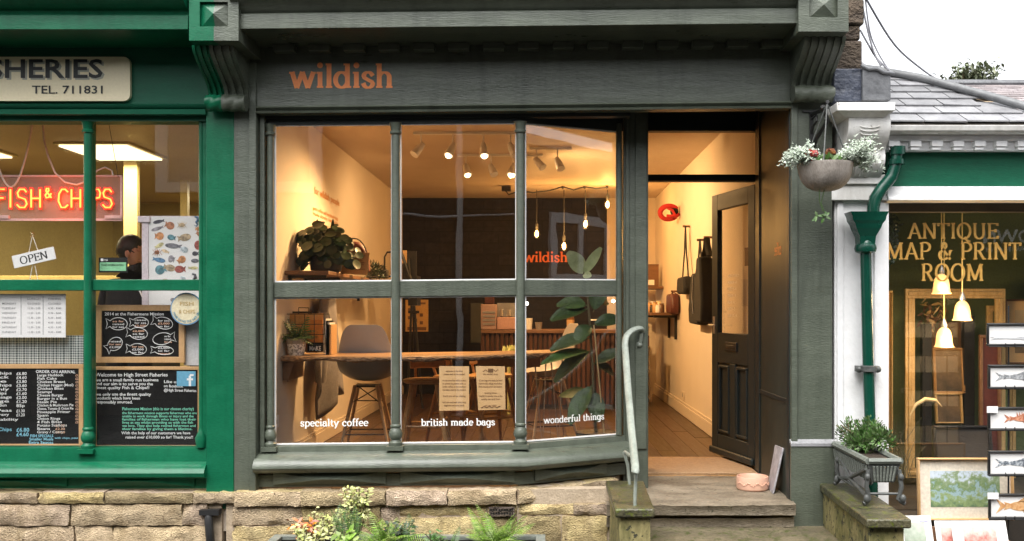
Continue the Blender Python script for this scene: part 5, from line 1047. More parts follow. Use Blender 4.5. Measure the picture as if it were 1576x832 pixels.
frame('cream mounted print in thin frame beside the rack', (1545, 460, 1600, 560), 1.2, 'shelfwood', 3, 'kraft', 0, None, (sepia, 14))
frame('narrow gilt frame edge beside the white pier', (1362, 447, 1373, 735), .9, 'gilt', 3, 'gilt')
frame('dark stained frame standing behind the gilt one', (1507, 515, 1540, 735), .95, 'shelfwood', 5, 'rust')
frame('tall pale wood frame behind the fish print rack', (1518, 470, 1562, 735), 1.30, 'gilt', 9, 'greenwall')
mb = MB(); y = 1.2; rnd = random.Random(4)
for k in range(46):
    c = P(1437 + rnd.gauss(0, 16), 483 + rnd.gauss(0, 12), y + rnd.uniform(-.05, .2)); mb.m = 0 if rnd.random() < .7 else 1
    mb.leaf(c, (rnd.uniform(-1, 1), rnd.uniform(-.5, .5), rnd.uniform(-1, .6)), (0, -1, .3), rnd.uniform(.03, .08), rnd.uniform(.01, .03), .5, 3)
for k in range(12): mb.m = 1; mb.tube([P(1428, 560, y + .1), P(1430 + rnd.uniform(-8, 14), 515, y + .1), P(1437 + rnd.gauss(0, 16), 483 + rnd.gauss(0, 10), y + .08)], .003, 4)
mb.build('dried_flowers', ['gilt', 'shelfwood'], label='spray of dried golden flowers behind the hanging lamps', cat='dried flowers')
mb = MB(); y = .62
pts = [P(1400, 640, y), P(1410, 622, y), P(1424, 614, y), P(1440, 616, y), P(1450, 626, y)]; mb.tube(pts, [.004, .012, .016, .013, .002], 8); mb.build('dried_grass', 'cane', label='arching tan plume of dried grass in print shop window', cat='dried grass')
mb = MB(); rnd = random.Random(9); y = .5
for k in range(26):
    a = P(1388 + rnd.uniform(-12, 18), 735, y); t = rnd.uniform(-.14, .14); hh = rnd.uniform(.15, .42); mb.tube([a, (a[0] + t * .3, a[1], a[2] + hh * .6), (a[0] + t, a[1] + rnd.uniform(-.05, .05), a[2] + hh)], .0022, 4)
mb.build('dried_twigs', 'stem', label='thin brown twigs standing beside the gilt frame base', cat='twigs')
mb = MB(); rnd = random.Random(19); y = .32
for k in range(120):
    c = P(1374 + rnd.gauss(0, 4), 330 + rnd.uniform(0, 70), y); mb.leaf(c, (rnd.uniform(-1, 1), rnd.uniform(-.6, .6), rnd.uniform(-1, .2)), (0, -1, .2), rnd.uniform(.02, .045), .016, .4, 3)
mb.tube([P(1372, 325, y), P(1374, 365, y), P(1373, 402, y)], .003, 5); mb.build('hanging_vine', 'leafd', label='trailing dark leafed vine inside the print shop window edge', cat='plant')
frame('dark picture leaning low in the print shop window', (1440, 655, 1530, 738), .8, 'black', 5, 'dark', .15)
# printed fish in a wire rack outside
def fishprint(r, u, v, w, h, y, mats, kind):
    mb = MB(); fish_outline(mb, u, v, w, h, y, 0, 1, True); mb.pprism([(u - w * .2, v - h * .42), (u + w * .05, v - h * .9), (u + w * .2, v - h * .4)], y, .002); mb.pprism([(u - w * .05, v + h * .42), (u + w * .08, v + h * .8), (u + w * .16, v + h * .35)], y, .002)
    mb.pprism([(u - w * .62, v - h * .1), (u - w * .95, v - h * .75), (u - w * .8, v), (u - w * .95, v + h * .75), (u - w * .62, v + h * .1)], y - .0002, .002)
    if kind == 'spiny':
        for k in range(6): mb.pprism([(u - w * .3 + k * w * .12, v - h * .4), (u - w * .3 + k * w * .13, v - h * 1.15), (u - w * .2 + k * w * .12, v - h * .4)], y - .0003 - .0002 * k, .002)
    mb.build('printed_fish', mats, r, smooth=False)
rack = thing('print_rack', 'wire display rack holding fish prints outside the print shop', 'display rack', P(1562, 830, -.5)); y = -.47
mb = MB()
for u in (1552, 1594): mb.tube([P(u, 470, y + .03), P(u, 835, y + .03), P(u, 860, y + .03)], .005, 6)
for v in (535, 600, 664, 734, 801): mb.tube([P(1522, v - 2, y - .01), P(1625, v - 2, y - .01)], .004, 6); [mb.tube([P(u, v - 2, y + .03), P(u, v - 1, y - .035), P(u, v - 7, y - .04)], .003, 5) for u in (1548, 1562, 1592)]
mb.build('wire_frame', 'black', rack)
fm = {'g': surf('grey_fish_print', (.16, .17, .18), (.42, .43, .44), .6, 60, bump=0, lo=.4, hi=.6), 'r': surf('red_fish_print', (.38, .09, .04), (.62, .30, .18), .6, 60, bump=0, lo=.4, hi=.6), 'o': surf('orange_fish_print', (.50, .22, .07), (.68, .42, .2), .6, 40, bump=0, lo=.4, hi=.6), 'k': surf('silver_fish_print', (.08, .10, .13), (.45, .48, .5), .6, 60, bump=0, lo=.45, hi=.6)}
for u0, v0, v1, kd, mt, lab in ((1518, 497, 532, 'pale', 'paper', 'black framed print of a pale faint fish at rack top'), (1520, 561, 598, 'plain', 'g', 'black framed print of a grey sleek fish in the rack'), (1520, 626, 662, 'spiny', 'r', 'black framed print of a red spiny fish in the rack'), (1520, 693, 732, 'plain', 'k', 'black framed print of a silver fish in the rack'), (1521, 759, 798, 'plain', 'o', 'black framed print of an orange bream at rack bottom')):
    r = frame(lab, (u0, v0, u0 + 105, v1), y, 'black', 3.4, 'paper', 0, 'framed fish prints in the wire rack', None, .018)
    fishprint(r, u0 + 54, (v0 + v1) / 2, (44 if kd != 'spiny' else 30), (9 if mt != 'o' else 15), y - .002, fm[mt] if mt in fm else fm['g'], kd) if kd != 'pale' else fishprint(r, u0 + 54, (v0 + v1) / 2 + 6, 50, 3, y - .002, surf('faint_print', (.45, .46, .47), rough=.6), 'plain')
    if v0 in (626, 759): MB().pb(u0 - 1, v0 - 1, u0 + 16, v0 + 9, y - .02, .002).build('price_tag', 'paper', r)
wc = landscape('river_watercolour', [(0, (.10, .17, .09)), (.22, (.24, .32, .13)), (.36, (.30, .42, .48)), (.48, (.14, .22, .08)), (.64, (.26, .33, .20)), (.76, (.50, .58, .66)), (1, (.62, .68, .74))], 24, 2.2, 2, .06, .36, amp=1.25)
frame('large watercolour of a river and trees in cream mount', (1413, 705, 1560, 800), -.18, 'kraft', 3, surf('cream_mount', (.62, .56, .46), rough=.7), .06, None, (wc, 17))
# mounted prints browsing in a bin
bin_ = thing('print_bin', 'low wooden bin standing outside the print shop', 'bin', (ux(1470, -.75), -.75, 0)); y = -.80
mb = MB(); xa, xb = ux(1385, y), ux(1600, y); mb.box(xa, xb, y - .02, y, .02, .22); mb.box(xa, xb, y + .5, y + .52, .02, .3); mb.box(xa, xa + .02, y, y + .5, .02, .26); mb.box(xb - .02, xb, y, y + .5, .02, .26); mb.box(xa, xb, y, y + .5, .02, .05); mb.build('bin_box', 'shelfwood', bin_)
red = landscape('coral_print', [(0, (.62, .60, .55)), (.40, (.66, .62, .57)), (.52, (.60, .13, .10)), (.72, (.55, .10, .08)), (1, (.68, .5, .44))], 26, 8.1, 2, .0, .3); gr = landscape('fern_print', [(0, (.68, .67, .62)), (.42, (.66, .66, .6)), (.6, (.25, .32, .22)), (1, (.5, .54, .46))], 30, 3.3, 2, 0, .3)
for i, (u0, u1, v0, yy, mt, lab) in enumerate(((1390, 1446, 800, -.68, gr, 'mounted grey green plant print in the browsing bin'), (1452, 1492, 808, -.60, red, 'mounted coral red print half hidden in the bin'), (1478, 1564, 808, -.66, red, 'wide mounted coral red print at front of bin'))):
    r = thing('mounted_print', lab, 'print', (0, 0, 0), 'mounted prints in the browsing bin'); x0, x1 = ux(u0, yy), ux(u1, yy); z1 = vz(v0, yy); r.location = ((x0 + x1) / 2, yy, z1 - .35); w = (x1 - x0) / 2; tr = Matrix.Rotation(-.35, 4, 'X')
    MB().box(-w, w, 0, .004, .0, .37).xf(tr).build('mount', 'paper', r, local=True); MB().box(-w * .6, w * .6, -.002, -.0, .06, .33).xf(tr).build('picture', mt, r, local=True)
    if i == 0: MB().box(w * .35, w * .85, -.004, -.002, .335, .365).xf(tr).build('price_tag', surf('lilac_tag', (.5, .5, .66), rough=.6), r, local=True)
# iron planter with a box shrub on the dwarf wall
pl = thing('iron_planter', 'grey iron planter trough on curled legs above the mossy dwarf wall', 'planter', (1.83, -.55, .51))
# trough runs back from a near end at v~715 to a far end at the facade
def pl_pts(y, u0, u1): return ux(u0, y), ux(u1, y)
ya, yb_ = -.72, -.05; xa0, xa1 = ux(1336, ya), ux(1386, ya); xb0, xb1 = ux(1282, yb_) + .005, ux(1282, yb_) + .20; zt = vz(705, ya) + .0; zt = 1.6 - (706 - 477) * s_(ya); zb = zt - .135
zin = zt - .0
MB().hexa([(xa0 + .025, ya + .02, zb), (xa1 - .025, ya + .02, zb), (xb1 - .02, yb_, zb), (xb0 + .02, yb_, zb), (xa0, ya, zt - .03), (xa1, ya, zt - .03), (xb1, yb_, zt - .03), (xb0, yb_, zt - .03)]).build('trough', 'castiron', pl, bev=.004)
mb = MB()
for (p, q) in (((xa0, ya), (xa1, ya)), ((xa1, ya), (xb1, yb_)), ((xb1, yb_), (xb0, yb_)), ((xb0, yb_), (xa0, ya))): mb.tube([(p[0], p[1], zt - .012), (q[0], q[1], zt - .012)], .018, 6)
mb.build('trough_rim', 'trough', pl)
MB().hexa([(xa0 + .02, ya + .02, zt - .04), (xa1 - .02, ya + .02, zt - .04), (xb1 - .02, yb_, zt - .04), (xb0 + .02, yb_, zt - .04), (xa0 + .015, ya + .015, zt - .02), (xa1 - .015, ya + .015, zt - .02), (xb1 - .015, yb_, zt - .02), (xb0 + .015, yb_, zt - .02)]).build('soil', 'soil', pl)
mb = MB()
for k in range(7): xx = xa0 + .03 + (xa1 - xa0 - .06) * k / 6; mb.tube([(xx, ya - .004, zt - .04), (xx + (xx - (xa0 + xa1) / 2) * -.18, ya + .01, zb + .01)], .007, 6)
for k in range(16):
    t = (k + .5) / 16; x_, y_ = xa0 + (xb0 - xa0) * t, ya + (yb_ - ya) * t; mb.tube([(x_ - .004, y_, zt - .04), (x_ + .01, y_, zb + .01)], .007, 6)
mb.build('ribbing', 'trough', pl)
for (x_, y_, s) in ((xa0 + .005, ya + .01, -1), (xa1 - .005, ya + .01, 1), (xb0 + .01, yb_ - .06, -1), (xb1 - .01, yb_ - .06, 1)):
    mb = MB(); mb.tube([(x_, y_, zt - .06), (x_ + s * .012, y_ - .005, zb - .02), (x_ - s * .005, y_, zb - .09), (x_ + s * .012, y_ - .005, .535), (x_ + s * .03, y_ - .01, .525)], .013, 8)
    mb.ball((x_ + s * .008, y_ - .012, zt - .10), (.015, .014, .020), 10, 7); mb.ball((x_ + s * .016, y_ - .018, .555), (.017, .015, .024), 10, 7); mb.build('leg', 'castiron', pl)
mb = MB(); mb.tube([(xa0, ya + .02, zt - .06), (xa0 + (xb0 - xa0) * .5, ya + .34, zb - .03), (xb0 + .01, yb_ - .06, .56)], .012, 7); mb.tube([(xb0 + .01, yb_ - .06, zt - .06), (xa0 + (xb0 - xa0) * .5, ya + .34, zb - .03), (xa0, ya + .02, .56)], .012, 7)
mb.tube([(xa0, ya + .01, zb - .06), (xa1, ya + .01, zb - .06)], .008, 6); mb.tube([(xa0, ya + .01, .575), (xb0, yb_ - .06, .575)], .008, 6); mb.build('side_brace', 'castiron', pl)
def shrub(name, label, c, r_, n, mat, L_=.05, W_=.012, seed=1, stems=True, flat=1):
    rnd = random.Random(seed); t = thing(name, label, 'plant', c); mb = MB(); cl = [(Vector((rnd.gauss(0, .45), rnd.gauss(0, .45) * flat, rnd.uniform(.1, 1.0))), rnd.uniform(.35, .6)) for _ in range(9)]
    for i in range(n):
        cc, cr_ = cl[i % 9]; d = Vector((rnd.gauss(0, 1), rnd.gauss(0, 1) * flat, rnd.gauss(0, 1))).normalized(); p = Vector(c) + (cc + d * cr_ * rnd.uniform(.3, 1)) * r_
        mb.leaf(p, d + Vector((0, 0, .6)) + Vector((rnd.uniform(-.4, .4), rnd.uniform(-.4, .4), 0)), d.orthogonal(), L_ * rnd.uniform(.7, 1.3), W_, .25, 2)
    mb.build('foliage', mat, t); mb = MB()
    for i in range(9): mb.tube([Vector(c), Vector(c) + Vector((rnd.uniform(-.4, .4), rnd.uniform(-.4, .4), .5)) * r_, Vector(c) + Vector((rnd.uniform(-.8, .8), rnd.uniform(-.6, .6) * flat, rnd.uniform(.7, 1.2))) * r_], .004, 5)
    mb.build('stem', 'stem', t); return t
shrub('shrub', 'bushy green evergreen growing in the iron planter', ((xa0 + xb0) / 2 + .08, -.34, zt - .03), .150, 3200, 'shrub', .022, .009, 4)
# far tree and the house beyond the roof
house = thing('far_house', 'house with pinkish slate roof beyond the print shop', 'house', (6.5, 5.2, 0))
y0_, y1_ = 3.6, 5.3; zr = vz(131, y1_); zE = vz(172, y0_); xl = ux(1462, y1_)
mb = MB(); row = 0; N = 12
for k in range(N):
    t0, t1 = k / N, (k + 1) / N + .04; x = xl + (k % 2) * .12
    while x < 9.5: w = .24; mb.prism([(x, y0_ + (y1_ - y0_) * t0, zE + (zr - zE) * t0 + .02), (x + w - .008, y0_ + (y1_ - y0_) * t0, zE + (zr - zE) * t0 + .02), (x + w - .008, y0_ + (y1_ - y0_) * t1, zE + (zr - zE) * t1), (x, y0_ + (y1_ - y0_) * t1, zE + (zr - zE) * t1)], (0, 0, -.012)); x += w
mb.build('roof_slates', 'slatep', house, smooth=False)
mb = MB(); mb.tube([(xl - .1, y1_, zr + .02), (9.6, y1_, zr + .02)], .05, 6); mb.build('ridge_tiles', 'lead', house)
mb = MB(); mb.prism([(xl, y0_ + .05, 0), (xl, y1_ * 2 - y0_, 0), (xl, y1_ * 2 - y0_, zE - .02), (xl, y1_, zr - .05), (xl, y0_ + .05, zE - .02)], (4.4, 0, 0)); mb.build('wall', 'stone', house)
tr_ = thing('tree', 'leafy green tree crown rising behind the far slate roof', 'tree', (ux(1476, 12), 12, 0)); mb = MB(); rnd = random.Random(2); cx_ = ux(1478, 12); zt_ = vz(105, 12); k = s_(12)
cl = [(cx_ + rnd.uniform(-36, 36) * k, 12 + rnd.uniform(-.7, .7), zt_ - abs(rnd.gauss(0, 22)) * k - .12) for _ in range(34)]
for i in range(2000): c = cl[i % 34]; mb.leaf((c[0] + rnd.gauss(0, .10), c[1] + rnd.gauss(0, .14), c[2] + rnd.gauss(0, .07)), (rnd.uniform(-1, 1), rnd.uniform(-1, 1), rnd.uniform(-.8, .7)), (0, 0, 1), .11, .06, .3, 2)
mb.build('crown', 'treeleaf', tr_); mb = MB(); mb.tube([(cx_, 12, 0), (cx_ + .05, 12, 2.5), (cx_, 12, zt_ - .5)], [.2, .16, .05], 10)
for c in cl[::3]: mb.tube([(cx_, 12, zt_ - 1.3), ((c[0] + cx_) / 2, (c[1] + 12) / 2, (c[2] + zt_ - 1.0) / 2), c], [.05, .03, .01], 6)
mb.build('trunk', 'stem', tr_)

# ------------------------------------------------------------------ the row across the street, seen in reflections
ob = thing('stone_terrace', 'dark stone terrace across the street with a white framed window and shop sign', 'building', (0, -8.4, 0)); OY = -8.1
brick('opposite_stone', (.06, .05, .04), (.11, .09, .07), (.03, .025, .02), 1, .5, .22); M['opp'] = bpy.data.materials['opposite_stone']
MB().box(-16, 16, OY - 1, OY, 0, 5.0).build('wall', 'opp', ob); mb = MB(); mb.box(-16.1, 16.1, OY - 1.2, OY + .25, 5.0, 5.2); mb.build('roof', 'slate', ob)
def rv(u, v): k = (2 * YG - OY + D) / F; return ((u - CX) * k, H + (CY - v) * k)
xa, za = rv(240, 298); xb, zb2 = rv(497, 298); mb = MB(); w = .2
mb.box(xa, xb, OY - .02, OY + .07, za, za + .17); mb.box(xa, xa + w, OY - .02, OY + .05, za + .17, za + 1.35); mb.box(xb - w, xb, OY - .02, OY + .05, za + .17, za + 1.35); mb.box(xa, xb, OY - .02, OY + .06, za + 1.35, za + 1.5); mb.box((xa + xb) / 2 - .06, (xa + xb) / 2 + .06, OY - .02, OY + .04, za + .17, za + 1.35); mb.build('window_frame', 'white', ob, bev=.01)
MB().box(xa + w, xb - w, OY - .01, OY + .005, za + .17, za + 1.35).build('window_pane', surf('curtained_window', (.25, .25, .25), (.4, .4, .4), rough=.2), ob)
for x0, x1, z0, z1 in ((.9, 1.9, 1.0, 2.6), (2.3, 3.0, .2, 2.4)):
    mb = MB(); mb.box(x0, x1, OY - .02, OY + .05, z0, z0 + .1); mb.box(x0, x1, OY - .02, OY + .05, z1 - .1, z1); mb.box(x0, x0 + .1, OY - .02, OY + .05, z0 + .1, z1 - .1); mb.box(x1 - .1, x1, OY - .02, OY + .05, z0 + .1, z1 - .1); mb.build('window_frame', 'white', ob); MB().box(x0 + .1, x1 - .1, OY - .01, OY + .006, z0 + .1, z1 - .1).build('window_pane', 'dark', ob)
mb = MB(); mb.box(11.2, 11.4, OY - .02, OY + .06, 2.2, 3.7); mb.box(13.3, 13.5, OY - .02, OY + .06, 2.2, 3.7); mb.box(11.4, 13.3, OY - .02, OY + .06, 2.2, 2.4); mb.box(11.4, 13.3, OY - .02, OY + .06, 3.5, 3.7); mb.box(12.25, 12.4, OY - .02, OY + .05, 2.4, 3.5); mb.build('window_frame', 'white', ob)
MB().box(11.4, 13.3, OY - .01, OY + .006, 2.4, 3.5).build('window_pane', 'dark', ob)
mb = MB(); mb.tube([(-2.3, OY + .08, 3.06), (-1.4, OY + .08, 3.01), (-.3, OY + .08, 3.05), (1.5, OY + .08, 2.98)], .016, 6); mb.tube([(-1.25, OY + .06, 0), (-1.25, OY + .06, 4.9)], .05, 8); mb.build('wall_pipe', 'white', ob)
mb = MB(); xN, zN = rv(1516, 374); text(mb, 'TOWN', .30, lambda a, b, k: (xN + .95 - a, OY + .06, zN + b), .02, .95); xR, zR = rv(1517, 387); text(mb, 'RESTAURANT', .10, lambda a, b, k: (xR + 1.0 - a, OY + .06, zR + b), .01, 1.0); mb.build('sign_lettering', 'wtext', ob, smooth=False)
MB().box(xN - .2, xN + 1.3, OY + .002, OY + .055, zR - .12, zN + .35).build('sign_board', 'black', ob)

# ------------------------------------------------------------------ inside the coffee shop
def hinge_leg(mb, top, foot, r): mb.tube([top, foot], r, 8)
# live edge window table
tb = thing('live_edge_table', 'long live edge wooden window table on hairpin legs', 'table', (-.8, 1.5, FLOOR)); TZ = 1.25
edge = [(432, 1.25), (470, 1.20), (520, 1.16), (570, 1.13), (620, 1.15), (660, 1.20), (700, 1.28), (740, 1.38), (780, 1.52), (820, 1.70), (850, 1.86), (862, 1.98)]
fr_ = [(max(-1.995, ux(u, y)), y) for u, y in edge]; bk = [(fr_[-1][0] - .02, fr_[-1][1] + .45), (-.5, 2.05), (-1.2, 1.85), (-1.995, 1.78)]
n = len(fr_); ringt = fr_ + bk
MB().prism([(x, y, TZ - .030) for x, y in ringt], (0, 0, .030)).build('tabletop', 'tabletop', tb, bev=.004)
mb = MB(); rnd = random.Random(5); vs = []; fs = []; cols_ = 90; rows_ = 6
for i in range(cols_ + 1):
    t = i / cols_ * (n - 1); k = min(int(t), n - 2); f = t - k; x = fr_[k][0] + (fr_[k + 1][0] - fr_[k][0]) * f; y = fr_[k][1] + (fr_[k + 1][1] - fr_[k][1]) * f
    for j in range(rows_ + 1):
        q = j / rows_; vs.append((x, y - .006 - .018 * math.sin(math.pi * q) - rnd.uniform(0, .012), TZ - .003 - (.034 + .006 * math.sin(i * .37)) * q + (rnd.uniform(-.004, .004) if 0 < j else 0)))
for i in range(cols_):
    for j in range(rows_): a = i * (rows_ + 1) + j; fs.append((a, a + 1, a + rows_ + 2, a + rows_ + 1))
mb.add(vs, fs).build('bark_edge', 'bark', tb, ang=20)
mb = MB(); mb.box(-.55, -.02, 2.0, 2.05, TZ - .13, TZ - .05); mb.build('batten', 'oak', tb)
for lx, ly in ((-.02, 2.06), (.12, 2.10)):
    mb = MB(); mb.tube([(lx - .05, ly, TZ - .045), (lx + .02, ly - .02, FLOOR + .005), (lx + .05, ly + .04, TZ - .045)], .007, 8); mb.build('leg', 'steel', tb)
mb = MB(); mb.box(-1.995, -1.955, 1.28, 1.76, TZ - .19, TZ - .05); mb.prism([(-1.955, 1.26, TZ - .05), (-1.90, 1.26, TZ - .05), (-1.955, 1.26, TZ - .2)], (0, .03, 0)); mb.build('wall_bracket', 'shelfwood', tb)
# bar stools with moulded shells
def shell(mat):
    vs = []; fs = []; N, K = 18, 16
    prof = [(-.23, .015), (-.20, .0), (-.12, -.02), (0, -.025), (.10, -.01), (.16, .03), (.185, .09), (.20, .17), (.215, .25), (.23, .33), (.238, .385), (.24, .40)]  # y (front -> back), z
    hw = [.19, .215, .23, .235, .232, .232, .228, .222, .208, .185, .15, .11]; lift = [.015, .03, .05, .075, .10, .10, .085, .06, .04, .025, .015, .005]
    for (py, pz), w, l in zip(prof, hw, lift):
        for i in range(K + 1):
            a = -1 + 2 * i / K; e = abs(a) ** 2.6; back = min(1, max(0, (pz) / .25))
            vs.append((a * w, py - e * l * back * 1.1, pz + e * l * (1 - back)))
    R_ = len(prof)
    for r in range(R_ - 1):
        for i in range(K): q = r * (K + 1) + i; fs.append((q, q + 1, q + K + 2, q + K + 1))
    return MB().add(vs, fs)
def stool(label, mat, loc, rz, sh=.60):
    r = thing('bar_stool', label, 'stool', loc, None, rz)
    o = shell(mat)
    for i, v in enumerate(o.v): o.v[i] = (v[0], v[1], v[2] * 1.12 + sh + .03)
    b = o.build('seat_shell', mat, r, local=True); so_ = b.modifiers.new('s', 'SOLIDIFY'); so_.thickness = .007; ss = b.modifiers.new('u', 'SUBSURF'); ss.levels = ss.render_levels = 2
    for sx_ in (-1, 1):
        for sy_ in (-1, 1): MB().tube([(sx_ * .09, sy_ * .10, sh - .03), (sx_ * .21, sy_ * .22, .0)], [.017, .012], 10).build('leg', 'paleleg', r, local=True)
    mb = MB()
    for z_, w in ((.17, .175),): mb.tube([(-w, -w, z_), (w, -w, z_), (w, w, z_), (-w, w, z_), (-w, -w, z_)], .006, 6)
    mb.tube([(-.1, -.11, sh - .05), (.13, .14, .42)], .005, 6); mb.tube([(.1, -.11, sh - .05), (-.13, .14, .42)], .005, 6); mb.box(-.10, .10, -.11, .11, sh - .045, sh - .03); mb.tube([(-.13, -.14, .42), (.13, -.14, .42)], .005, 6); mb.build('foot_rail', 'black', r, local=True)
    return r
stool('grey moulded shell bar stool on splayed wooden legs at window table', 'shellg', (ux(566, 2.0), 2.0, FLOOR), math.pi + .05)
stool('pale beige shell bar stool turned sideways by the fig plant', 'shellw', (ux(845, 2.55), 2.55, FLOOR), -math.pi / 2 + .3)
def wood_chair(label, loc, rz):
    r = thing('wooden_chair', label, 'chair', loc, 'honey coloured wooden chairs at the window table', rz); sh = .60
    MB().lathe([(.17, 0), (.19, .012), (.19, .028), (.17, .036)], (0, 0, sh), 24).build('seat', 'oak', r, local=True)
    for sx_ in (-1, 1):
        for sy_ in (-1, 1): MB().tube([(sx_ * .10, sy_ * .10, sh), (sx_ * .16, sy_ * .16, .25), (sx_ * .19, sy_ * .19, 0)], [.019, .019, .013], 8).build('leg', 'oak', r, local=True)
    mb = MB(); mb.tube([(-.155, -.155, .26), (.155, -.155, .26)], .010, 6); mb.tube([(-.155, .155, .26), (.155, .155, .26)], .010, 6); mb.tube([(-.155, -.155, .3), (-.155, .155, .3)], .010, 6); mb.tube([(.155, -.155, .3), (.155, .155, .3)], .010, 6); mb.build('stretcher', 'oak', r, local=True)
    mb = MB(); mb.tube([(-.10, .13, sh + .02), (-.11, .16, sh + .12)], .012, 7); mb.tube([(.10, .13, sh + .02), (.11, .16, sh + .12)], .012, 7); mb.build('back_post', 'oak', r, local=True)
    mb = MB(); mb.prism([(-.15, .13, sh + .11), (-.06, .17, sh + .115), (.06, .17, sh + .115), (.15, .13, sh + .11), (.15, .11, sh + .11), (.06, .15, sh + .115), (-.06, .15, sh + .115), (-.15, .11, sh + .11)], (0, .01, .07)); mb.build('backrest', 'oak', r, local=True, bev=.008)
    return r
ch = wood_chair('honey wood chair showing between the first mullion and paper notices', (ux(655, 1.75), 1.78, FLOOR), 0.0)
dup(ch, (ux(700, 2.15), 2.2, FLOOR), 2.2, 'honey wood chair hidden behind the nearer kraft notice')
dup(ch, (ux(755, 2.35), 2.4, FLOOR), .5, 'honey wood chair behind the second kraft notice')
# wire rack of magazines and potted fern on the table
rk = thing('magazine_rack', 'black wire magazine rack on the window table', 'rack', (-1.74, 1.5, TZ)); y = 1.52; x0, x1 = ux(430, y), ux(503, y); zt = vz(483, y)
mb = MB()
for yy in (1.42, 1.60):
    mb.tube([(x0, yy, TZ + .005), (x0, yy, zt - .0), (x1, yy, zt), (x1 + .02, yy, TZ + .005)], .0042, 6)
    for k in range(1, 5): xx = x0 + (x1 - x0) * k / 5; mb.tube([(xx, yy, TZ + .04), (xx, yy, zt)], .003, 6)
    for k in range(1, 4): zz = TZ + (zt - TZ) * k / 4; mb.tube([(x0, yy, zz), (x1, yy, zz)], .003, 6)
mb.tube([(x0, 1.42, zt), (x0, 1.6, zt)], .004, 6); mb.tube([(x1, 1.42, zt), (x1, 1.6, zt)], .004, 6); mb.tube([((x0 + x1) / 2 - .03, 1.5, zt), ((x0 + x1) / 2 - .03, 1.5, zt + .05), ((x0 + x1) / 2 + .05, 1.5, zt + .05), ((x0 + x1) / 2 + .05, 1.5, zt)], .004, 6); mb.build('wire_frame', 'black', rk)
for i, (u0, u1, v0, yy, mt) in enumerate(((441, 497, 482, 1.50, surf('orange_cover', (.62, .26, .05), (.7, .36, .1), .4, 9)), (470, 496, 492, 1.46, surf('amber_cover', (.6, .2, .03), rough=.4)), (450, 480, 479, 1.55, 'black'))):
    r = MB().box(ux(u0, yy), ux(u1, yy), yy, yy + .008, TZ + .02, vz(v0, yy)).build('magazine', mt, label=('orange covered magazine at back of wire rack', 'deep amber magazine at front of wire rack', 'black covered magazine in wire rack')[i], cat='magazine', group='magazines in the wire rack')
r = thing('magazine', 'dark magazine with white cover lines in wire rack', 'magazine', (ux(484, 1.44), 1.44, TZ), 'magazines in the wire rack'); MB().pb(473, 527, 497, 541, 1.44, .006).build('cover', 'board', r); mb = MB(); text_fit(mb, 'MAKE', 476, 494, 539, 1.437, 7, .02); mb.build('cover_lettering', 'wtext', r, smooth=False)
for i in range(4):
    yy = 1.46 + i * .04; MB().box(x1 + .012 + i * .006, x1 + .016 + i * .014, 1.42, 1.62, TZ + .002, vz(490 + i * 3, 1.5)).build('paper_bundle', ('paper', 'board', 'paper', 'kraft')[i], label=('white booklet standing by the wire rack end', 'black booklet standing by the wire rack end', 'second white booklet by the wire rack end', 'brown booklet standing by the wire rack end')[i], cat='booklet', group='booklets standing beside the wire rack')
pf = thing('potted_fern', 'small feathery fern in a white speckled pot on the window table', 'plant', (ux(456, 1.34), 1.34, TZ)); c = (ux(456, 1.34), 1.34, TZ)
MB().lathe([(.055, 0), (.062, .01), (.072, .095), (.074, .125), (.066, .128), (.062, .11)], c, 24).build('pot', 'potpat', pf); MB().lathe([(.0745, .09), (.077, .128), (.070, .130)], c, 24).build('pot_rim', 'galv', pf)
mb = MB(); rnd = random.Random(8)
def frond(mb, base, az, L_, el, droop, pn=14, pl_=.25, w=.010):
    p = Vector(base); d = Vector((math.cos(az) * math.cos(el), math.sin(az) * math.cos(el), math.sin(el))); pts = [p.copy()]; st = L_ / pn
    for i in range(pn):
        d = (d + Vector((0, 0, -droop / pn))).normalized(); p = p + d * st; pts.append(p.copy())
        sd = d.cross(Vector((0, 0, 1))); sd = sd.normalized() if sd.length > 1e-3 else Vector((1, 0, 0)); t = (i + 1) / pn; l = L_ * pl_ * math.sin(math.pi * (.12 + .86 * t)) ** .8
        for s in (-1, 1): mb.leaf(p, sd * s + d * .38 + Vector((0, 0, -.12)), sd.cross(d), l, w * (.6 + l / L_ * 2), .3, 2, .1)
    mb.tube(pts, [.0035 * (1 - .8 * i / pn) for i in range(pn + 1)], 4)
for i in range(30): frond(mb, (c[0], c[1], c[2] + .12), rnd.uniform(0, 6.28), rnd.uniform(.10, .22), rnd.uniform(.3, 1.3), rnd.uniform(.5, 1.4), 9, .30, .009)
frond(mb, (c[0] + .04, c[1] - .03, c[2] + .12), -.3, .20, 1.3, .3, 10, .3, .014); mb.build('foliage', 'fernd', pf)
# jacket on the party wall
y0j, y1j = 1.95, 2.75; jk = thing('jacket', 'grey jersey jacket hanging on the cream party wall', 'jacket', (-1.97, 2.35, .9)); vs = []; fs = []; NU, NV = 16, 20
for j in range(NV + 1):
    t = j / NV; z = 1.72 - t * .80
    for i in range(NU + 1):
        a = i / NU; wid = .22 + .32 * min(1, t * 1.6); yy = 2.38 + (a - .5) * wid * 1.5; fold = .05 + .045 * math.sin(a * 15 + t * 2) * t + .06 * math.sin(math.pi * a); zz = z - (.10 * math.sin(a * 9) * t) - (.16 * t if .15 < a < .42 else 0)
        vs.append((-1.995 + fold * 1.3, yy, zz))
fs = [(j * (NU + 1) + i, j * (NU + 1) + i + 1, (j + 1) * (NU + 1) + i + 1, (j + 1) * (NU + 1) + i) for j in range(NV) for i in range(NU)]
b = MB().add(vs, fs).build('body', 'hoodie', jk); so_ = b.modifiers.new('s', 'SOLIDIFY'); so_.thickness = .02
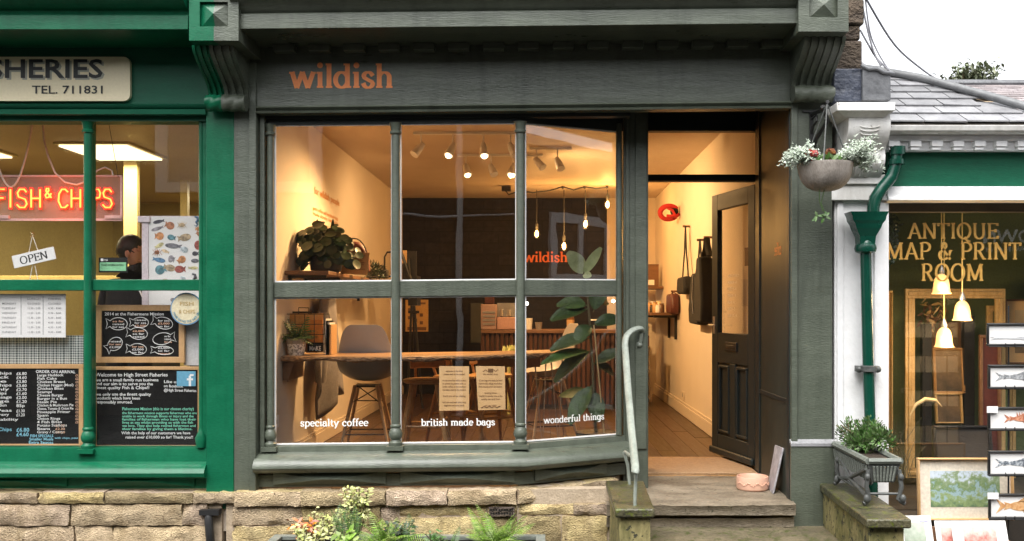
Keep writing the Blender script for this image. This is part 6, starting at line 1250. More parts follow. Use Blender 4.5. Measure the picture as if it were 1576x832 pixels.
mb = MB(); mb.tube([(-1.90, 2.2, 1.58), (-1.88, 2.12, 1.3), (-1.9, 2.12, 1.1), (-1.9, 2.12, .98)], [.05, .06, .055, .045], 10); mb.build('sleeve', 'hoodie', jk)
mb = MB(); mb.tube([(-1.999, 2.38, 1.75), (-1.93, 2.38, 1.75), (-1.92, 2.38, 1.79)], .009, 6); mb.build('coat_hook', 'black', label='black coat hook above the grey jersey jacket', cat='hook')
# wall shelf with plant, card, bag and small things
sf = thing('wall_shelf', 'dark wooden wall shelf carrying the round leaved plant', 'shelf', (-1.85, 2.4, 1.9)); MB().box(-1.998, -1.66, 1.35, 4.4, 1.875, 1.905).build('plank', 'shelfwood', sf, bev=.003)
mb = MB()
for yy in (1.45, 1.95, 2.8, 4.2): mb.box(-1.998, -1.975, yy, yy + .03, 1.70, 1.874); mb.box(-1.975, -1.70, yy, yy + .03, 1.852, 1.874)
mb.build('shelf_bracket', 'black', sf)
pp = thing('round_leaf_plant', 'dark round leaved plant in dark pot on the wall shelf', 'plant', (-1.80, 1.75, 1.906)); c = Vector((ux(502, 1.75), 1.75, 1.906)); mb = MB(); mb.lathe([(.10, 0), (.125, .02), (.135, .12), (.125, .125)], tuple(c), 20); mb.build('pot', 'potdark', pp)
mb, st = MB(), MB(); rnd = random.Random(12)
for i in range(210):
    a = rnd.uniform(0, 6.28); e = rnd.uniform(-.35, 1.4); rr = rnd.uniform(.14, .30); p = c + Vector((math.cos(a) * math.cos(e) * rr * .92, math.sin(a) * math.cos(e) * rr * .75, .13 + math.sin(e) * rr * .92)); nrm = (p - c + Vector((0, -.28, .06))).normalized() + Vector((rnd.uniform(-.4, .4), rnd.uniform(-.5, .1), rnd.uniform(-.3, .4)))
    mb.disc(p, nrm, rnd.uniform(.028, .05), 12, .14); st.tube([c + Vector((0, 0, .11)), c + (p - c) * .5 + Vector((0, 0, .05)), p], .0022, 4)
for k in (-.07, .05): mb.leaf(c + Vector((k, 0, .28)), (k * .5, 0, 1), (0, -1, 0), .16, .035, .05, 4)
mb.build('foliage', 'leafd', pp); st.build('stem', 'leafd', pp)
cd = thing('menu_card', 'open cream menu card standing on the wall shelf', 'menu card', (ux(549, 1.85), 1.85, 1.906)); y = 1.9
MB().pprism([(527, 388), (569, 388.5), (565, 423), (524, 421)], y, .003).build('card', 'kraft', cd, smooth=False); mb = MB()
for i in range(7): mb.pb(549, 393 + i * 3.4, 562 - (i % 3) * 2, 394.2 + i * 3.4, y - .0012, .0008); (mb.pb(532, 395 + i * 3.4, 543 - (i % 2) * 3, 396.2 + i * 3.4, y - .0012, .0008) if i < 6 else None)
mb.build('printed_lines', surf('tan_ink', (.32, .17, .07), rough=.7), cd, smooth=False)
bgm = thing('felt_bag', 'rounded maroon bag standing behind the menu card', 'bag', (ux(555, 2.3), 2.3, 1.906)); mb = MB(); cx_, cz_ = ux(548, 2.3), 1.906; mb.prism([(cx_ + .13 * math.cos(q), 2.2, cz_ + .02 + .27 * max(0, math.sin(q)) ** .7) for q in [math.pi * i / 14 for i in range(15)]], (0, .10, 0)); mb.build('bag_body', 'rust', bgm, bev=.02); mb = MB(); mb.tube([(cx_ + .125 * math.cos(q), 2.2, cz_ + .03 + .285 * max(0, math.sin(q)) ** .7) for q in [math.pi * i / 14 for i in range(15)]], .006, 6); mb.build('handle', 'black', bgm)
mb = MB(); y = 3.1; c = P(580, 428, y); mb.box(c[0] - .1, c[0] + .1, y, y + .1, 1.906, 1.99); mb.build('small_radio', 'potdark', label='small dark radio box toward the far end of wall shelf', cat='radio', bev=.01)
shrub('shelf_plant', 'low spiky little plant on far end of wall shelf', (ux(575, 2.7), 2.7, 1.906), .09, 260, 'leafd', .05, .009, 21)
mb = MB(); y = 3.9; mb.tube([P(592, 425, y), P(592, 395, y), P(596, 388, y), P(612, 387, y)], .010, 7); mb.tube([P(592, 425, y), P(612, 425, y)], .010, 7); mb.build('bracket_stand', 'black', label='black metal hoop stand near end of wall shelf', cat='stand')
# lettering on the party wall
mb = MB()
def wallt(t, u0, u1, v, hpx, bold=.02):
    dA, dB = 2.0 * F / (CX - u0), 2.0 * F / (CX - u1); ya, yb2 = dA - D, dB - D; z = H + (CY - v) * dA / F; text(mb, t, hpx * dA / F / .72, lambda a, b, k: (-1.997, ya + a, z + b), bold, yb2 - ya)
wallt('for wildish people', 483, 522, 297, 11, .03); wallt('good coffee and handmade bags', 481, 520, 322, 6); wallt('made slowly, kept long', 481, 520, 330, 6, .01); wallt('come in and sit down a while', 482, 512, 342, 5, .01)
o = mb.build('wall_lettering', surf('ochre_wall_print', (.50, .22, .07), rough=.6), shop, smooth=False)
# framed poster, easel bits, far wall sign
po2 = thing('poster', 'yellow printed poster on the dark rear wall', 'poster', P(640, 510, 6.6)); y = 6.6; MB().pb(624, 461, 659, 510, y, .02).build('sheet', surf('yellow_poster', (.58, .34, .10), (.64, .4, .14), .6, 6), po2); mb = MB(); mb.pb(645, 465, 655, 468, y - .003, .002); mb.pb(627, 503, 656, 508, y - .003, .002); [mb.pb(628 + (i % 3) * 9, 474 + i * 4, 633 + (i % 3) * 9, 479 + i * 4, y - .003, .002) for i in range(6)]; mb.build('printed_marks', 'shelfwood', po2, smooth=False)
es = thing('easel', 'tall black folding easel by the dark rear wall', 'easel', P(632, 520, 5.4)); y = 5.4; mb = MB(); mb.tube([P(634, 450, y), P(627, 628, y)], .015, 7); mb.tube([P(636, 450, y), P(650, 628, y)], .015, 7); mb.tube([P(635, 452, y + .05), P(640, 610, y + .6)], .013, 7); mb.pb(628, 478, 645, 482, y - .02, .03); mb.build('easel_frame', 'black', es)
bb = thing('a_frame_board', 'black framed display board leaning on the far wall', 'display board', P(635, 428, 4.3)); y = 4.4; mb = MB(); mb.tube([P(614, 378, y), P(634, 436, y)], .018, 7); mb.tube([P(628, 398, y), P(631, 436, y)], .015, 7); mb.pb(620, 386, 641, 432, y + .06, .03); mb.build('board_frame', 'black', bb); MB().pb(615, 385, 626, 405, y + .05, .01).build('tan_sheet', 'kraft', bb); MB().pb(628, 424, 642, 470, y + .1, .3).build('board_foot', 'black', bb)
y = 7.49; mb = MB(); serif_fit(mb, 'wildish', 806, 874, 403, y, .135, .06); mb.build('wall_lettering', surf('wall_orange', (.85, .16, .03), rough=.5), shop, smooth=False)
# pictures on the rear wall left of the counter
MB().pb(724, 466, 741, 528, 7.0, .3).build('fridge_side', surf('grey_green_cabinet', (.05, .055, .05), rough=.5), label='tall grey green cabinet against dark rear wall', cat='cabinet', bev=.01)
# counter
ct = thing('coffee_counter', 'fluted reddish wood coffee counter across the back of shop', 'counter', (.3, 5.6, FLOOR)); y = 5.4; xa, xb = ux(743, y), 1.15
MB().box(xa, xb, y + .03, y + .65, FLOOR, 1.32).build('counter_body', 'dark', ct); mb = MB(); x = xa
while x < xb: mb.lathe([(.024, 0), (.024, .86)], (x, y + .024, FLOOR + .06), 8); x += .058
mb.build('fluting', 'flute', ct); MB().box(xa - .02, xb + .02, y - .03, y + .68, 1.322, 1.362).build('counter_top', 'shelfwood', ct, bev=.004)
cm = thing('reflection_machine', 'espresso machine added in place of a pinkish reflection in the glass', 'reflection stand-in', (ux(775, 5.6), 5.6, 1.363)); y = 5.6; k = s_(y); mb = MB(); mb.pb(740, 468, 764, 507 - .2, y, .35); mb.build('machine_side', surf('reflected_pink', (.40, .27, .24), rough=.35), cm, bev=.01); mb = MB(); mb.pb(765, 488, 795, 506.5, y, .35); mb.build('drip_base', surf('reflected_pink_front', (.5, .3, .26), rough=.35), cm, bev=.008); mb = MB(); mb.pb(765, 466, 795, 487, y + .16, .2); [mb.tube([P(u, 477, y + .1), P(u, 486, y + .08)], .02, 8) for u in (772, 784)]; [mb.pb(743, 479 + i * 6, 762, 482 + i * 6, y - .012, .012) for i in range(4)]; mb.build('group_heads', 'steel', cm); MB().pb(746, 455, 760, 467.5, y + .05, .12).build('bean_hopper', 'rust', cm, bev=.01)  # added machine; its pink imitates a reflection from across the street
bt = thing('bottle', 'brown glass bottle standing on the counter top', 'bottle', (ux(878, 5.5), 5.5, 1.363)); MB().lathe([(.04, 0), (.045, .02), (.045, .14), (.03, .2), (.016, .24), (.016, .30)], (ux(878, 5.5), 5.5, 1.363), 14).build('bottle_body', surf('brown_glass', (.16, .07, .02), rough=.1), bt); MB().lathe([(.046, .05), (.046, .12)], (ux(878, 5.5), 5.5, 1.363), 14).build('bottle_label', 'kraft', bt)
for i, (u, h, mt) in enumerate(((806, .10, 'paper'), (814, .14, 'paper'), (829, .09, 'steel'))): MB().lathe([(.035, 0), (.045, h), (.04, h)], (ux(u, 5.55), 5.55, 1.363), 14).build('cup_stack', mt, label=('short stack of white cups on the counter', 'taller stack of white cups on the counter', 'small steel jug on the counter')[i], cat='cups' if i < 2 else 'jug')
mb = MB(); c = P(783, 545, 4.9); mb.ball((c[0], c[1], 1.08), .05, 8, 6); rnd = random.Random(3); [mb.leaf((c[0] + rnd.gauss(0, .04), c[1] + rnd.gauss(0, .03), 1.10), (rnd.uniform(-1, 1), rnd.uniform(-.5, .5), 1), (0, -1, 0), .1, .03, .3, 3) for _ in range(24)]; mb.tube([(c[0], c[1], FLOOR), (c[0], c[1], 1.05)], .02, 8); mb.build('yellow_plant', 'lime', label='little yellow green plant by the counter front', cat='plant')
for i, (u, v) in enumerate(((811, 467), (926, 463), (944, 463))): MB().ball(P(u, v, 7.2), .022, 8, 6).build('indicator_light', emit('tiny_white_light', (1, .9, .75), 12), label=('pair of tiny white lights left behind the counter', 'tiny white light behind the fig leaves', 'tiny white light at pane edge behind counter')[i].replace(' left', ''), cat='light')
mb = MB(); y = 5.1; mb.pb(908, 491, 925, 493, y, .02); mb.build('counter_tag', 'paper', label='small white ticket strip on the counter edge', cat='ticket', smooth=False)
# fiddle leaf fig with its cane
fg = thing('fiddle_leaf_fig', 'tall fiddle leaf fig with large leaves tied to cane', 'plant', (ux(912, 1.0), 1.0, FLOOR)); y = 1.0; bx = ux(918, y)
mb = MB(); mb.lathe([(.12, 0), (.15, .28), (.155, .30), (.14, .30)], (bx, y, FLOOR), 20); mb.build('pot', 'potdark', fg); MB().lathe([(.14, .27), (.01, .275)], (bx, y, FLOOR), 20).build('soil', 'soil', fg)
mb = MB(); mb.tube([(bx, y, FLOOR + .27), P(915, 640, y), P(912, 560, y), P(908, 500, y), P(904, 450, y), P(898, 415, y)], [.012, .011, .010, .009, .007, .005], 8); mb.build('stem', 'stem', fg)
mb = MB(); lf = [((905, 470), (868, 462), .10, -.05, .5), ((906, 475), (858, 482), .10, -.12, .3), ((905, 465), (935, 458), .10, .1, .4), ((910, 520), (862, 522), .10, -.15, .5), ((910, 540), (848, 545), .08, -.2, .3), ((911, 538), (860, 565), .09, -.1, .6), ((912, 500), (950, 488), .09, 0, .3), ((913, 560), (948, 540), .08, -.05, .2), ((915, 560), (945, 570), .07, .05, .4), ((913, 590), (880, 640), .11, -.12, .2), ((915, 600), (920, 640), .10, -.10, .2), ((913, 480), (925, 440), .10, .0, .2), ((910, 500), (890, 515), .10, -.1, .6), ((914, 610), (866, 600), .09, .1, .4), ((906, 455), (880, 440), .09, .1, .4)]
for a, b, w, dyy, bend in lf:
    A = Vector(P(*a, y)); B = Vector(P(*b, y + dyy)); d = B - A; mb.tube([A, A + d * .14], .004, 5); mb.leaf(A + d * .12, d, (dyy * 2, -.75, .6), d.length * 1.04, w * 1.3, bend * .75, 8, .34, .6)
mb.build('leaves', 'leafm', fg)
mb = MB()
for a, b, w, dyy in (((899, 418), (878, 392), .125, -.10), ((899, 420), (921, 386), .075, -.10), ((898, 422), (908, 424), .06, -.05)):
    A = Vector(P(*a, y)); B = Vector(P(*b, y + dyy)); d = B - A; mb.leaf(A, d, (0, -1, .25), d.length * 1.12, w, .1, 7, .25, .5)
mb.build('young_leaves', 'leafl', fg)
MB().tube([P(914, 500, y - .06), P(932, 690, y - .06), (ux(934, y), y - .06, FLOOR + .28)], .0055, 8).build('cane', 'cane', fg)
# kraft notices stuck on the inside of the middle pane
for (rect, lab, top) in (((676, 563, 722, 632), 'plain kraft notice taped low inside the middle pane', False), ((732, 563, 778, 631), 'kraft notice with ornament heading beside the plain one', True)):
    r = thing('notice', lab, 'notice', P((rect[0] + rect[2]) / 2, rect[3], YG + .012), 'kraft paper notices on the middle pane'); y = YG + .012; MB().pprism([(rect[0], rect[1]), (rect[2] - (0 if not top else 1), rect[1] + .5), (rect[2], rect[3] - 1), (rect[0] + (0 if not top else 4), rect[3])], y, .002).build('sheet', 'kraft', r, smooth=False)
    mb = MB(); u0, u1 = rect[0] + 5, rect[2] - 5
    lines = ['welcome to the shop', 'please wait to be seated', '', 'we can serve four tables at once', 'so please be patient with us', 'order coffee at the counter', 'and take a seat by the window', '', 'thank you all for visiting', '', 'cash and card both taken here', 'dogs are welcome inside'] if not top else ['', 'the wildish shop', '', 'all our bags are made by hand', 'here in the village workshop', 'from waxed cotton and leather', '', 'opening times', 'monday to saturday nine to five', 'sunday ten until four', '', 'see you soon']
    for i, t in enumerate(lines):
        if t: ww = (u1 - u0) * min(1, len(t) / 30 + .1); mid = (u0 + u1) / 2; text_fit(mb, t, mid - ww / 2, mid + ww / 2, rect[1] + 9 + i * 4.8, y - .0015, 2.9, .012)
    if top:
        mid = (u0 + u1) / 2; mb.tube([P(mid + a, rect[1] + 7 + 1.3 * math.sin(a), y - .001) for a in range(-12, 13)], .002, 4); mb.pb(mid - 4, rect[1] + 4, mid + 4, rect[1] + 10, y - .0012, .001); mb.tube([P(mid + a, rect[3] - 5 + 1.1 * math.sin(a * .8), y - .001) for a in range(-15, 16)], .003, 4)
    mb.build('printed_lines', surf('brown_ink', (.16, .08, .03), rough=.7), r, smooth=False)
# ceiling spot rails and string of filament pendants
def track(label, y, spots, u0, u1):
    r = thing('spotlight_rail', label, 'spotlight', (ux((u0 + u1) / 2, y), y, 3.2)); MB().box(ux(u0, y), ux(u1, y), y - .015, y + .015, 3.175, 3.199).build('rail', 'paper', r)
    for u, tilt, on in spots:
        x = ux(u, y); z = 3.03; mb = MB(); mb.tube([(x, y, 3.175), (x, y, z + .04)], .008, 6); d = Vector((math.sin(tilt), -.45, -.8)).normalized(); A = Vector((x, y, z + .04)); mb.tube([A - d * .03, A + d * .02, A + d * .11], [.022, .034, .042], 12); mb.build('spot_head', 'paper', r)
        tgt = {697: (-.62, -.3, -1), 744: (-.35, -.2, -.9), 717: (-.6, .3, -.8), 790: (.75, .25, -.6)}.get(u, (0, 0, -1))
        if on: MB().ball(A + d * .112, (.028, .028, .025), 12, 8).build('lamp_bulb', 'spot', r); lamp('spot_light', tuple(A + d * .16), on, (1, .60, .25), .05, r, (120 if u == 697 else 150, tgt))
    return r
track('spotlight rail nearest the window with white heads', 2.5, [(648, -.6, 0), (697, -.3, 95), (744, .1, 50), (786, .4, 0)], 636, 800)
track('second spotlight rail deeper in the room', 3.7, [(717, .2, 38), (756, .3, 0), (790, -.2, 150)], 704, 835)
track('third short spotlight rail above the counter side', 3.3, [(826, .7, 0), (858, .3, 0)], 815, 880)
cb = thing('bulb_string', 'black cable with four hanging filament bulbs over the counter', 'pendant lights', P(860, 290, 6.1)); y = 6.1; zc_ = 3.14
MB().pb(772, 286, 786, 293, y, .1).build('ceiling_rose', 'black', cb); hooks = [(820, 293), (866, 288), (900, 288), (934, 288)]
mb = MB(); pts = [P(776, 291, y), P(783, 299, y), P(800, 294, y), P(820, 296, y), P(846, 293, y), P(866, 287, y), P(883, 292, y), P(900, 287, y), P(917, 290, y), P(934, 288, y)]; mb.tube(pts, .010, 6); [mb.ball(P(u, 288, y), .02, 8, 6) for u in (866, 900, 934)]; mb.build('cable', 'cable', cb)
for i, (u, v, u2) in enumerate(((826, 360, 825), (868, 379, 868), (901, 345, 901), (935, 315, 935))):
    c = P(u, v, y); k = s_(y); mb = MB(); mb.tube([(c[0], y, vz(292, y)), (c[0], y, c[2] + .12)], .006, 6); mb.lathe([(.02, 0), (.022, .05), (.012, .07)], (c[0], y, c[2] + .07), 10); mb.build('bulb_holder', 'cable', cb)
    MB().lathe([(.008, -.065), (.03, -.055), (.046, -.02), (.046, .01), (.03, .05), (.018, .075)], c, 14).build('glass_bulb', 'clear', cb); MB().lathe([(.004, -.04), (.022, -.02), (.022, .02), (.006, .05)], c, 10).build('filament', 'bulb', cb)
    lamp('bulb_light', (c[0], y - .09, c[2]), 6, (1, .50, .14), .05, cb)
# seen through the doorway: cap, bags, hooks, shelf, bookcase, socket
XW = 1.608
def wally(u): return XW * F / (u - CX) - D
def WP(u, v, off=0): d = XW * F / (u - CX); return Vector((XW - off, d - D, H + (CY - v) * d / F))
cp = thing('red_cap', 'red cap hanging on the cream side wall inside the door', 'cap', tuple(WP(1046, 340))); c = WP(1046, 327, .06); mb = MB()
rng = [(c + Vector((-.05 + .03 * math.cos(R(a)), .26 * math.cos(R(a)), .085 * math.sin(R(a)) + .02 * math.cos(R(a))))) for a in range(0, 300, 20)]
rng = [c + Vector((-.06 + .11 * math.cos(R(a)), -.03 * math.sin(R(a)), .078 * math.sin(R(a)))) for a in range(35, 330, 15)]
mb.tube(rng, [.016 + .009 * math.sin(math.pi * i / 19) for i in range(len(rng))], 8, 1.3); mb.tube([c + Vector((-.10, -.06, -.045)), c + Vector((-.04, -.08, -.05)), c + Vector((.02, -.05, -.045)), c + Vector((.045, -.02, -.02))], .02, 8); mb.tube([c + Vector((-.08, -.02, .05)), c + Vector((-.03, -.06, .02)), c + Vector((.0, -.06, -.04))], .016, 8); mb.build('cap_band', 'redcloth', cp); MB().ball(tuple(c + Vector((.0, .02, .02))), (.05, .07, .06), 12, 8).build('cap_crown', 'blackcloth', cp)
def bag(label, u, vt, v0, v1, w, mat, strapw=.012, thin=.06, stripe=None):
    r = thing('hanging_bag', label, 'bag', tuple(WP(u, v1)), 'bags hanging on the side wall'); T0 = WP(u, vt, .05); A = WP(u, v0, .05); B = WP(u, v1, .05)
    mb = MB(); mb.tube([T0, T0 + (A - T0) * .5 + Vector((0, -w * .12, 0)), A + Vector((0, -w * .38, 0))], strapw, 6, .4); mb.tube([T0, T0 + (A - T0) * .5 + Vector((0, w * .12, 0)), A + Vector((0, w * .38, 0))], strapw, 6, .4); mb.build('strap', 'blackcloth' if mat != 'rust' else 'rust', r)
    h = A.z - B.z; mb = MB(); cx_, cy_ = A.x, A.y
    wt = .42 if h < .25 else .2; mb.prism([(cx_ - thin, cy_ - w * wt, A.z), (cx_ - thin, cy_ + w * wt, A.z + .0), (cx_ - thin, cy_ + w * .5, B.z + h * .3), (cx_ - thin, cy_ + w * .44, B.z), (cx_ - thin, cy_ - w * .44, B.z - .01), (cx_ - thin, cy_ - w * .5, B.z + h * .3)], (thin + .04, 0, 0)); mb.build('bag_body', mat, r, bev=.025)
    mb = MB(); mb.tube([(XW, T0.y, T0.z), (XW - .08, T0.y, T0.z)], .012, 8); mb.build('wall_peg', 'shelfwood', r)
    if stripe: mb = MB(); mb.tube([(cx_ - thin - .006, cy_ - .05, A.z - .02), (cx_ - thin - .012, cy_ - .02, (A.z + B.z) / 2), (cx_ - thin - .006, cy_ - .06, B.z + .1)], .006, 6); mb.build('zip', 'steel', r)
bag('small black shoulder bag hanging from a long strap below red cap', 1062, 348, 426, 452, .55, 'blackcloth', .02)
bag('dark tote bag hanging beside the open door leaf', 1085, 369, 420, 498, .62, 'blackcloth', .022, .07, True)
bag('black coat bag hanging nearest the open door leaf', 1096, 365, 395, 495, .4, 'blackcloth', .03, .09)
bag('maroon leather satchel hanging over the wall shelf corner', 1043, 448, 452, 482, .5, 'rust', .01)
ds = thing('display_shelf', 'dark display shelf with bracket on cream side wall', 'shelf', tuple(WP(1030, 482))); ya, yb2 = wally(1044), 7.2; z = H - .06
zs_ = WP(1044, 481).z; MB().box(XW - .32, XW, ya, 7.3, zs_ - .03, zs_).build('plank', 'shelfwood', ds); mb = MB(); [mb.box(XW - .28, XW - .002, yy, yy + .03, zs_ - .06, zs_ - .031) for yy in (ya + .1, ya + .7)]; [mb.box(XW - .03, XW - .002, yy, yy + .03, zs_ - .32, zs_ - .06) for yy in (ya + .1, ya + .7)]; mb.build('shelf_bracket', 'black', ds)
zs2 = WP(1018, 441).z; ds2 = thing('display_shelf', 'upper dark shelf holding a framed card by side wall', 'shelf', (1.4, 6.9, zs2)); MB().box(XW - .30, XW, wally(1021), 7.35, zs2 - .03, zs2).build('plank', 'shelfwood', ds2)
fr2 = thing('framed_card', 'brown framed card standing on the upper display shelf', 'picture frame', (1.4, 6.9, zs2)); MB().box(1.33, 1.56, 6.7, 6.73, zs2 + .002, zs2 + .30).build('frame', 'shelfwood', fr2); MB().box(1.35, 1.5, 6.69, 6.699, zs2 + .02, zs2 + .09).build('card', 'paper', fr2)
rnd = random.Random(6)
kinds = ['white candle jar', 'brown soap bar', 'tan lidded tin', 'small cream bottle', 'dark lidded jar', 'kraft wrapped box', 'ochre candle jar', 'short white cup']
for i, kd in enumerate(kinds):
    yy = ya + .15 + i * .15; hh = .07 + .05 * ((i * 5) % 4) / 3; xx = XW - .22 + .06 * (i % 2); mt = ['paper', 'shelfwood', 'pine', 'cream', 'dark', 'kraft', 'pine', 'paper'][i]; mb = MB(); mb.lathe([(.030, 0), (.034, .01), (.034, hh), (.026, hh + .01)], (xx, yy, zs_ + .001), 12); mb.lathe([(.028, hh + .0105), (.028, hh + .025)], (xx, yy, zs_ + .001), 12)
    mb.build('jar', mt, label=kd + ' on the lower display shelf', cat='jar', group='small goods on the display shelf')
bk_ = thing('bookcase', 'narrow white bookcase against rear wall seen through door', 'bookcase', (1.3, 6.8, FLOOR)); xb0, xb1, y = 1.0, 1.42, 6.3; mb = MB(); mb.box(xb0, xb0 + .03, y, y + .3, FLOOR, 1.42); mb.box(xb1 - .03, xb1, y, y + .3, FLOOR, 1.42); [mb.box(xb0 + .03, xb1 - .03, y, y + .3, FLOOR + zz, FLOOR + zz + .025) for zz in (.05, .38, .70, .99)]; mb.build('case', 'skirt', bk_)
for i, (dx_, zz, mt, lb) in enumerate(((.1, .406, 'dark', 'dark folded bag on lower bookcase shelf'), (.24, .726, 'rust', 'maroon folded bag on upper bookcase shelf'), (.12, .076, 'shelfwood', 'brown box on bottom bookcase shelf'))): MB().box(xb0 + dx_, xb0 + dx_ + .16, y + .03, y + .2, FLOOR + zz, FLOOR + zz + .14).build('folded_bag', mt, label=lb, cat='bag', bev=.02)
sk = thing('wall_socket', 'white wall socket low on the cream side wall', 'socket', tuple(WP(1052, 617))); a = WP(1052, 609); MB().box(XW - .012, XW + .001, a.y - .07, a.y + .07, a.z - .05, a.z + .05).build('plate', 'skirt', sk, bev=.003); MB().box(XW - .015, XW - .012, a.y - .02, a.y + .01, a.z - .01, a.z + .03).build('switch', 'galv', sk)
sk = thing('wall_socket', 'white wall socket near the floor by specialty coffee lettering', 'socket', (-1.99, 1.08, .7)); MB().box(-2.0, -1.988, 1.02, 1.16, .72, .81).build('plate', 'paper', sk, bev=.003); MB().box(-1.988, -1.984, 1.06, 1.09, .75, .78).build('switch', 'galv', sk)

# ------------------------------------------------------------------ on and around the steps
bw = thing('dog_bowl', 'round pink clay dog bowl on the top doorstep', 'bowl', (0, 0, 0)); y = .37; k = s_(y); c = (ux(1158, y), y, S1 + .001); bw.location = c
MB().lathe([(.098, 0), (.104, .006), (.106, .012), (.106, .082), (.104, .088), (.096, .088), (.092, .082), (.090, .02), (.02, .016)], c, 36).build('bowl_body', 'bowl', bw); mb = MB()
for i in range(24): q = R(-160 + i * 6); mb.ball((c[0] + .107 * math.cos(q), c[1] + .107 * math.sin(q), c[2] + .045 + .009 * math.sin(i * 1.1)), .006, 6, 4)
mb.build('embossing', 'bowl', bw)
sl_ = thing('slate_slab', 'thin grey marbled slab leaning against the door reveal', 'slab', (1.52, .3, S1)); y = .28; x = 1.57
mb = MB(); mb.prism([(1.500, .20, S1 + .002), (1.520, .42, S1 + .002), (1.571, .42, S1 + .29), (1.566, .20, S1 + .30)], (.012, 0, .0)); mb.build('slab_body', 'slab', sl_, bev=.002)
hr = thing('handrail', 'chalky green iron handrail rising from the mossy pier', 'handrail', (.5, -.4, .52))
mb = MB(); pts = [P(986, 512, .40), P(988, 507, .39), P(983, 505, .36), P(972, 509, .33), P(964, 518, .30), P(962, 530, .27), P(963, 545, .22), P(967, 600, -.05), P(972, 660, -.40), P(976, 700, -.65), P(978, 722, -.78), P(977, 729, -.80)]
mb.tube(smooth_path(pts, 40), [.010, .013] + [.0165] * 37 + [.014, .009], 10, 1.4); mb.build('rail', 'railp', hr)
mb = MB(); mb.tube([P(979, 722, -.74), P(977, 772, -.74), (ux(977, -.74), -.74, .50)], .010, 8); mb.build('baluster', 'railp', hr); mb = MB(); mb.tube([P(960, 695, -.1), P(966, 715, -.1), P(969, 745, -.1), (ux(969, -.1), -.1, .50)], .010, 8); mb.tube([P(962, 695, -.1), P(975, 705, -.45)], .010, 8); mb.build('baluster', 'railp', hr)
mb = MB(); mb.tube([P(987, 512, .39), P(986, 524, .40), P(983, 532, .415)], .014, 8); mb.ball(P(984, 530, .41), .022, 8, 6); mb.build('wall_bracket', 'railp', hr)
vg = thing('air_brick', 'small iron vent grille set in the sandstone plinth', 'vent', P(771, 793, -.06)); y = -.066; MB().pb(753, 782, 791, 793, y + .004, .05).build('plate', 'black', vg); mb = MB(); mb.pb(752, 780.5, 792, 783, y, .012); mb.pb(752, 792, 792, 794.5, y, .012); mb.pb(752, 783, 754.5, 792, y, .012); mb.pb(789.5, 783, 792, 792, y, .012); [mb.pb(757 + i * 4.2, 783, 758.6 + i * 4.2, 792, y, .01) for i in range(8)]; mb.pb(754.5, 786.7, 789.5, 788.2, y + .001, .01); mb.build('bars', 'dkstone', vg)
# planter trough with ferns along the pavement
TY = -.78; tg = thing('slatted_trough', 'long grey green slatted trough standing below the bay window', 'planter', (ux(618, TY), TY, 0)); xa, xb = ux(402, TY), ux(834, TY); zt = vz(824, TY + .3)
mb = MB()
for i in range(4): mb.box(xa, xb, TY, TY + .018, .02 + i * .064, .076 + i * .064); mb.box(xa, xb, TY + .30, TY + .318, .02 + i * .064, .076 + i * .064)
for i in range(2): mb.box(xa + .02, xa + .038, TY + .018, TY + .3, .02 + i * .12, .13 + i * .12); mb.box(xb - .038, xb - .02, TY + .018, TY + .3, .02 + i * .12, .13 + i * .12)
mb.build('side_boards', 'trough', tg, bev=.003); mb = MB(); mb.box(xa - .02, xb + .02, TY - .02, TY + .03, zt - .025, zt); mb.box(xa - .02, xb + .02, TY + .29, TY + .335, zt - .025, zt); mb.box(xa - .02, xa + .035, TY + .03, TY + .29, zt - .025, zt); mb.box(xb - .035, xb + .02, TY + .03, TY + .29, zt - .025, zt); mb.build('rim', 'trough', tg, bev=.003)
MB().box(xa + .04, xb - .04, TY + .02, TY + .298, .05, zt - .05).build('soil', 'soil', tg)
SZ = zt - .05
def fern(label, u, y, n, L_, mat, seed, el=(.5, 1.3), droop=(.7, 1.6), pn=16, az=None):
    r = thing('fern', label, 'fern', (ux(u, y), y, SZ)); rnd = random.Random(seed); mb = MB()
    for i in range(n): frond(mb, (ux(u, y) + rnd.uniform(-.03, .03), y + rnd.uniform(-.03, .03), SZ), (rnd.uniform(0, 6.28) if az is None else rnd.uniform(*az)), L_ * rnd.uniform(.6, 1.1), rnd.uniform(*el), rnd.uniform(*droop), int(pn * 1.3), .20, .0056)
    mb.build('fronds', mat, r); return r
fern('lime green fern arching at the trough end near the vent', 762, TY + .15, 52, .27, 'fern', 3, pn=18)
fern('yellow green fern in the middle of the trough', 596, TY + .14, 44, .24, 'fern', 5, pn=16)
fern('dark upright fern beside the yellow green one', 536, TY + .18, 12, .27, 'fernd', 7, (1.1, 1.45), (.1, .5), 18)
fern('deep green fern spreading low near trough middle', 628, TY + .12, 20, .20, 'fernd', 9)
fern('low dark fern at the trough end by the plain rim', 690, TY + .12, 12, .16, 'fernd', 10)
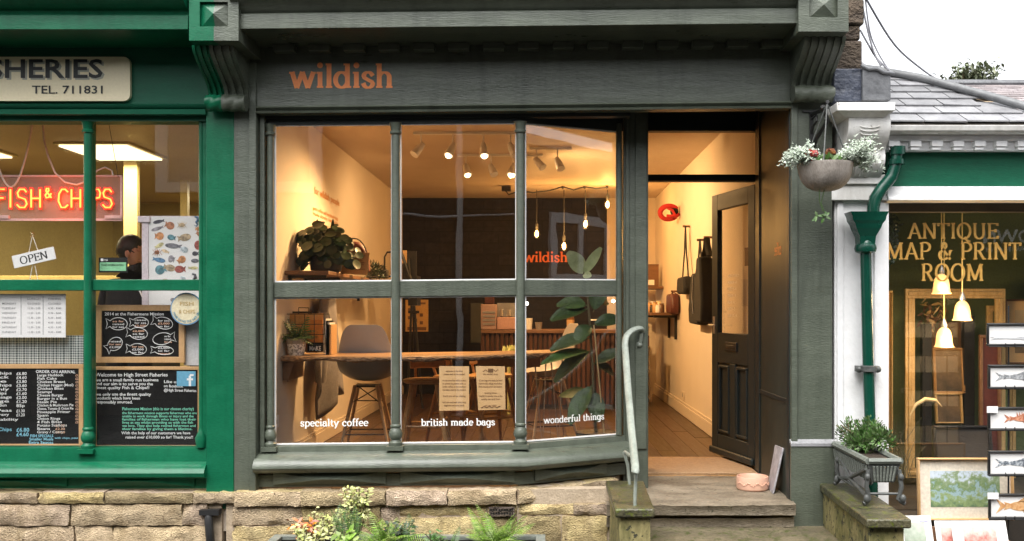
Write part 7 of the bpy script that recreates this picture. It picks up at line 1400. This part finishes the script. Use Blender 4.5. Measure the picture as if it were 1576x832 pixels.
def sprig(name, label, u, y, top, mat, seed, n=130, spread=.08, z0=None, L_=.03, W_=.018):
    r = thing(name, label, 'plant', (ux(u, y), y, SZ)); rnd = random.Random(seed); mb, st = MB(), MB(); b = Vector((ux(u, y), y, SZ))
    for s in range(9):
        e = Vector(P(u + rnd.gauss(0, spread * 150), top + abs(rnd.gauss(0, 13)), y + rnd.uniform(-.05, .05))); m = b + (e - b) * .55 + Vector((rnd.gauss(0, .02), 0, 0)); st.tube([b, m, e], .003, 5)
        for i in range(n // 9):
            t = rnd.uniform(.35, 1); p = (b + (m - b) * t / .55) if t < .55 else m + (e - m) * (t - .55) / .45
            mb.leaf(p + Vector((rnd.gauss(0, .014), rnd.gauss(0, .014), rnd.gauss(0, .01))), (rnd.uniform(-1, 1), rnd.uniform(-1, 1), rnd.uniform(-.3, .8)), (0, -.6, .8), L_ * rnd.uniform(.7, 1.3), W_, .3, 3)
    mb.build('foliage', mat, r); st.build('stem', 'stem', r); return r
sprig('flowering_weed', 'tall pale yellow green weed flowering against the stone', 552, TY + .34, 745, 'lime', 4, 480, .10, None, .024, .014)
sprig('leafy_weed', 'short yellow green weed beside the orange leaved plant', 502, TY + .3, 780, 'lime', 14, 200, .11, None, .02, .014)
sprig('orange_plant', 'orange and lime leaved plant near the trough corner', 468, TY + .2, 797, 'copper', 6, 170, .07, None, .032, .017)
sprig('green_sprig', 'light green leafy sprig under the orange foliage', 478, TY + .12, 806, 'lime', 8, 150, .09, None, .03, .018)
sprig('dark_sprig', 'dark leaved sprig to one side of yellow green fern', 614, TY + .2, 800, 'leafd', 11, 170, .06, None, .036, .016)
sprig('broad_leaf_plant', 'light green broad leaved plant beside the dark upright fern', 533, TY + .05, 812, 'fern', 13, 80, .05, None, .06, .03)
sprig('low_herb', 'low green herb along the trough between the ferns', 668, TY + .08, 818, 'fernd', 15, 160, .16, None, .025, .014)
# hanging basket on its bracket
hb = thing('hanging_basket', 'weathered hanging basket with silver foliage and red flower', 'hanging basket', (0, 0, 0)); y = -.34; c = Vector(P(1270, 253, y)); hb.location = c
k = s_(y); rw = 41.5 * k; hh = 41 * k; prof = [(rw * math.cos(q) ** .7 if q < 1.5 else .01, -hh * math.sin(q)) for q in [i * math.pi / 2 / 12 for i in range(13)]]
MB().lathe([(rw * .9, .0), (rw * 1.02, .004), (rw * 1.02, -.008)] + prof[1:], tuple(c), 30).build('bowl', 'galv', hb); MB().lathe([(rw * .92, -.012), (.01, .02)], tuple(c), 24).build('soil', 'soil', hb)
top = Vector((ux(1273, y), y, vz(158, y))); mb = MB()
for q in (10, 130, 250): mb.tube([top, c + Vector((rw * .98 * math.cos(R(q)), rw * .98 * math.sin(R(q)), .0))], .004, 6)
mb.build('chain', 'castiron', hb)
mb, rnd = MB(), random.Random(17)
def silver_spray(base, d0, L_, n):
    p = Vector(base); d = Vector(d0).normalized()
    for i in range(n):
        d = (d + Vector((rnd.gauss(0, .14), rnd.gauss(0, .14), -.16))).normalized(); p = p + d * (L_ / n); 
        for _ in range(5): mb.leaf(p + Vector((rnd.gauss(0, .012), rnd.gauss(0, .012), rnd.gauss(0, .01))), (rnd.uniform(-1, 1), rnd.uniform(-1, 1), rnd.uniform(-.5, .9)), (rnd.uniform(-1, 1), -.6, .7), rnd.uniform(.014, .026), rnd.uniform(.007, .012), .2, 2)
for i in range(120):
    sd = -1 if rnd.random() < .42 else 1; a = rnd.uniform(-.9, .9); b = c + Vector((sd * rw * rnd.uniform(.3, .95), -rw * rnd.uniform(-.3, .75), rnd.uniform(.01, .05))); silver_spray(b, (sd * rnd.uniform(.5, 1), -.3 * abs(a), rnd.uniform(.3, 1.1)), rnd.uniform(.08, .20 if sd > 0 else .15), 9)
mb.build('silver_foliage', 'silver', hb)
mb = MB()
for i in range(60): mb.leaf(c + Vector((rnd.uniform(-.5, .5) * rw, rnd.uniform(-.6, .3) * rw, .01)), (rnd.uniform(-1, 1), rnd.uniform(-1, .3), rnd.uniform(.2, 1)), (0, -1, .4), .05, .022, .3, 3)
e0 = c + Vector((-.04, -.02, -hh)); mb.tube([c + Vector((-.02, -.05, -hh * .98)), e0 + Vector((.01, 0, -.07)), e0 + Vector((.03, 0, -.13))], .0025, 5); mb.tube([c + Vector((-.05, -.05, -hh * .95)), e0 + Vector((0, 0, -.06)), e0 + Vector((.02, 0, -.12))], .0025, 5)
for i in range(9): mb.leaf(e0 + Vector((rnd.uniform(-.03, .07), 0, -.11 - rnd.uniform(0, .05))), (rnd.uniform(-1, 1), -.3, rnd.uniform(-1, .2)), (0, -1, .4), .04, .018, .3, 3)
mb.build('green_foliage', 'fernd', hb)
for cc, mt, r_ in ((P(1249, 240, y - .10), 'petal', .033), (P(1278, 236, y - .06), 'petalb', .025)):
    mb = MB()
    for i in range(34): d = Vector((rnd.gauss(0, 1), rnd.gauss(0, 1) - .4, abs(rnd.gauss(0, .8)))).normalized(); mb.leaf(Vector(cc) + d * r_ * .4, d, d.orthogonal(), r_ * .9, r_ * .8, .5, 3, .3, .5)
    mb.tube([Vector(cc), Vector(cc) - Vector((0, 0, .05))], .004, 5); mb.build('flower', mt, hb)
br = thing('basket_bracket', 'black scrolled iron bracket fixed to the grey pilaster', 'bracket', P(1250, 240, -.01)); mb = MB(); x = ux(1250, -.02)
mb.box(x - .012, x + .012, -.012, -.001, vz(236, 0), vz(172, 0)); mb.box(x - .012 + .0, x + .012, -.012, -.001, 0, 0) if False else None
mb.tube([(x, -.01, vz(176, 0)), (x + .03, -.18, vz(172, -.1)), (top.x, top.y - .01, top.z + .005)], .011, 8); mb.tube([(x, -.012, vz(232, 0)), (x + .02, -.05, vz(214, 0)), (x + .045, -.20, vz(185, -.2)), (top.x - .012, top.y + .05, top.z - .01)], .013, 8)
mb.tube([(x, -.012, vz(205, 0)), (x - .0, -.04, vz(196, 0)), (x + .012, -.08, vz(190, 0)), (x + .015, -.06, vz(180, 0)), (x, -.012, vz(183, 0))], .008, 7); mb.box(x - .055, x + .055, -.014, -.002, vz(173, 0), vz(170, 0)); mb.build('iron_scroll', 'black', br)
